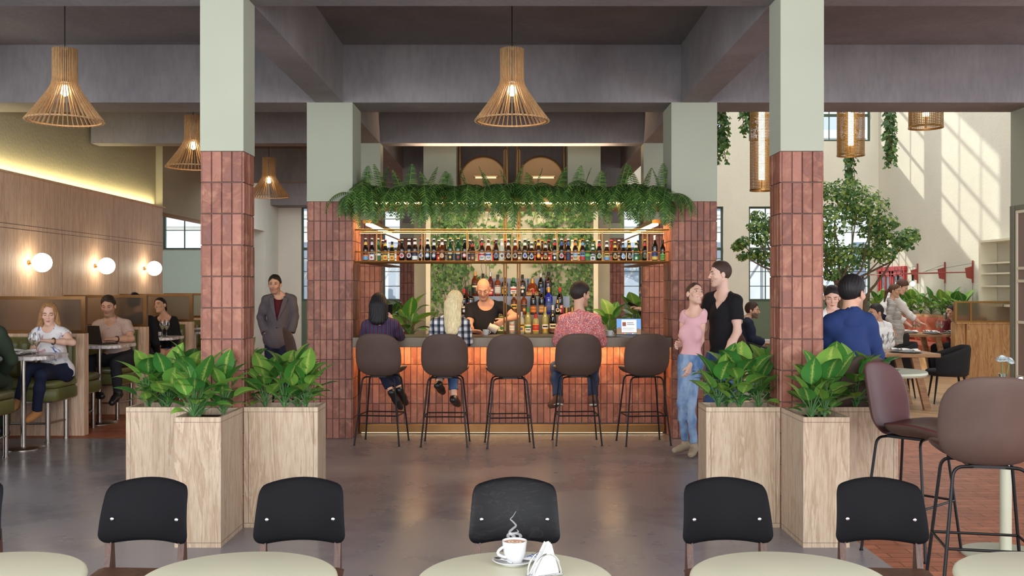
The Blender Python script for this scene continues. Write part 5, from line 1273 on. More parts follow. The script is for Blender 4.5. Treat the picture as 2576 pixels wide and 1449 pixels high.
# two outer fronds that spill over the bar columns
for s,l in ((-1,'fern frond spilling over the left bar column'),(1,'fern frond spilling over the right bar column')):
    r=thing('fern',l,'fern',(s*1.64,10.66,2.53),0,'ferns over the bar'); rd=random.Random(5+s); b=MB()
    for k in range(5): frond(b,(0,-.05,0),R(-90+s*rd.uniform(20,58)),rd.uniform(.42,.58),rd.uniform(40,60),150,rd,.11)
    b.build('fronds',[M['leaf_fern'],M['rachis']],r,True)
# ivy
def ivy_leaf(b,p,n,rot,sz,rd):
    n=Vector(n).normalized(); u=n.cross(Vector((0,0,1)));
    if u.length<.1: u=n.cross(Vector((0,1,0)))
    u.normalize(); v=n.cross(u).normalized(); a,c=cos(rot),sin(rot); U=u*a+v*c; V2=v*a-u*c
    sh=[(0,0),(.42,-.12),(.5,.28),(.26,.42),(.0,1.0),(-.26,.42),(-.5,.28),(-.42,-.12)]
    b.add([Vector(p)+(U*x+V2*y)*sz+n*(sz*.12*abs(x)) for x,y in sh],[(0,1,2,3),(0,3,4),(0,4,5),(0,5,6,7)])
rd=random.Random(3); b=MB()
def ivy_density(x,z):
    e=abs(x)/1.07; return max(0,min(1,(e-.38)*2.6)) *(1.0 if z>1.35 else .75)+(.30 if z>2.0-.15*sin(4*x) else .06)
for k in range(5200):
    x=rd.uniform(-1.06,1.06); z=rd.uniform(1.0,2.68)
    if rd.random()<ivy_density(x,z)*(.55+.9*(.5+.5*sin(11*x+3*sin(6*z)))):
        ivy_leaf(b,(x,13.21-rd.uniform(.0,.09),z),(rd.uniform(-.5,.5),-1,rd.uniform(-.3,.6)),rd.uniform(2.4,3.9),rd.uniform(.035,.062),rd)
r=thing('climbing_ivy','ivy climbing over the lit wall behind the bartender','ivy',(0,13.2,1.0),0,None,'stuff',True)
b.build('leaves',M['leaf_ivy'],r); b=MB()
for k in range(26):
    x=rd.choice((-1,1))*rd.uniform(.3,1.04); z=2.68; pts=[(x,13.205,z)]
    while z>1.1+rd.uniform(0,.6): z-=.1; x=max(-1.06,min(1.06,x+rd.uniform(-.04,.04))); pts.append((x,13.2,z))
    b.tube(pts,.003,4)
b.build('runners',M['bark'],r)
# hanging vines in the hall
def vine(px,ytop,ybot,d,wpx,label,seed):
    rd=random.Random(seed); t=P(px,ytop,d); e=P(px,ybot,d); w=wpx*d/FPX; z1=min(6.4,t.z+1.2)
    r=thing('hanging_vine',label,'vine',(t.x,d,e.z),0,'vines hanging in the hall',None,True); b=MB(); s=MB(); L=z1-e.z
    for k in range(6):
        x=t.x+rd.uniform(-.4,.4)*w; y=d+rd.uniform(-.1,.1); z=z1; pts=[(x,y,z)]; end=e.z+rd.uniform(0,.35)*L*.4*(k>0)
        while z>end:
            z-=.07; x+=rd.uniform(-.025,.025)+(t.x-x)*.04; y+=rd.uniform(-.02,.02); pts.append((x,y,z))
            for q in range(3):
                a=rd.uniform(0,2*pi); o=rd.uniform(.02,.09); pp=(x+cos(a)*o,y+sin(a)*o,z+rd.uniform(-.05,.03))
                ivy_leaf(b,pp,(cos(a),sin(a)-.5,.6),rd.uniform(2.3,4.0),rd.uniform(.055,.10),rd)
        s.tube(pts,.006,4)
    b.build('leaves',M['leaf_vine'],r); s.build('stems',M['bark'],r)
    b=MB(); b.cyl((t.x,d,z1),(t.x,d,10),.006,5); b.build('hanging_wire',M['black_metal'],r)
vine(1815,285,405,15.5,34,'green vine hanging just right of the right bar column',1); vine(1893,285,345,15.2,48,'bushy vine beside the long perforated lamp',2); vine(2243,285,412,17,40,'long vine hanging between the two perforated lamps',3); vine(2138,400,470,17.5,30,'vine hanging below the perforated lamp above the tree',4)
# the tree
rd=random.Random(11); base=P(2118,1010,15.6); r=thing('indoor_tree','multi-stemmed indoor tree with small leaves before the tall window','tree',(base.x,15.6,0),0,None,None,True)
w=MB(); lf=MB()
def cluster(c,rad,n,rz=.75):
    for k in range(n):
        while True:
            q=Vector((rd.uniform(-1,1),rd.uniform(-1,1),rd.uniform(-1,1)))
            if q.length<1 and q.length>.35: break
        p=Vector(c)+Vector((q.x*rad,q.y*rad,q.z*rad*rz)); nn=Vector((q.x+rd.uniform(-.6,.6),q.y+rd.uniform(-.6,.6)-.3,q.z+rd.uniform(-.2,1.0)))
        nn.normalize(); u=nn.cross(Vector((rd.uniform(-1,1),rd.uniform(-1,1),rd.uniform(-1,1)))).normalized(); v=nn.cross(u); s=rd.uniform(.026,.046)
        lf.add([p-u*s,p+v*s*.62+nn*.008,p+u*s*1.1,p-v*s*.62+nn*.008],[(0,1,2,3)])
def limb(pts,r0,r1):
    pts=[Vector(p) for p in pts]; out=[]
    for i in range(len(pts)-1):
        for t in (0,.25,.5,.75): out.append(pts[i].lerp(pts[i+1],t)+Vector((rd.uniform(-.02,.02),rd.uniform(-.02,.02),rd.uniform(-.01,.01)))*(1 if (i or t) else 0))
    out.append(pts[-1]); n=len(out); w.tube(out,[r0+(r1-r0)*i/(n-1) for i in range(n)],7)
T=lambda px,py,dd=0:P(px,py,15.6+dd)
CL=[(2100,500,110,0),(2160,505,100,.2),(2190,520,80,-.2),(2085,560,95,-.2),(2130,480,80,.1),(2195,575,70,.2),(2225,560,60,0),(2110,640,85,-.3),(2150,650,75,.2),(2240,610,70,.1),(2275,605,60,0),(2290,590,42,.1),(2225,640,55,-.2),(2085,640,70,.3),(2190,630,55,.2),(2060,600,80,.2),(2040,540,80,0),(2020,600,70,0),(2000,560,80,.2),(1990,640,70,.1),(1960,560,70,.1),(1930,570,50,.2),(1915,600,48,0),(1935,650,52,.1),(1900,570,36,0),(1870,610,34,0),(1855,620,28,.1),(1868,645,26,0),(1900,640,36,.1),(1905,545,34,.1),(2150,545,60,.2),(2060,480,60,0),(2215,590,45,.3),(2120,690,40,.3),(2090,690,36,-.2)]
for px,py,rp,dd in CL: cluster(T(px,py,dd),rp*.0062*.62,int(2.9*rp),.7)
trunk=[T(2118,1010),T(2117,860),T(2113,730),T(2112,690)]
limb([base-Vector((0,0,base.z)),T(2117,860),T(2113,720)],.055,.04)
for e,m_ in (((2100,520),(2105,620)),((2160,520),(2140,640)),((2070,560),(2080,670)),((2190,560),(2165,680)),((2235,620),(2180,700)),((2285,600),(2240,660)),((2045,600),(2080,690)),((2000,580),(2040,690)),((1935,570),(1985,690)),((1905,600),(1960,690)),((1865,615),(1930,668)),((1860,643),(1925,672)),((1905,560),(1940,640)),((1930,650),(1985,680))):
    a=T(2113,722,0) if e[0]>2040 else T(2095,740,.1); limb([a,T(m_[0],m_[1],rd.uniform(-.2,.2)),T(e[0],e[1],rd.uniform(-.1,.1))],.022,.006)
limb([T(2113,740),T(2080,735,.1),T(2040,700,.1),T(1985,690,.1)],.03,.016); limb([T(2175,800,.1),T(2178,740,.1),T(2220,690),T(2250,650)],.03,.01); limb([T(2135,840),T(2175,790,.1)],.03,.028); limb([T(2117,860),T(2135,838)],.03,.03)
w.build('trunk',M['bark'],r,True); lf.build('leaves',M['leaf_tree'],r)
b=MB(); b.lathe([(.34,0),(.38,.02),(.38,.5),(.35,.5),(.34,.46),(.001,.46)],28,caps=False); o=b.build('tree_tub',M['bronze_top'],None,True); o.location=(base.x,15.6,0); tag(o,'dark round tub holding the indoor tree','pot')
# ---------------------------------------------------------------- people: bodies, clothes and hair grown as smooth skins
f32=np.float32
def A3(v): return np.array([v[0],v[1],v[2]],f32)
def cone(a,b,r1,r2,k=.02,op=1,cap=None): return ('c',A3(a),A3(b),f32(r1),f32(r2),f32(k),op,cap)
def ell(c,axes,r,k=.02,op=1): return ('e',A3(c),np.array([list(x) for x in axes],f32),np.array(r,f32),f32(k),op)
def pdist(p,X):
    if p[0]=='c':
        a,b=p[1],p[2]; ba=b-a; L=float(ba@ba)+1e-9; pa=X-a; t=np.clip((pa@ba)/L,0,1); d=np.sqrt(((pa-t[...,None]*ba)**2).sum(-1))-(p[3]+t*(p[4]-p[3]))
        if p[7] is not None: d=np.maximum(d,(X-A3(p[7][0]))@A3(p[7][1]))
        return d
    q=(X-p[1])@p[2].T; k0=np.sqrt(((q/p[3])**2).sum(-1))+1e-6; k1=np.sqrt(((q/p[3]**2)**2).sum(-1))+1e-6
    return k0*(k0-1)/k1
def comb(acc,d,k,op):
    if op>0: h=np.clip(.5+.5*(acc-d)/k,0,1); return acc+(d-acc)*h-k*h*(1-h)
    h=np.clip(.5-.5*(acc+d)/k,0,1); return acc+(-d-acc)*h+k*h*(1-h)
def skin_net(prims,h,post=None,clip=None,B=8):
    """surface nets over the blocks near the surface -> (verts, quads)"""
    lo=np.full(3,1e9);hi=-lo
    for p in prims:
        op=p[6] if p[0]=='c' else p[5]
        if op<0: continue
        if p[0]=='c':
            r=max(p[3],p[4]); lo=np.minimum(lo,np.minimum(p[1],p[2])-r); hi=np.maximum(hi,np.maximum(p[1],p[2])+r)
        else: r=np.abs(p[2].T)@p[3]; lo=np.minimum(lo,p[1]-r); hi=np.maximum(hi,p[1]+r)
    if clip is not None: lo=np.maximum(lo,clip[0]); hi=np.minimum(hi,clip[1])
    lo=lo-3*h; hi=hi+3*h; nb=np.ceil((hi-lo)/(h*B)).astype(int); nb=np.maximum(nb,1)
    g=np.stack(np.meshgrid(*[np.arange(n) for n in nb],indexing='ij'),-1).reshape(-1,3)
    C=(lo+(g*B+(B-1)/2)*h).astype(f32); Rb=h*B*.9; acc=np.full(len(C),1e3,f32); D=[]
    for p in prims:
        d=pdist(p,C).astype(f32); D.append(d); k,op=(p[5],p[6]) if p[0]=='c' else (p[4],p[5]); acc=comb(acc,d,k,op)
    cf=post(C,acc) if post else acc
    keep=np.abs(cf)<Rb*1.25+.012; kb=np.nonzero(keep)[0]
    o=np.stack(np.meshgrid(*[np.arange(B)]*3,indexing='ij'),-1).reshape(-1,3)
    X=(lo+((g[kb]*B)[:,None,:]+o[None])*h).astype(f32); F=np.full(X.shape[:2],1e3,f32)
    for p,d in zip(prims,D):
        k,op=(p[5],p[6]) if p[0]=='c' else (p[4],p[5]); s=np.nonzero(d[kb]<Rb*1.3+2*k)[0]
        if len(s): F[s]=comb(F[s],pdist(p,X[s]),k,op)
    if post: F=post(X.reshape(-1,3),F.reshape(-1)).reshape(F.shape)
    V=np.repeat(np.repeat(np.repeat(cf.reshape(nb),B,0),B,1),B,2).astype(f32)
    V6=V.reshape(nb[0],B,nb[1],B,nb[2],B); gk=g[kb]; V6[gk[:,0],:,gk[:,1],:,gk[:,2],:]=F.reshape(-1,B,B,B)
    V[V==0]=1e-6; S=V<0; n=np.array(V.shape)
    cnt=np.zeros(n-1,np.int8)
    for i in (0,1):
        for j in (0,1):
            for k in (0,1): cnt+=S[i:n[0]-1+i,j:n[1]-1+j,k:n[2]-1+k]
    act=(cnt>0)&(cnt<8); I=np.argwhere(act); idx=np.full(n-1,-1,np.int64); idx[act]=np.arange(len(I))
    P_=np.zeros((len(I),3)); N_=np.zeros(len(I))
    for ax in range(3):
        b,c=[x for x in range(3) if x!=ax]
        for i in (0,1):
            for j in (0,1):
                q=I.copy(); q[:,b]+=i; q[:,c]+=j; q2=q.copy(); q2[:,ax]+=1
                a0=V[q[:,0],q[:,1],q[:,2]]; a1=V[q2[:,0],q2[:,1],q2[:,2]]; m=(a0<0)!=(a1<0); t=np.where(m,a0/(a0-a1+1e-12),0)
                pt=q.astype(float); pt[:,ax]+=t; P_+=pt*m[:,None]; N_+=m
    verts=lo+(P_/np.maximum(N_,1)[:,None])*h; Q=[]
    for ax in range(3):
        b,c=[(1,2),(2,0),(0,1)][ax]; sl0=[slice(None)]*3; sl1=[slice(None)]*3; sl0[ax]=slice(0,-1); sl1[ax]=slice(1,None)
        E=np.argwhere(S[tuple(sl0)]!=S[tuple(sl1)]); E=E[(E[:,b]>0)&(E[:,c]>0)&(E[:,b]<n[b]-1)&(E[:,c]<n[c]-1)]
        def ci(db,dc): q=E.copy(); q[:,b]-=db; q[:,c]-=dc; return idx[q[:,0],q[:,1],q[:,2]]
        quad=np.stack([ci(0,0),ci(1,0),ci(1,1),ci(0,1)],1); fl=S[E[:,0],E[:,1],E[:,2]]; quad[~fl]=quad[~fl][:,::-1]; Q.append(quad)
    Q=np.concatenate(Q); Q=Q[(Q>=0).all(1)]
    return verts,Q
def np_mesh(name,verts,quads,mat,parent,cols=None):
    me=bpy.data.meshes.new(name); nv,nq=len(verts),len(quads)
    me.vertices.add(nv); me.vertices.foreach_set('co',np.asarray(verts,f32).ravel())
    me.loops.add(nq*4); me.loops.foreach_set('vertex_index',np.asarray(quads,np.int32).ravel())
    me.polygons.add(nq); me.polygons.foreach_set('loop_start',np.arange(0,nq*4,4,dtype=np.int32)); me.polygons.foreach_set('loop_total',np.full(nq,4,np.int32))
    me.polygons.foreach_set('use_smooth',np.ones(nq,bool)); me.update(calc_edges=True); me.validate()
    if cols is not None:
        at=me.attributes.new('col','FLOAT_COLOR','POINT'); at.data.foreach_set('color',np.asarray(cols,f32).ravel())
    if mat: me.materials.append(mat)
    o=bpy.data.objects.new(name,me); COL.objects.link(o)
    if parent is not None:
        o.parent=parent; o.matrix_parent_inverse=Matrix.Translation(-parent.location)
    return o
m=NT('skin'); m.set(.5,0,.35,Subsurface_Weight=.06,Subsurface_Scale=.02); a=m.n('Attribute',_attribute_name='col'); m.col(a.outputs['Color']); M['skin']=m.mat
def cloth(name,c,rough=.85,var=.06): 
    if name not in M: M[name]=plain(name,lin(*c),rough,0,.25,var,6,.12,150)
    return M[name]
def hairmat(name,c):
    if name not in M:
        m=NT(name); m.set(.6,0,.35); n=m.noise(m.coords((1,1,.12)),160,3,.6); a=lin(*c); m.col(m.ramp(n,[(.3,tuple(x*.6 for x in a[:3])+(1,)),(.7,tuple(min(1,x*1.25) for x in a[:3])+(1,))])); M[name]=m.mat
    return M[name]
def hand_prims(W,d,n,t,curl=.5,sc=1.0,thumb=.5,spread=0):
    """palm, four fingers of different lengths and a side thumb; n = palm side, t = thumb side"""
    W,d,n,t=[Vector(x) for x in (W,d,n,t)]; d.normalize(); t=(t-d*t.dot(d)).normalized(); n2=d.cross(t); n=n2 if n2.dot(n)>0 else -n2; o=[]
    for q,L in ((.030,.092),(.010,.096),(-.010,.092),(-.028,.084)):
        o.append(cone(W+t*q*.45*sc,W+(d*L+t*q)*sc,.017*sc,.0125*sc,.012))
    for q,L,kl,cq in ((.030,.092,.066,.9),(.010,.096,.074,1.0),(-.010,.092,.068,1.06),(-.028,.084,.054,1.12)):
        p=W+(d*L+t*q)*sc; dd=(d+t*q*spread*4).normalized(); r=.0088
        for s_,(f,rr) in enumerate(((.44,.0082),(.31,.0075),(.25,.0065))):
            a=curl*cq*(.75,1.0,.8)[s_]; ax=d.cross(n); dd=(Matrix.Rotation(a,3,dd.cross(n))@dd).normalized(); q2=p+dd*kl*f*sc
            o.append(cone(p,q2,r*sc,rr*sc,.004)); p=q2; r=rr
    p=W+(d*.028+t*.026+n*.004)*sc; dd=(d*.72+t*.62+n*.28*thumb).normalized(); q2=p+dd*.042*sc; o.append(cone(p,q2,.0125*sc,.0098*sc,.012)); dd=(dd*.8+d*.5+n*.35*thumb).normalized(); o.append(cone(q2,q2+dd*.034*sc,.0098*sc,.0075*sc,.004))
    return o
def frame_from(yaw,pitch,roll):
    y,p=R(yaw),R(pitch); f=Vector((sin(y)*cos(p),-cos(y)*cos(p),-sin(p))); up=Vector((sin(y)*sin(p),-cos(y)*sin(p),cos(p))); up=(Matrix.Rotation(R(roll),3,f)@up); r=f.cross(up)   # r = the person's right side
    return r.normalized(),f.normalized(),up.normalized()
PEOPLE=[]
def person(label,J,male=True,head=(0,0,0),hs=1.0,skin=(214,170,146),hair=None,top=None,bottom=None,shoes=None,hands={},h=1.0,jacket=None,fat=1.0,brow=(60,44,36),stubble=0,smile=0,extra=None,legs=True,lipc=None,facing=None,eyesopen=1.0,hat=None,toes=True,bust=1.0):
    """J: joints in the room. The body is ONE skin from crown to toes; clothes and hair are its parts."""
    J={k:Vector(v) for k,v in J.items()}
    base=Vector((J['hipL'].x*.5+J['hipR'].x*.5,J['hipL'].y*.5+J['hipR'].y*.5,0))
    r=thing('person',label,'person',base,0,None,None,True); fat=fat*(1.0 if male else .9); g=(.95 if male else .88)*fat
    MS=(J['shL']+J['shR'])/2; PM=(J['hipL']+J['hipR'])/2; up=(MS-PM).normalized(); rt=(J['shR']-J['shL']); rt=(rt-up*rt.dot(up)).normalized(); fw=up.cross(rt).normalized()
    hr=(J['hipR']-J['hipL']); hr=(hr-up*hr.dot(up)).normalized(); hf=up.cross(hr).normalized(); TL=(MS-PM).length; ax=(rt,fw,up)
    HC=J['head']; HR,HF,HU=frame_from(head[0]-math.degrees(math.atan2(HC.x,HC.y)),head[1],head[2]); k=hs*(1.0 if male else .94)
    def hp(x,y,z): return HC+HR*x*k+HF*y*k+HU*z*k
    hx=(HR,HF,HU); neckA=MS+up*.005-fw*.012; neckB=hp(0,-.022,-.045)
    sw=(J['shR']-J['shL']).length/2
    def torso(i=0.0,hip=True):
        o=[ell(MS-up*.175+fw*.005,ax,((sw*.84)+i,.112*g+i,.165+i),.05),ell(MS-up*.06,ax,(sw*.78+i,.080*g+i,.062+i),.05),
           ell(PM+up*(TL*.40),ax,((.126 if male else .110)*fat+i,(.102 if male else .088)*fat+i,.17+i),.06)]
        for q in ('L','R'): o.append(cone(MS+up*.070-fw*.014,J['sh'+q]-up*.004,.046*g+i,.046*g+i,.04))
        if not male:
            for s in (-1,1): o.append(ell(MS-up*.185+rt*s*.068+fw*.075*bust,ax,(.056*g+i,.044*bust+i,.058+i),.05))
        if hip: o+=pelvis(i)
        return o
    def pelvis(i=0.0):
        hx_=(hr,hf,up); o=[ell(PM+up*.035-hf*.005,hx_,((.158 if male else .162)*fat+i,.112*fat+i,.115+i),.05)]
        for q in ('L','R'): o.append(ell(J['hip'+q]-hf*.045-up*.02,hx_,(.085*fat+i,.085*fat+i,.09+i),.04))
        return o
    def arm(q,i=0.0,upto=3.0,ex=0.0):
        s,e,w=J['sh'+q],J['el'+q],J['wr'+q]; o=[]; u=(e-s); L=u.length; u.normalize()
        if upto<1.0:
            E=s+u*L*upto; o.append(cone(s,s+u*L*(upto+.25),.055*g+i,.048*g+i+ex,.03,1,(E,u))); return o
        o.append(cone(s,e,.051*g+i,.040*g+i,.03)); o.append(ell(s+u*L*.48+fw*.008,(rt,fw,up),(.046*g+i,.05*g+i,.07+i),.03))
        v=(w-e); l=v.length; v.normalize(); t=min(1.0,upto-1.0)
        if t<1.0: E=e+v*l*t; o.append(cone(e,e+v*l*(t+.15),.043*g+i,.036*g+i+ex,.02,1,(E,v)))
        else: o.append(cone(e,e+v*l*.42,.041*g+i,.041*g+i,.02)); o.append(cone(e+v*l*.42,w,.041*g+i,.0265*g+i*.9,.02))
        return o
    def leg(q,i=0.0,upto=3.0,ex=0.0):
        a,b,c=J['hip'+q],J['kn'+q],J['an'+q]; o=[]; u=(b-a); L=u.length; u.normalize(); gg=(1.0 if male else .95)*fat
        if upto<1.0: E=a+u*L*upto; return [cone(a,a+u*L*(upto+.15),.090*gg+i,.078*gg+i+ex,.04,1,(E,u))]
        o.append(cone(a,b,.088*gg+i,.056*gg+i,.04)); v=(c-b); l=v.length; v.normalize(); t=upto-1
        bk=(u-v*u.dot(v)); bk=bk.normalized() if bk.length>.15 else -hf
        E=b+v*l*min(t,1.0); cp=(E,v) if t<1.0 else None
        o.append(cone(b,b+v*l*.36+bk*.012,.052*gg+i,.049*gg+i,.03)); o.append(cone(b+v*l*.36+bk*.012,c,.049*gg+i,.036*gg+i+ex,.03,1,cp)); return o
    def foot(q,i=0.0):
        a,t=J['an'+q],J['to'+q]; v=(t-a); v.normalize(); n=(J['kn'+q]-a).normalized(); heel=a-v*.035-n*.04
        return [cone(a,heel,.036*g+i,.032*g+i,.02),cone(a-n*.015,a+(t-a)*.55-n*.012,.038*g+i,.036*g+i,.03),cone(a+(t-a)*.5-n*.015,t,.037*g+i,.026*g+i,.025),cone(heel,t-n*.006,.03*g+i,.024*g+i,.02)]
    # --- body
    P0=torso()+[cone(neckA,neckB,.056*(1 if male else .80),.050*(1 if male else .84),.024)]
    for q in 'LR': P0+=arm(q)
    if legs:
        for q in 'LR': P0+=leg(q)+foot(q)
    HP=[ell(hp(0,-.012,.032),hx,(.0745*k,.094*k,.088*k),.02),ell(hp(0,.022,-.035),hx,((.055 if male else .0515)*k,.064*k,(.082 if male else .079)*k),.025)]; nz=1.0 if male else .82
    for s in (-1,1):
        HP+=[cone(hp(s*(.048 if male else .043),-.004,-.045),hp(s*(.018 if male else .010),.066,-.099),(.018 if male else .014)*k,(.018 if male else .0155)*k,.025),ell(hp(s*.040,.056,-.020),hx,(.023*k,.020*k,.021*k),.018)]
        HP+=[cone(hp(s*.014,.086,.030),hp(s*.044,.070,.028),.0085*nz**2*k,.007*nz*k,.014),ell(hp(s*.079,-.010,-.008),(HR*.92+HF*s*.38,HF*.92-HR*s*.38,HU),(.008*k,.019*k,.031*k),.006)]
        HP+=[ell(hp(s*.032,.092,.008),hx,(.016*k,.011*k,.010*k),.010,-1)]
    HP+=[cone(hp(0,.084,.018),hp(0,.086+.020*nz,-.020),.0080*nz*k,.0110*nz*k,.011),ell(hp(0,.087+.020*nz,-.024),hx,(.0115*nz*k,.0105*nz*k,.009*nz*k),.006),ell(hp(.011*nz,.096,-.028),hx,(.0075*nz*k,.009*nz*k,.007*nz*k),.005),ell(hp(-.011*nz,.096,-.028),hx,(.0075*nz*k,.009*nz*k,.007*nz*k),.005)]
    w_=(.0225 if male else .0205)+.006*smile
    HP+=[cone(hp(-w_,.074,-.056+.010*smile),hp(0,.0865,-.0555-.003*smile),.0045*k,.0065*k,.006),cone(hp(w_,.074,-.056+.010*smile),hp(0,.0865,-.0555-.003*smile),.0045*k,.0065*k,.006),cone(hp(-w_*.8,.074,-.062),hp(0,.084,-.067-.004*smile),.0045*k,.0075*k,.006),cone(hp(w_*.8,.074,-.062),hp(0,.084,-.067-.004*smile),.0045*k,.0075*k,.006),ell(hp(0,.074,-.102),hx,(.02*k,.017*k,.014*k),.015)]
    hand_c={}
    HN=[]
    for q,spec in hands.items():
        d,n,t,curl=spec[:4]; hn=hand_prims(J['wr'+q]+Vector(d).normalized()*.01,d,n,t,curl,.97 if male else .88,*(spec[4:])); HN+=hn; hand_c[q]=J['wr'+q]+Vector(d).normalized()*.10
    ALL=P0+HP+HN
    vb,qb=skin_net(ALL,.011*h)
    vh,qh=skin_net(ALL,.0042*h,None,(np.array(HC)-.16*k,np.array(HC)+.16*k))
    def near(v,c,rad): return ((v-np.array(c))**2).sum(1)<rad*rad
    nk=np.array(HC-HU*.095*k); hu=np.array(HU)
    def inhead(v,m): return near(v,HC,.15*k-m)&(((v-np.array(HC))@hu)>(-.118*k+m))
    cb=vb[qb].mean(1); keep=~inhead(cb,.010)
    parts=[(vb,None)]
    sets=[]
    for q,c in hand_c.items(): keep&=~near(cb,c,.095)
    sets.append((vb,qb[keep])); ch=vh[qh].mean(1); sets.append((vh,qh[inhead(ch,0)]))
    for q,c in hand_c.items():
        v_,q_=skin_net(ALL,.0042*h,None,(np.array(c)-.13,np.array(c)+.13)); cc=v_[q_].mean(1); sets.append((v_,q_[near(cc,c,.105)]))
    V=[];Q=[];o_=0
    for v,q in sets:
        u_,inv=np.unique(q.ravel(),return_inverse=True); V.append(v[u_]); Q.append(inv.reshape(-1,4)+o_); o_+=len(u_)
    V=np.concatenate(V); Q=np.concatenate(Q)
    sk=np.array(lin(*skin)[:3]); Cc=np.tile(np.append(sk,1.0),(len(V),1))
    X=(V-np.array(HC))/k; lx=X@np.array(HR); ly=X@np.array(HF); lz=X@np.array(HU)
    hd=near(V,HC,.16*k)
    ss=lambda x: np.clip(x,0,1)**2*(3-2*np.clip(x,0,1))
    def tint(w,c): w=(w*hd)[:,None]; Cc[:,:3]=Cc[:,:3]*(1-w)+np.array(c)[:3]*w
    fr=ss((ly-.045)/.02); al=np.abs(lx)
    tint(.35*fr*np.exp(-((al-.042)/.014)**2-((lz+.024)/.014)**2),sk*np.array([1.0,.72,.68])); tint(.3*fr*np.exp(-(lx/.014)**2-((lz+.024)/.012)**2),sk*np.array([1.0,.74,.70]))
    if stubble:
        bw=ss((-.040-lz+.30*(al-.030))/.014+.2)*ss((.010+ly)/.02)*ss((lz+.150)/.03)*ss((.082-al)/.01); mu=fr*ss((.030-al)/.006)*ss((-.036-lz)/.006)*ss((lz+.058)/.005)
        tint(stubble*np.maximum(bw,mu),lin(*brow))
    le=1-np.sqrt((lx/(w_+.002))**2+((lz+.0605-14*smile*lx*lx)/.0105)**2); tint(.85*ss((ly-.058)/.01)*ss(le/.22),lin(*(lipc or ((186,104,96) if not male else (172,112,98)))))
    if smile>=.5: tint(ss((ly-.06)/.01)*ss((1-np.sqrt((lx/(w_*.78))**2+((lz+.0615-9*lx*lx)/.0046)**2))/.3),lin(238,233,226))
    else: tint(.5*fr*ss((w_*.9-al)/.004)*np.exp(-((lz+.0605)/.0016)**2),sk*.3)
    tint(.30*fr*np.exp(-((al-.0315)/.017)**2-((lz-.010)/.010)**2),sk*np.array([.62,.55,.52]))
    body=None
    # eyes belong to the same skin: lids, whites and irises
    eb=MB(); E=[]
    for s in (-1,1):
        c0=hp(s*.0315,.0745,.008); eb.ball((0,0,0),(.0135*k,.0135*k,.0135*k),16,M=Matrix.Translation(c0))
    ev=np.array(eb.v); eq=[f if len(f)==4 else (f[0],f[1],f[2],f[2]) for f in eb.f]
    EX=(ev-np.array(HC))/k; ez=EX@np.array(HU); ex_=EX@np.array(HR); ey=EX@np.array(HF)
    ec=np.tile(np.append(np.array(lin(228,222,214)[:3]),1.0),(len(ev),1)); ang=np.sqrt((np.abs(ex_)-.0315)**2+(ez-.008)**2)
    ec[(ang<.0075)&(ey>.074),:3]=np.array(lin(50,38,32)[:3]); lid=(ez>.0135-.0115*(1-eyesopen))|(ez<.0035); ec[lid,:3]=sk*.86; lash=(np.abs(ez-(.0135-.0115*(1-eyesopen)))<.0016)&(ey>.07); ec[lash,:3]=np.array(lin(52,38,32)[:3])
    q4=[f for f in eq]; tri=[f for f in eq if f[2]==f[3]]
    good=np.array([f for f in eq if f[2]!=f[3]])
    V=np.concatenate([V,ev]); Q=np.concatenate([Q,good+len(Cc)]); Cc=np.concatenate([Cc,ec])
    body=np_mesh('body',V,Q,M['skin'],r,Cc)
    if eyesopen>=0:
        b=MB()
        for s in (-1,1): b.tube([hp(s*.016,.0925,.0285),hp(s*.033,.087,.0325),hp(s*.050,.070,.0255)],[.0028*k,.0036*k,.0018*k],6)
        b.build('eyebrow_hair',hairmat('brow_%d_%d_%d'%brow,brow),r,True)
    # --- clothes
    ph=random.uniform(0,9)
    def folds(a): return lambda X,f: f+a*(np.sin(34*X[:,2]+7*np.sin(8*X[:,0]+ph)+5*X[:,1])*np.sin(13*X[:,0]+9*X[:,1]+ph))
    def garment(name,prims,mat,post=None,vox=.0085):
        v,q=skin_net(prims,vox*h,post); return np_mesh(name,v,q,mat,r) if len(q) else None
    def neckcut(kind,i):
        c=MS+up*.07; F=np.array(fw); U=np.array(up); RR=np.array(rt)
        def post(X,f):
            d=X-np.array(MS); x=d@RR; y=d@F; z=d@U
            rad=np.sqrt(x*x+(np.minimum(y+.012,0))**2+(np.maximum(y,0)*.35)**2); gn=1.0 if male else .84
            if kind=='crew': cut=.082*gn-np.sqrt(x*x+(y-.018)**2+(z-.076)**2)
            elif kind=='scoop': cut=(1-np.sqrt((x/.098)**2+((y-.05)/.15)**2+((z-.062)/.098)**2))*.09*gn
            elif kind=='v': cut=np.maximum(.080*gn-np.sqrt(x*x+(y-.01)**2+(z-.080)**2),np.minimum(z-(.045-np.maximum(0,.135-1.7*np.abs(x))),np.minimum(y-.01,.078*gn-np.abs(x))))
            elif kind=='deepv': cut=np.minimum(z-(.034-np.where(y>.0,np.maximum(.3*y,.31-4.2*np.abs(x)),0)),.082*gn-rad)
            else: cut=.082*gn-np.sqrt(x*x+(y-.015)**2+(z-.085)**2)
            return np.maximum(f,np.minimum(cut,.05))
        return post
    def layer(name,mat,sleeve,neck,hem,i=.013,amp=.003,flare=0.0,opening=False,vox=.0085):
        pr=torso(i)
        for q in 'LR':
            if sleeve>0: pr+=arm(q,i+.002,sleeve,.008)
        hemp=np.array(PM+up*hem); U=np.array(up); fd=folds(amp); nc=neckcut(neck,i)
        if flare: pr+=[ell(PM+up*.0,(hr,hf,up),((.165*fat+i+flare),(.125*fat+i+flare),.16),.06)]
        if hem<-.12:
            for q in 'LR': pr.append(cone(J['hip'+q],J['hip'+q]+(J['kn'+q]-J['hip'+q])*min(1.2,(-hem)/.42+.2),.10*fat+i,.095*fat+i+flare,.09))
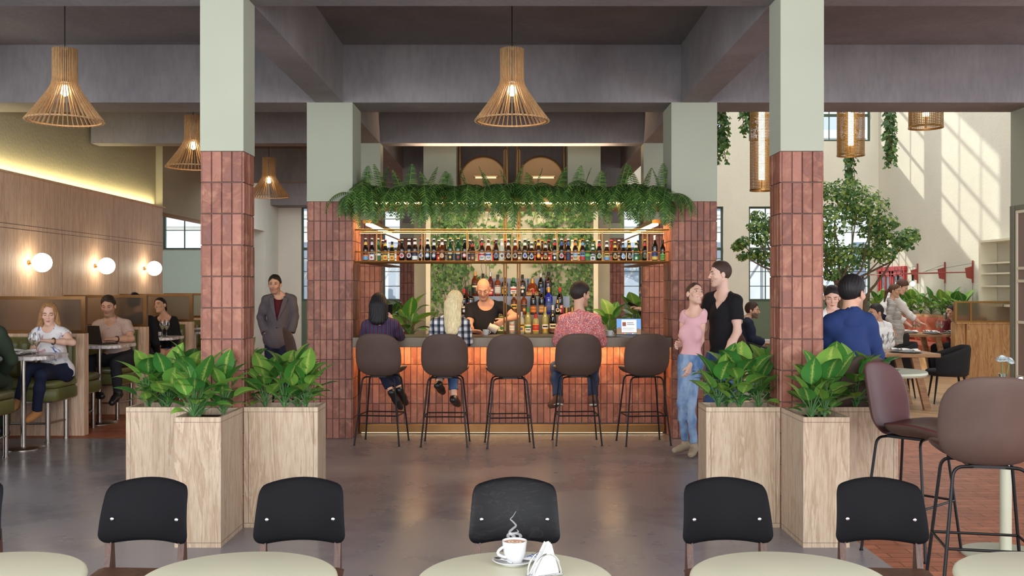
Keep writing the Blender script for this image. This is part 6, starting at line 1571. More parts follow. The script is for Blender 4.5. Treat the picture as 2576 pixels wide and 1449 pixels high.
        def post(X,f):
            f=fd(X,f); f=nc(X,f); d=X-np.array(PM); z=d@U; s=np.abs(d@np.array(rt))
            near_t=(s<.26)&(np.abs(d@np.array(fw))<.30)
            low=(hem-z); arms=np.full(len(X),1e3,f32)
            if sleeve>0:
                for q in 'LR':
                    for p in arm(q,i+.002,sleeve,.008): arms=np.minimum(arms,pdist(p,X))
            fl=np.maximum(f,np.where(arms<f+.004,-1e3,low)); return fl
        return garment(name,pr,mat,post,vox)
    if top:
        layer(top.get('name','shirt'),top['mat'],top.get('sleeve',.55),top.get('neck','crew'),top.get('hem',-.04),top.get('i',.013),top.get('amp',.003),top.get('flare',0))
        if top.get('collar'):
            c1=MS+up*.045; pr=[cone(neckA-up*.0,neckA+(neckB-neckA)*.9,.088*(1 if male else .84),.060*(1 if male else .84),.01)]
            def cp(X,f):
                d=X-np.array(neckA); z=d@np.array((neckB-neckA).normalized()); x=np.abs((X-np.array(MS))@np.array(rt)); y=(X-np.array(MS))@np.array(fw)
                return np.maximum(np.maximum(f,z-.088+.35*np.maximum(y,0)),np.where(y>.02,.014-x,-1))
            garment('collar',pr,top['collar'],cp,.006)
    if jacket: layer('jacket',jacket['mat'],jacket.get('sleeve',1.97),jacket.get('neck','deepv'),jacket.get('hem',-.14),.019,.003,.004)
    if bottom and legs:
        ub=bottom.get('upto',1.96); i=bottom.get('i',.010); pr=pelvis(i)+[ell(PM+up*.08,(hr,hf,up),((.15 if male else .135)*fat+i,.108*fat+i,.09),.05)]
        for q in 'LR': pr+=leg(q,i,ub,bottom.get('ex',.006))
        U=np.array(up); fd=folds(.0032)
        def post(X,f): f=fd(X,f); d=X-np.array(PM); return np.maximum(f,np.minimum((d@U)-bottom.get('waist',.10),.17-d@np.array(hf)))
        garment(bottom.get('name','trousers'),pr,bottom['mat'],post,.0095)
    if shoes and legs:
        for q in 'LR':
            a,t=J['an'+q],J['to'+q]; n=(J['kn'+q]-a).normalized(); v=(t-a).normalized(); pr=foot(q,.009); hi_=shoes.get('h',.02)
            if hi_>.03: pr.append(cone(a-n*.02,a+n*hi_,.048*g,.050*g,.02,1,(a+n*hi_*.9,n)))
            c_=np.array(a+n*hi_)
            def post(X,f): return np.maximum(f,(X-c_)@np.array(n))
            s_=garment('shoe',pr,shoes['mat'],post,.007)
            if s_ and shoes.get('sole'):
                heel=a-v*.035-n*.068*g; sp=[cone(heel+v*.01,t-n*.03*g,.040*g,.034*g,.02)]
                lowp=np.array(a-n*.060*g); nn=np.array(n); tt=np.array((t-heel).normalized())
                up2=np.array(n)-tt*float(np.dot(np.array(n),tt)); up2/=np.linalg.norm(up2)
                hz=np.array(heel)
                def post2(X,f): d_=(X-hz)@up2; return np.maximum(f,np.maximum(d_-.012,-.016-d_))
                v2,q2=skin_net(sp,.006*h,post2)
                if len(q2): so=np_mesh('sole',v2,q2,shoes['sole'],s_); so.matrix_parent_inverse=Matrix.Identity(4)
    # --- hair
    if hair:
        st=hair['style']; hm=hairmat('hair_%d_%d_%d'%hair['c'],hair['c']); th=hair.get('th',.010)
        pr=[ell(hp(0,-.012,.034),hx,((.0765+th*.75)*k,(.096+th)*k,(.089+th*1.15)*k),.02)]
        hl=hair.get('line',.068)+(.014 if male else .008); side=hair.get('side',.02); low=hair.get('low',-.015); low=low-.012 if (low is not None and male) else low
        ex=hair.get('extra',[])
        loc=lambda X:((X-np.array(HC))/k)
        def post(X,f):
            d=loc(X); x=d@np.array(HR); y=d@np.array(HF); z=d@np.array(HU)
            keepr=np.minimum(hl+.006-9*x*x+.003*np.sin(90*x)-z, y-(side+.30*np.maximum(z,0))+2.2*np.maximum(0,.054-np.abs(x))*(y>0))
            low_=(low+np.minimum(0,y+.025)*hair.get('nape',1.15))-z if low is not None else keepr
            f=f+hair.get('taper',.75)*th*np.exp(np.minimum(np.maximum(keepr,low_),0)/.022)
            f=np.maximum(f,keepr)
            if low is not None: f=np.maximum(f,(low+np.minimum(0,y+.025)*hair.get('nape',1.15))-z)
            return f
        prx=[]
        if low is None: prx=[]
        am=hair.get('amp',.0022)
        v,q=None,None
        E2=[]
        for e in ex:
            if e[0]=='c': E2.append(cone(hp(*e[1]) if len(e[1])==3 else P(*e[1][:3]),hp(*e[2]),e[3]*k,e[4]*k,.02))
            elif e[0]=='w': E2.append(cone(e[1],e[2],e[3],e[4],.03))
            else: E2.append(ell(hp(*e[1]),hx,[q_*k for q_ in e[2]],.025))
        capf=pr
        facep=[ell(hp(0,.03,-.03),hx,(.060*k,.066*k,.092*k),.02)]
        def postall(X,f):
            c=np.full(len(X),1e3,f32)
            for p in capf: c=np.minimum(c,pdist(p,X))
            c=post(X,c)
            for p in E2: c=comb(c,pdist(p,X),.02,1)
            d=loc(X); x=d@np.array(HR); y=d@np.array(HF); z=d@np.array(HU)
            s=np.arctan2(x,-y)
            c=c+am*np.sin(hair.get('fr',34)*s+6*np.sin(14*z+2*s))*(1 if st!='short' else .6)+(am*.8*np.sin(60*x+40*z)*np.sin(55*y) if st=='short' else 0)
            if hair.get('face',True): c=np.maximum(c,np.where(y>.01,-(pdist(facep[0],X)-.004),-1))
            return c
        v,q=skin_net(capf+E2,.0052*h,postall)
        if len(q): np_mesh('hair',v,q,hm,r)
    if extra: extra(r,J,hp,hx,k,garment,ax,MS,PM)
    return r
# ---------------------------------------------------------------- the people
def fab_dots(name,base,cols,scale,thr=.35,rough=.85):
    m=NT(name); m.set(rough,0,.25); v=m.coords(); vo=m.n('TexVoronoi'); vo.inputs['Scale'].default_value=scale; m.l(v,vo.inputs['Vector']); sp=m.n('SeparateColor'); m.l(vo.outputs['Color'],sp.inputs[0])
    c=m.ramp(sp.outputs[0],[(i/len(cols),lin(*q)) for i,q in enumerate(cols)],'CONSTANT'); k=m.ramp(vo.outputs['Distance'],[(thr,(1,1,1,1)),(thr+.06,(0,0,0,1))]); m.col(m.mix(k,lin(*base),c)); m.bump(m.noise(v,120,2),.1,.003); M[name]=m.mat; return m.mat
def fab_floral(name):
    m=NT(name); m.set(.8,0,.3); v=m.coords(); n1=m.noise(v,13,4,.6,1.2); n2=m.noise(m.coords((1,1,1.2)),9,3,.5,.8); n3=m.noise(m.coords((1.3,1,1)),17,3,.5,.5)
    c=m.mix(m.ramp(n1,[(.58,(0,0,0,1)),(.64,(1,1,1,1))]),lin(232,228,228),lin(72,104,160)); c=m.mix(m.ramp(n2,[(.60,(0,0,0,1)),(.68,(.8,)*3+(1,))]),c,lin(188,132,130)); c=m.mix(m.ramp(n3,[(.62,(0,0,0,1)),(.70,(.7,)*3+(1,))]),c,lin(120,150,130)); m.col(c); M[name]=m.mat; return m.mat
def wave1(m,axis,scale,stops,prof='SIN'):
    w=m.n('TexWave',_wave_type='BANDS',_bands_direction=axis,_wave_profile=prof); w.inputs['Scale'].default_value=scale; m.l(m.coords(),w.inputs['Vector']); return m.ramp(w.outputs['Fac'],stops,'CONSTANT')
def fab_stripes(name,axis,scale,stops,prof='SAW'):
    m=NT(name); m.set(.85,0,.25); m.col(wave1(m,axis,scale,stops,prof)); M[name]=m.mat; return m.mat
def fab_plaid(name):
    m=NT(name); m.set(.85,0,.25); a=wave1(m,'X',5.2,[(0,lin(236,234,232)),(.38,lin(120,128,142)),(.62,lin(30,34,46)),(.78,lin(120,128,142)),(.9,lin(236,234,232))],'SAW'); b_=wave1(m,'Z',4.6,[(0,lin(240,238,236)),(.40,lin(130,136,150)),(.62,lin(34,38,52)),(.78,lin(130,136,150)),(.9,lin(240,238,236))],'SAW')
    m.col(m.mix(.85,a,b_,'MULTIPLY')); M[name]=m.mat; return m.mat
def fab_denim(name,a,b_):
    m=NT(name); m.set(.85,0,.2); n=m.noise(m.coords((1,1,.45)),7,4,.6); m.col(m.ramp(n,[(.36,lin(*a)),(.66,lin(*b_))])); m.bump(m.noise(m.coords(),200,2),.1,.002); M[name]=m.mat; return m.mat
fab_floral('floral_print'); fab_dots('speckled_tee',(196,172,160),[(96,84,84),(110,92,90),(90,80,84)],62,.14); fab_dots('red_print',(206,120,116),[(236,214,204),(186,52,56),(96,110,140),(206,140,130),(230,170,160)],95,.42)
fab_stripes('dark_stripes','X',7.5,[(0,lin(38,46,78)),(.28,lin(96,38,52)),(.5,lin(30,74,96)),(.72,lin(40,40,66)),(.86,lin(120,48,58))]); fab_plaid('checked_cotton'); fab_stripes('breton_stripes','Z',14,[(0,lin(222,216,208)),(.55,lin(66,66,72))],'SIN')
fab_denim('light_denim',(84,116,160),(168,190,214)); fab_denim('dark_denim',(34,44,70),(52,70,104)); fab_denim('mid_denim',(52,74,112),(84,112,152))
BLACK=cloth('black_cotton',(27,26,30)); NAVY=cloth('navy_cotton',(30,34,56)); DARK=cloth('dark_cotton',(38,38,44)); PINK=cloth('pink_jersey',(226,176,180)); WHITE=cloth('white_cotton',(232,228,226)); BLUE=cloth('blue_linen',(37,54,100)); MAROON=cloth('maroon_knit',(112,44,52)); GREY=cloth('grey_suit',(92,86,92)); GREEN=cloth('green_wool',(50,60,46)); WINE=cloth('wine_knit',(84,28,40)); NSUIT=cloth('navy_suit',(34,40,58))
S_BLK=plain('black_shoe_leather',lin(26,25,27),.4); S_TAN=plain('tan_suede',lin(178,122,72),.8); S_BEIGE=plain('beige_suede',lin(168,148,122),.85,var=.08); S_BRN=plain('brown_suede',lin(86,56,44),.8); SOLE=plain('pale_sole',lin(206,198,186),.7); SOLE_D=plain('dark_sole',lin(60,50,46),.7)
def gadget_box(name,label,cat,c,fx,fy,fz,sz,mat,group=None,screen=None):
    """a small slab with its own axes"""
    fx,fy=Vector(fx).normalized(),Vector(fy); fy=(fy-fx*fy.dot(fx)).normalized(); fz=fx.cross(fy); r=thing(name,label,cat,c)
    Mx=Matrix((fx,fy,fz)).transposed().to_4x4(); b=MB(); b.bbox(-sz[0]/2,sz[0]/2,-sz[1]/2,sz[1]/2,-sz[2]/2,sz[2]/2,.002,M=Mx); b.build('case',mat,r); b=MB(); b.box(-sz[0]*.46,sz[0]*.46,-sz[1]*.44,sz[1]*.44,sz[2]/2,sz[2]/2+.0008,M=Mx); b.build('screen',screen or M['screen_black'],r); return r
FAIR=(222,178,156); TAN_=(206,160,134); OLV=(196,150,124); PALE=(228,188,168)
BRN=(62,44,34); DKB=(36,28,26); BLK=(22,20,22); BLD=(222,190,132); DBL=(158,116,74)
# the couple by the right column
d=9.45
def wr_extra(mat,q='R'):
    pass
person('smiling woman in a pink t-shirt and ripped jeans, leaning on the man in black',dict(head=P(1748,740,d),shL=P(1767,788,d-.03),shR=P(1724,791,d+.06),elL=P(1765,856,d+.03),wrL=P(1738,915,d-.06),elR=P(1713,845,d+.16),wrR=P(1735,880,d+.24),hipL=P(1751,918,d),hipR=P(1723,918,d+.03),knL=P(1739,1016,d-.07),knR=P(1715,1014,d-.02),anL=P(1746,1124,d-.02),anR=P(1724,1118,d+.08),toL=P(1738,1143,d-.15),toR=P(1698,1132,d+.02)),
 False,(32,-14,-7),.97,FAIR,dict(style='pulled',c=(74,52,40),th=.004,line=.070,side=.01,low=-.05,nape=.5,extra=[('c',(0,-.10,.0),(0,-.115,-.02),.024,.022)]),dict(mat=PINK,sleeve=.34,neck='scoop',hem=.02,i=.009,name='tshirt'),dict(mat=M['light_denim'],name='jeans',upto=1.90,i=.007),dict(mat=S_BEIGE,h=.19,sole=SOLE_D),{'L':((-.35,-.05,-1),(.3,.9,.1),(-.6,-.5,0),.45)},smile=1,fat=.76,bust=.8,lipc=(196,84,84))
person('man in a black t-shirt with a hand in his jeans pocket, smiling at the woman',dict(head=P(1811,690,9.62),shL=P(1851,758,9.55),shR=P(1786,752,9.75),elL=P(1855,834,9.5),wrL=P(1822,900,9.40),elR=P(1768,826,9.85),wrR=P(1722,864,9.62),hipL=P(1838,912,9.6),hipR=P(1800,912,9.72),knL=P(1828,1014,9.55),knR=P(1790,1014,9.66),anL=P(1832,1114,9.6),anR=P(1785,1112,9.76),toL=P(1818,1134,9.45),toR=P(1762,1126,9.62)),
 True,(-74,4,0),1.0,PALE,dict(style='short',c=(70,50,40),th=.010,line=.062,side=.012,low=-.03),dict(mat=BLACK,sleeve=.62,neck='v',hem=-.02,i=.012,name='tshirt'),dict(mat=M['mid_denim'],name='jeans'),dict(mat=S_BRN,sole=SOLE),{'L':((-.5,-.25,-.9),(-.5,.8,0),(-.4,-.8,.1),.2),'R':((-.85,-.45,-.1),(.3,.5,-.8),(0,-.4,.9),.75)},stubble=.16,smile=.42,eyesopen=.6)
# suit
d=13.0
def lapels(r,J,hp,hx,k,garment,ax,MS,PM):
    rt,fw,up=ax
    for s in (-1,1):
        b=MB(); a=MS+up*.075+rt*s*.058-fw*.02; n0=MS+up*.02+rt*s*.062+fw*.075; e=MS-up*.235+rt*s*.012+fw*.148; o_=rt*s*.05; mid=(n0+e)/2+fw*.018
        V=[a,a+o_*.55-up*.02,n0,n0+o_*1.15+up*.006-fw*.01,mid,mid+o_*.95-fw*.006,e,e+o_*.1]; V=[v+fw*.012 for v in V]; W=[v-fw*.006 for v in V]
        b.add(V+W,[(0,1,3,2),(2,3,5,4),(4,5,7,6),(8,10,11,9),(10,12,13,11),(12,14,15,13),(0,2,10,8),(2,4,12,10),(4,6,14,12),(1,9,11,3),(3,11,13,5),(5,13,15,7)]); b.build('lapel',GREY,r)
    for z in (.26,.36):
        b=MB(); b.ball(MS-up*z+fw*.150+rt*.0,(.009,.006,.009),8); b.build('button',M['screen_black'],r,True)
person('bearded man in a grey suit jacket standing behind the left column',dict(head=P(691,716,d),shL=P(733,753,d+.02),shR=P(671,755,d-.02),elL=P(741,797,d+.03),wrL=P(731,838,d-.04),elR=P(657,799,d+.05),wrR=P(668,838,d-.05),hipL=P(713,853,d),hipR=P(682,853,d),knL=P(715,938,d-.05),knR=P(680,940,d),anL=P(718,1012,d),anR=P(680,1014,d+.05),toL=P(722,1026,d-.2),toR=P(676,1028,d-.15)),
 True,(-12,3,0),1.0,TAN_,dict(style='short',c=DKB,th=.012,line=.060,side=.016,low=-.03),dict(mat=WINE,sleeve=1.99,neck='crew',hem=.02,i=.010,name='sweater'),dict(mat=NAVY),dict(mat=S_BLK),{'L':((-.1,-.1,-1),(-.7,.2,0),(-.2,-1,0),.5)},jacket=dict(mat=GREY,hem=-.12),stubble=.45,fat=.92,extra=lapels)
# bartender
d=11.72
def badge(r,J,hp,hx,k,garment,ax,MS,PM):
    rt,fw,up=ax; b=MB(); W=J['wrR']; b.tube([W+Vector((.0,.032*cos(t*pi/6),.032*sin(t*pi/6))) for t in range(12)],.005,6,closed=True); b.build('bracelet',BLACK,r,True)
person('bald bartender in a black t-shirt pouring milk behind the bar',dict(head=P(1216,727,d-.06),shL=P(1260,772,d),shR=P(1184,776,d),elL=P(1297,797,d-.12),wrL=P(1272,804,d-.30),elR=P(1181,822,d-.12),wrR=P(1186,832,d-.50),hipL=P(1235,893,d),hipR=P(1202,893,d),knL=P(1237,985,d),knR=P(1200,985,d),anL=P(1238,1055,d+.05),anR=P(1199,1055,d+.05),toL=P(1242,1068,d-.15),toR=P(1195,1068,d-.15)),
 True,(-4,28,0),1.0,(206,152,122),None,dict(mat=BLACK,sleeve=.6,neck='scoop',hem=-.1,i=.012,name='tshirt'),dict(mat=DARK),dict(mat=S_BLK),{'R':((.95,-.1,-.12),(.0,-.3,-.9),(.2,-.9,.4),.6),'L':((-.80,-.15,-.5),(-.2,.7,-.4),(-.3,-.3,.8),.9)},stubble=.35,brow=(80,56,44),eyesopen=.25,extra=badge)
q=P(1241,826,d-.42); r=thing('milk_jug','pale milk jug tilted in the hand of the bartender','jug',q); Mx=Matrix.Rotation(R(-62),4,'Y')@Matrix.Rotation(R(0),4,'Z')
M['jug']=plain('speckled_jug',lin(196,186,170),.5,0,.4,.15,90)
b=MB(); b.lathe([(.001,-.05),(.046,-.05),(.05,-.045),(.046,.0),(.036,.045),(.042,.06),(.039,.06),(.032,.044),(.042,0),(.044,-.042),(.001,-.044)],26,M=Mx,caps=False); b.build('jug_body',M['jug'],r,True); b=MB(); b.tube([(.044,0,-.03),(.085,0,-.028),(.09,0,.02),(.040,0,.035)],.006,8,M=Mx@Matrix.Rotation(R(180),4,'Z')); b.build('handle',M['screen_black'],r,True)
# guests on the bar stools (backs to us)
d=10.26
person('dark-haired woman in a striped top seated at the bar, phone at her ear',dict(head=P(953,768,d),shL=P(922,818,d),shR=P(992,816,d),elL=P(916,862,d+.12),wrL=P(940,851,d+.36),elR=P(1006,846,d+.16),wrR=P(986,808,d+.16),hipL=P(936,912,d+.02),hipR=P(974,912,d+.02),knL=P(955,922,d+.42),knR=P(985,925,d+.42),anL=P(985,985,d+.36),anR=P(1004,978,d+.42),toL=P(1006,1022,d+.42),toR=P(1020,1012,d+.55)),
 False,(172,4,0),1.0,FAIR,dict(style='long',c=(24,21,24),th=.016,line=.07,side=.03,low=-.09,nape=.1,extra=[('c',(-.03,-.07,.0),(-.035,-.085,-.17),.065,.045),('c',(.03,-.07,.0),(.035,-.085,-.17),.065,.045),('c',(-.07,-.02,.0),(-.075,-.035,-.15),.035,.030),('c',(.07,-.02,.0),(.075,-.035,-.15),.035,.03),('c',(0,-.08,0),(0,-.095,-.18),.06,.04)],amp=.003),dict(mat=M['dark_stripes'],sleeve=1.95,neck='crew',hem=-.03,name='top'),dict(mat=NAVY,upto=1.84,ex=.02),dict(mat=S_BLK,sole=SOLE_D),{'R':((-.25,-.1,.9),(-.9,0,-.2),(-.2,-.9,.2),.5)},legs=True)
q=P(979,778,d+.10); gadget_box('smartphone','black phone held by the dark-haired woman','phone',q,(.1,-.6,.8),(1,.2,.0),None,(.14,.07,.008),M['screen_black'])
d=10.2
person('long-haired blonde woman in a checked shirt seated at the bar',dict(head=P(1146,762,d),shL=P(1098,814,d),shR=P(1168,814,d),elL=P(1090,856,d+.12),wrL=P(1110,852,d+.38),elR=P(1176,858,d+.12),wrR=P(1163,852,d+.38),hipL=P(1113,912,d+.02),hipR=P(1152,912,d+.02),knL=P(1110,925,d+.42),knR=P(1140,930,d+.42),anL=P(1104,966,d+.30),anR=P(1142,1000,d+.34),toL=P(1114,985,d+.42),toR=P(1152,1016,d+.46)),
 False,(150,6,0),1.0,FAIR,dict(style='long',c=(236,212,164),th=.015,line=.07,side=.03,low=-.09,nape=.1,extra=[('c',(-.03,-.075,-.02),(-.045,-.05,-.31),.062,.045),('c',(.03,-.075,-.02),(.04,-.07,-.31),.062,.045),('c',(-.06,-.05,-.02),(-.085,-.03,-.24),.035,.028),('c',(.06,-.05,-.02),(.08,-.05,-.24),.035,.028),('c',(0,-.08,0),(0,-.08,-.32),.06,.04)],amp=.0022,fr=60),dict(mat=M['checked_cotton'],sleeve=1.95,neck='crew',hem=-.05,i=.018,amp=.005,name='shirt'),dict(mat=M['mid_denim'],name='jeans',upto=1.72),dict(mat=S_BLK,sole=S_BLK),{},legs=True)
d=10.3
person('man in a red patterned shirt seated at the bar, looking right',dict(head=P(1461,741,d),shL=P(1420,806,d),shR=P(1497,806,d),elL=P(1404,858,d+.10),wrL=P(1425,856,d+.36),elR=P(1514,860,d+.10),wrR=P(1490,858,d+.36),hipL=P(1434,912,d+.02),hipR=P(1475,912,d+.02),knL=P(1400,924,d+.40),knR=P(1492,926,d+.40),anL=P(1404,1004,d+.22),anR=P(1492,1004,d+.22),toL=P(1386,1018,d+.34),toR=P(1498,1014,d+.42)),
 True,(128,5,0),1.0,TAN_,dict(style='short',c=(46,36,32),th=.018,line=.058,side=.018,low=-.02),dict(mat=M['red_print'],sleeve=1.97,neck='collar',hem=-.06,i=.016,amp=.004,collar=M['red_print'],name='shirt'),dict(mat=M['dark_denim'],name='jeans',upto=1.9),dict(mat=S_BRN,sole=SOLE,h=.04),{},stubble=.3)
d=14.5
person('person half hidden by the right tiled column, holding out a phone',dict(head=P(1626,730,d),shL=P(1652,772,d+.1),shR=P(1630,774,d-.1),elL=P(1655,822,d+.12),wrL=P(1650,866,d),elR=P(1634,812,d-.12),wrR=P(1611,777,d-.14),hipL=P(1646,862,d+.06),hipR=P(1630,862,d-.06),knL=P(1645,938,d+.05),knR=P(1630,938,d-.05),anL=P(1648,988,d+.1),anR=P(1634,988,d-.1),toL=P(1630,1000,d+.08),toR=P(1616,1000,d-.1)),
 True,(-85,12,0),.98,FAIR,dict(style='short',c=BLK,th=.014,line=.058,side=.018,low=-.03),dict(mat=DARK,sleeve=1.9,neck='crew'),dict(mat=NAVY),dict(mat=S_BLK),{'R':((-1,0,.35),(0,.3,-.9),(0,-.9,-.2),.6)},h=1.2)
q=P(1592,767,d-.15); gadget_box('smartphone','black phone in a hand beside the right tiled column','phone',q,(-1,0,.45),(0,-.8,.55),None,(.15,.075,.009),M['screen_black'])
# booths
d=10.33
def watch(q,strap,dialc=None):
    def f(r,J,hp,hx,k,garment,ax,MS,PM):
        W=J['wr'+q]; e=J['el'+q]; v=(W-e).normalized(); u=v.cross(Vector((0,1,.3))).normalized(); w=v.cross(u); c=W-v*.035; b=MB(); b.tube([c+(u*cos(t*pi/8)+w*sin(t*pi/8))*.033 for t in range(16)],.007,6,closed=True); s=b.build('wristwatch',strap,r,True)
    return f
person('blonde woman in a floral blouse checking her watch in the first booth',dict(head=P(123,790,d),shL=P(157,838,d),shR=P(95,838,d),elL=P(183,862,d-.06),wrL=P(126,858,d-.26),elR=P(84,880,d-.03),wrR=P(95,902,d-.22),hipL=P(160,936,d+.06),hipR=P(126,936,d+.06),knL=P(72,926,d-.40),knR=P(104,942,d-.42),anL=P(48,1008,d-.42),anR=P(92,1036,d-.34),toL=P(30,1028,d-.5),toR=P(68,1056,d-.44)),
 False,(-6,12,0),1.0,FAIR,dict(style='long',c=(164,122,78),th=.012,line=.082,side=.05,low=-.06,nape=.3,extra=[('c',(-.072,.005,.0),(-.088,.0,-.14),.028,.030),('c',(.072,.005,.0),(.088,.0,-.15),.028,.032),('c',(-.085,.01,-.12),(-.10,.02,-.20),.028,.016),('c',(.088,.01,-.12),(.11,.02,-.21),.03,.016),('c',(0,-.07,-.02),(0,-.075,-.17),.06,.045)],amp=.004),dict(mat=M['floral_print'],sleeve=.36,neck='crew',hem=-.07,i=.018,amp=.006,name='blouse'),dict(mat=NAVY),dict(mat=S_TAN,sole=SOLE),{'L':((-.9,-.1,.05),(0,-.2,-.9),(0,-.9,.2),.5),'R':((-.3,-.9,-.1),(0,0,-1),(.9,-.2,0),.4)},eyesopen=.2,extra=watch('L',M['bronze']))
d=12.12
person('man in a speckled grey t-shirt typing on a black laptop in the second booth',dict(head=P(272,770,d),shL=P(317,817,d),shR=P(247,819,d),elL=P(330,852,d-.10),wrL=P(288,853,d-.32),elR=P(232,855,d-.12),wrR=P(252,860,d-.36),hipL=P(320,903,d+.06),hipR=P(280,903,d+.06),knL=P(292,912,d-.42),knR=P(222,908,d-.40),anL=P(297,988,d-.40),anR=P(240,985,d-.36),toL=P(282,1012,d-.54),toR=P(256,996,d-.5)),
 True,(-14,14,0),1.0,TAN_,dict(style='short',c=(52,36,28),th=.014,line=.058,side=.016,low=-.03),dict(mat=M['speckled_tee'],sleeve=.66,neck='crew',hem=-.08,i=.014,amp=.004,name='tshirt'),dict(mat=DARK,name='jeans'),dict(mat=S_BLK,h=.05),{'L':((-.9,-.15,-.05),(0,-.1,-1),(0,-.9,.2),.45),'R':((.3,-.8,0),(0,0,-1),(.8,.2,0),.4)},stubble=.42,eyesopen=.3,extra=watch('L',M['screen_black']))
d=13.0
person('dark-clothed man seen through the frosted glass of the second booth',dict(head=P(338,762,d),shL=P(318,808,d),shR=P(378,806,d),elL=P(312,858,d+.1),wrL=P(330,862,d+.34),elR=P(391,862,d+.08),wrR=P(392,886,d+.30),hipL=P(330,895,d-.05),hipR=P(368,895,d-.05),knL=P(335,900,d+.38),knR=P(394,905,d+.36),anL=P(338,985,d+.36),anR=P(392,985,d+.36),toL=P(336,992,d+.55),toR=P(395,992,d+.55)),
 True,(165,0,0),1.0,TAN_,dict(style='short',c=BLK,th=.016,line=.058,side=.018,low=-.02),dict(mat=BLACK,sleeve=1.95,neck='crew',hem=-.06,name='sweater'),dict(mat=DARK),dict(mat=S_BLK),{'R':((.2,.6,-.4),(-.3,0,-1),(.3,.8,0),.5)},h=1.2)
d=13.92
person('dark-haired woman in a black top smiling in the third booth',dict(head=P(403,769,d),shL=P(438,806,d),shR=P(393,806,d),elL=P(447,842,d-.02),wrL=P(436,876,d-.18),elR=P(390,846,d-.06),wrR=P(402,872,d-.28),hipL=P(437,892,d+.05),hipR=P(412,892,d+.05),knL=P(405,886,d-.40),knR=P(392,892,d-.40),anL=P(410,958,d-.36),anR=P(392,962,d-.36),toL=P(402,972,d-.52),toR=P(384,974,d-.5)),
 False,(-38,-8,14),.97,TAN_,dict(style='pulled',c=(34,26,26),th=.008,line=.064,side=.012,low=-.04,extra=[('c',(.0,-.10,.0),(.035,-.14,-.03),.034,.034),('c',(.035,-.14,-.03),(.06,-.13,-.13),.034,.018)]),dict(mat=BLACK,sleeve=1.95,neck='scoop',hem=-.02,i=.010,name='top'),dict(mat=M['light_denim'],name='shorts',upto=.45),dict(mat=S_BLK),{'L':((-.3,-.4,-.6),(-.3,.4,-.8),(-.3,-.8,0),.4)},smile=.6,h=1.2)
d=9.2
person('person in a dark green jacket mostly cut off by the left picture edge',dict(head=P(-48,775,d),shL=P(-85,832,d),shR=P(-4,838,d),elL=P(-95,900,d+.1),wrL=P(-60,912,d+.36),elR=P(27,905,d+.12),wrR=P(4,935,d+.26),hipL=P(-80,955,d-.02),hipR=P(-32,955,d-.02),knL=P(-75,955,d+.42),knR=P(12,958,d+.40),anL=P(-72,1080,d+.36),anR=P(10,1076,d+.36),toL=P(-76,1098,d+.55),toR=P(14,1092,d+.54)),
 True,(175,0,0),1.0,TAN_,dict(style='short',c=DKB,th=.012,line=.058,side=.018,low=-.02),dict(mat=GREEN,sleeve=1.95,neck='crew',hem=-.1,i=.018,name='jumper'),dict(mat=GREEN),dict(mat=S_BLK),{'R':((-.2,.4,-.8),(-.5,0,-.6),(.3,.8,.2),.5)})
# right hall
d=7.12
person('man in a blue shirt seen from behind on a brown stool by the right column',dict(head=P(2145,738,d),shL=P(2092,814,d),shR=P(2180,812,d),elL=P(2068,884,d+.16),wrL=P(2088,896,d+.42),elR=P(2202,894,d+.10),wrR=P(2180,902,d+.40),hipL=P(2112,985,d),hipR=P(2170,985,d),knL=P(2120,990,d+.45),knR=P(2185,992,d+.45),anL=P(2125,1120,d+.40),anR=P(2180,1122,d+.40),toL=P(2122,1140,d+.60),toR=P(2186,1140,d+.60)),
 True,(146,5,0),1.03,TAN_,dict(style='short',c=(28,24,26),th=.013,line=.06,side=.018,low=-.02),dict(mat=BLUE,sleeve=1.92,neck='collar',hem=-.08,i=.020,amp=.006,collar=BLUE,name='shirt'),dict(mat=NAVY),dict(mat=S_BLK),{},stubble=.3)
d=10.2
person('dark-haired woman in a white shirt looking down, facing the man in blue',dict(head=P(2093,748,d),shL=P(2124,798,d),shR=P(2064,798,d),elL=P(2134,868,d),wrL=P(2110,900,d-.25),elR=P(2054,868,d),wrR=P(2080,900,d-.25),hipL=P(2112,926,d+.05),hipR=P(2076,926,d+.05),knL=P(2114,1020,d),knR=P(2076,1020,d),anL=P(2114,1098,d+.05),anR=P(2076,1098,d+.05),toL=P(2118,1112,d-.15),toR=P(2072,1112,d-.15)),
 False,(4,18,0),1.03,FAIR,dict(style='pulled',c=(34,26,26),th=.007,line=.058,side=.012,low=-.05,extra=[('c',(0,-.1,-.03),(.03,-.10,-.10),.03,.03)]),dict(mat=WHITE,sleeve=1.9,neck='v',hem=-.05,name='shirt'),dict(mat=NAVY),dict(mat=S_BLK),{},eyesopen=.25)
d=15.25
person('bearded man in a navy suit seated sideways beyond the standing couple',dict(head=P(1893,781,d),shL=P(1872,812,d+.16),shR=P(1884,814,d-.16),elL=P(1885,850,d+.22),wrL=P(1915,858,d+.15),elR=P(1893,852,d-.2),wrR=P(1921,862,d-.12),hipL=P(1872,888,d+.10),hipR=P(1872,888,d-.10),knL=P(1918,888,d+.12),knR=P(1918,888,d-.12),anL=P(1918,962,d+.1),anR=P(1918,962,d-.1),toL=P(1935,978,d+.12),toR=P(1935,978,d-.12)),
 True,(80,4,0),1.0,TAN_,dict(style='short',c=(58,38,30),th=.014,line=.06,side=.02,low=-.03),dict(mat=WHITE,sleeve=1.99,neck='collar',hem=-.02,i=.009,collar=WHITE,name='shirt'),dict(mat=NSUIT),dict(mat=S_BLK),{'R':((1,.2,-.1),(0,0,-1),(0,1,0),.3)},jacket=dict(mat=NSUIT,hem=-.06,sleeve=1.9),stubble=.8,brow=(52,34,28),h=1.25)
d=14.0
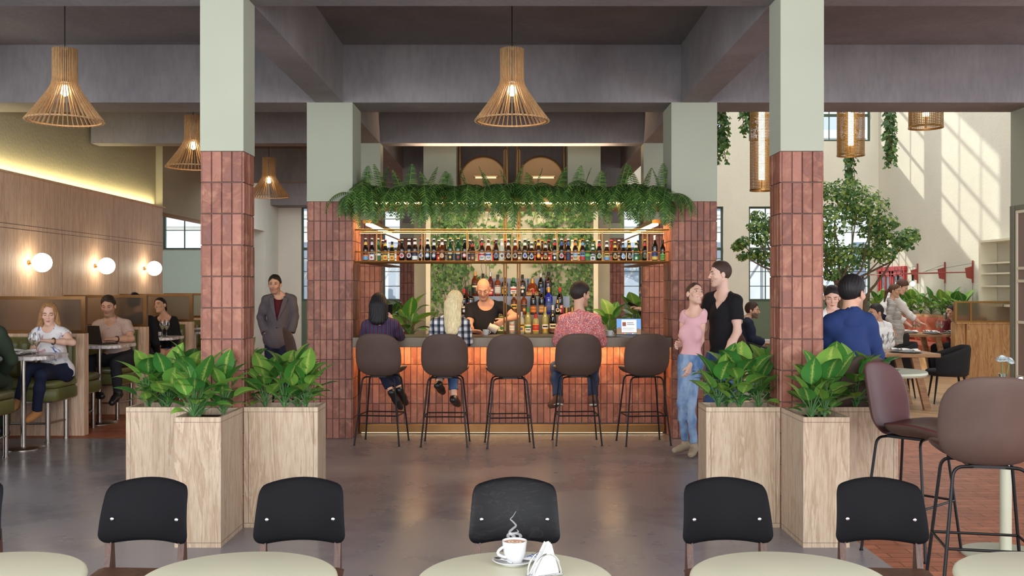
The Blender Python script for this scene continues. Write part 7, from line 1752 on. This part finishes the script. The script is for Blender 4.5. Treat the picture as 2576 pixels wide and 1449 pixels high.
person('dark-haired man in a white shirt seated behind the napkin table',dict(head=P(2203,787,d),shL=P(2232,822,d+.12),shR=P(2196,824,d-.12),elL=P(2240,864,d+.05),wrL=P(2212,878,d-.15),elR=P(2196,868,d-.22),wrR=P(2174,876,d-.25),hipL=P(2222,908,d+.1),hipR=P(2212,908,d-.06),knL=P(2175,905,d+.0),knR=P(2168,905,d-.2),anL=P(2178,985,d),anR=P(2168,985,d-.18),toL=P(2160,998,d),toR=P(2150,998,d-.2)),
 True,(-58,6,0),1.02,OLV,dict(style='short',c=(34,28,28),th=.010,line=.058,side=.02,low=-.02),dict(mat=WHITE,sleeve=1.9,neck='collar',hem=-.04,i=.016,collar=WHITE,name='shirt'),dict(mat=NAVY),dict(mat=S_BLK),{},stubble=.3,h=1.2)
d=17.0
def lower_dress(r,J,hp,hx,k,garment,ax,MS,PM): pass
person('woman in a striped dress standing by the napkin table',dict(head=P(2251,732,d),shL=P(2240,766,d+.14),shR=P(2246,767,d-.14),elL=P(2240,800,d+.2),wrL=P(2250,830,d+.18),elR=P(2236,802,d-.20),wrR=P(2247,832,d-.20),hipL=P(2250,828,d+.09),hipR=P(2250,828,d-.09),knL=P(2254,890,d+.09),knR=P(2254,892,d-.09),anL=P(2252,944,d+.1),anR=P(2252,944,d-.1),toL=P(2272,952,d+.1),toR=P(2272,954,d-.1)),
 False,(74,10,0),1.0,TAN_,dict(style='pulled',c=(96,66,46),th=.010,line=.064,side=.014,low=-.045,extra=[('c',(0,-.105,.0),(0,-.14,-.03),.026,.03),('c',(0,-.14,-.03),(0,-.15,-.22),.03,.016)]),dict(mat=M['breton_stripes'],sleeve=1.75,neck='crew',hem=-.24,i=.014,flare=.035,amp=.005,name='dress'),None,dict(mat=S_BLK),{'R':((.35,0,-1),(0,1,0),(.8,-.2,.2),.4)},h=1.25,eyesopen=.4)
d=17.75
person('waiter in a white shirt leaning over the banquette table',dict(head=P(2269,722,d),shL=P(2238,746,d+.17),shR=P(2252,750,d-.17),elL=P(2262,800,d+.2),wrL=P(2292,822,d+.1),elR=P(2287,792,d-.12),wrR=P(2314,812,d-.1),hipL=P(2214,804,d+.09),hipR=P(2214,804,d-.09),knL=P(2226,884,d+.1),knR=P(2226,884,d-.1),anL=P(2216,938,d+.1),anR=P(2216,938,d-.1),toL=P(2236,948,d+.1),toR=P(2236,948,d-.1)),
 True,(76,30,0),1.0,FAIR,dict(style='short',c=(88,56,44),th=.020,line=.058,side=.016,low=-.02,extra=[('e',(0,-.085,.085),(.03,.03,.03))]),dict(mat=WHITE,sleeve=1.45,neck='collar',hem=-.02,i=.020,amp=.005,collar=WHITE,name='shirt'),dict(mat=NAVY),dict(mat=S_BLK),{'R':((.95,0,-.3),(0,.2,-1),(0,1,.1),.5)},h=1.25)
d=18.75
person('woman in a maroon top on the phone, seated on the orange banquette',dict(head=P(2392,784,d),shL=P(2402,808,d+.1),shR=P(2380,812,d-.08),elL=P(2406,846,d+.1),wrL=P(2392,850,d-.2),elR=P(2370,836,d-.16),wrR=P(2379,806,d-.14),hipL=P(2402,872,d+.1),hipR=P(2394,872,d-.08),knL=P(2352,872,d+.05),knR=P(2350,874,d-.12),anL=P(2350,922,d+.05),anR=P(2348,924,d-.1),toL=P(2334,932,d+.05),toR=P(2332,932,d-.1)),
 False,(-52,0,0),1.0,TAN_,dict(style='pulled',c=(40,28,26),th=.010,line=.062,side=.014,low=-.06,extra=[('c',(0,-.09,-.03),(.02,-.1,-.12),.035,.03)]),dict(mat=MAROON,sleeve=1.95,neck='crew',hem=-.05,name='top'),dict(mat=DARK),dict(mat=S_BLK),{'R':((.2,0,.9),(.8,.3,0),(0,.9,.2),.6)},h=1.25)
q=P(2380,795,18.56); gadget_box('smartphone','black phone of the woman in the maroon top','phone',q,(.15,.1,.95),(0,1,0),None,(.14,.07,.009),M['screen_black'])
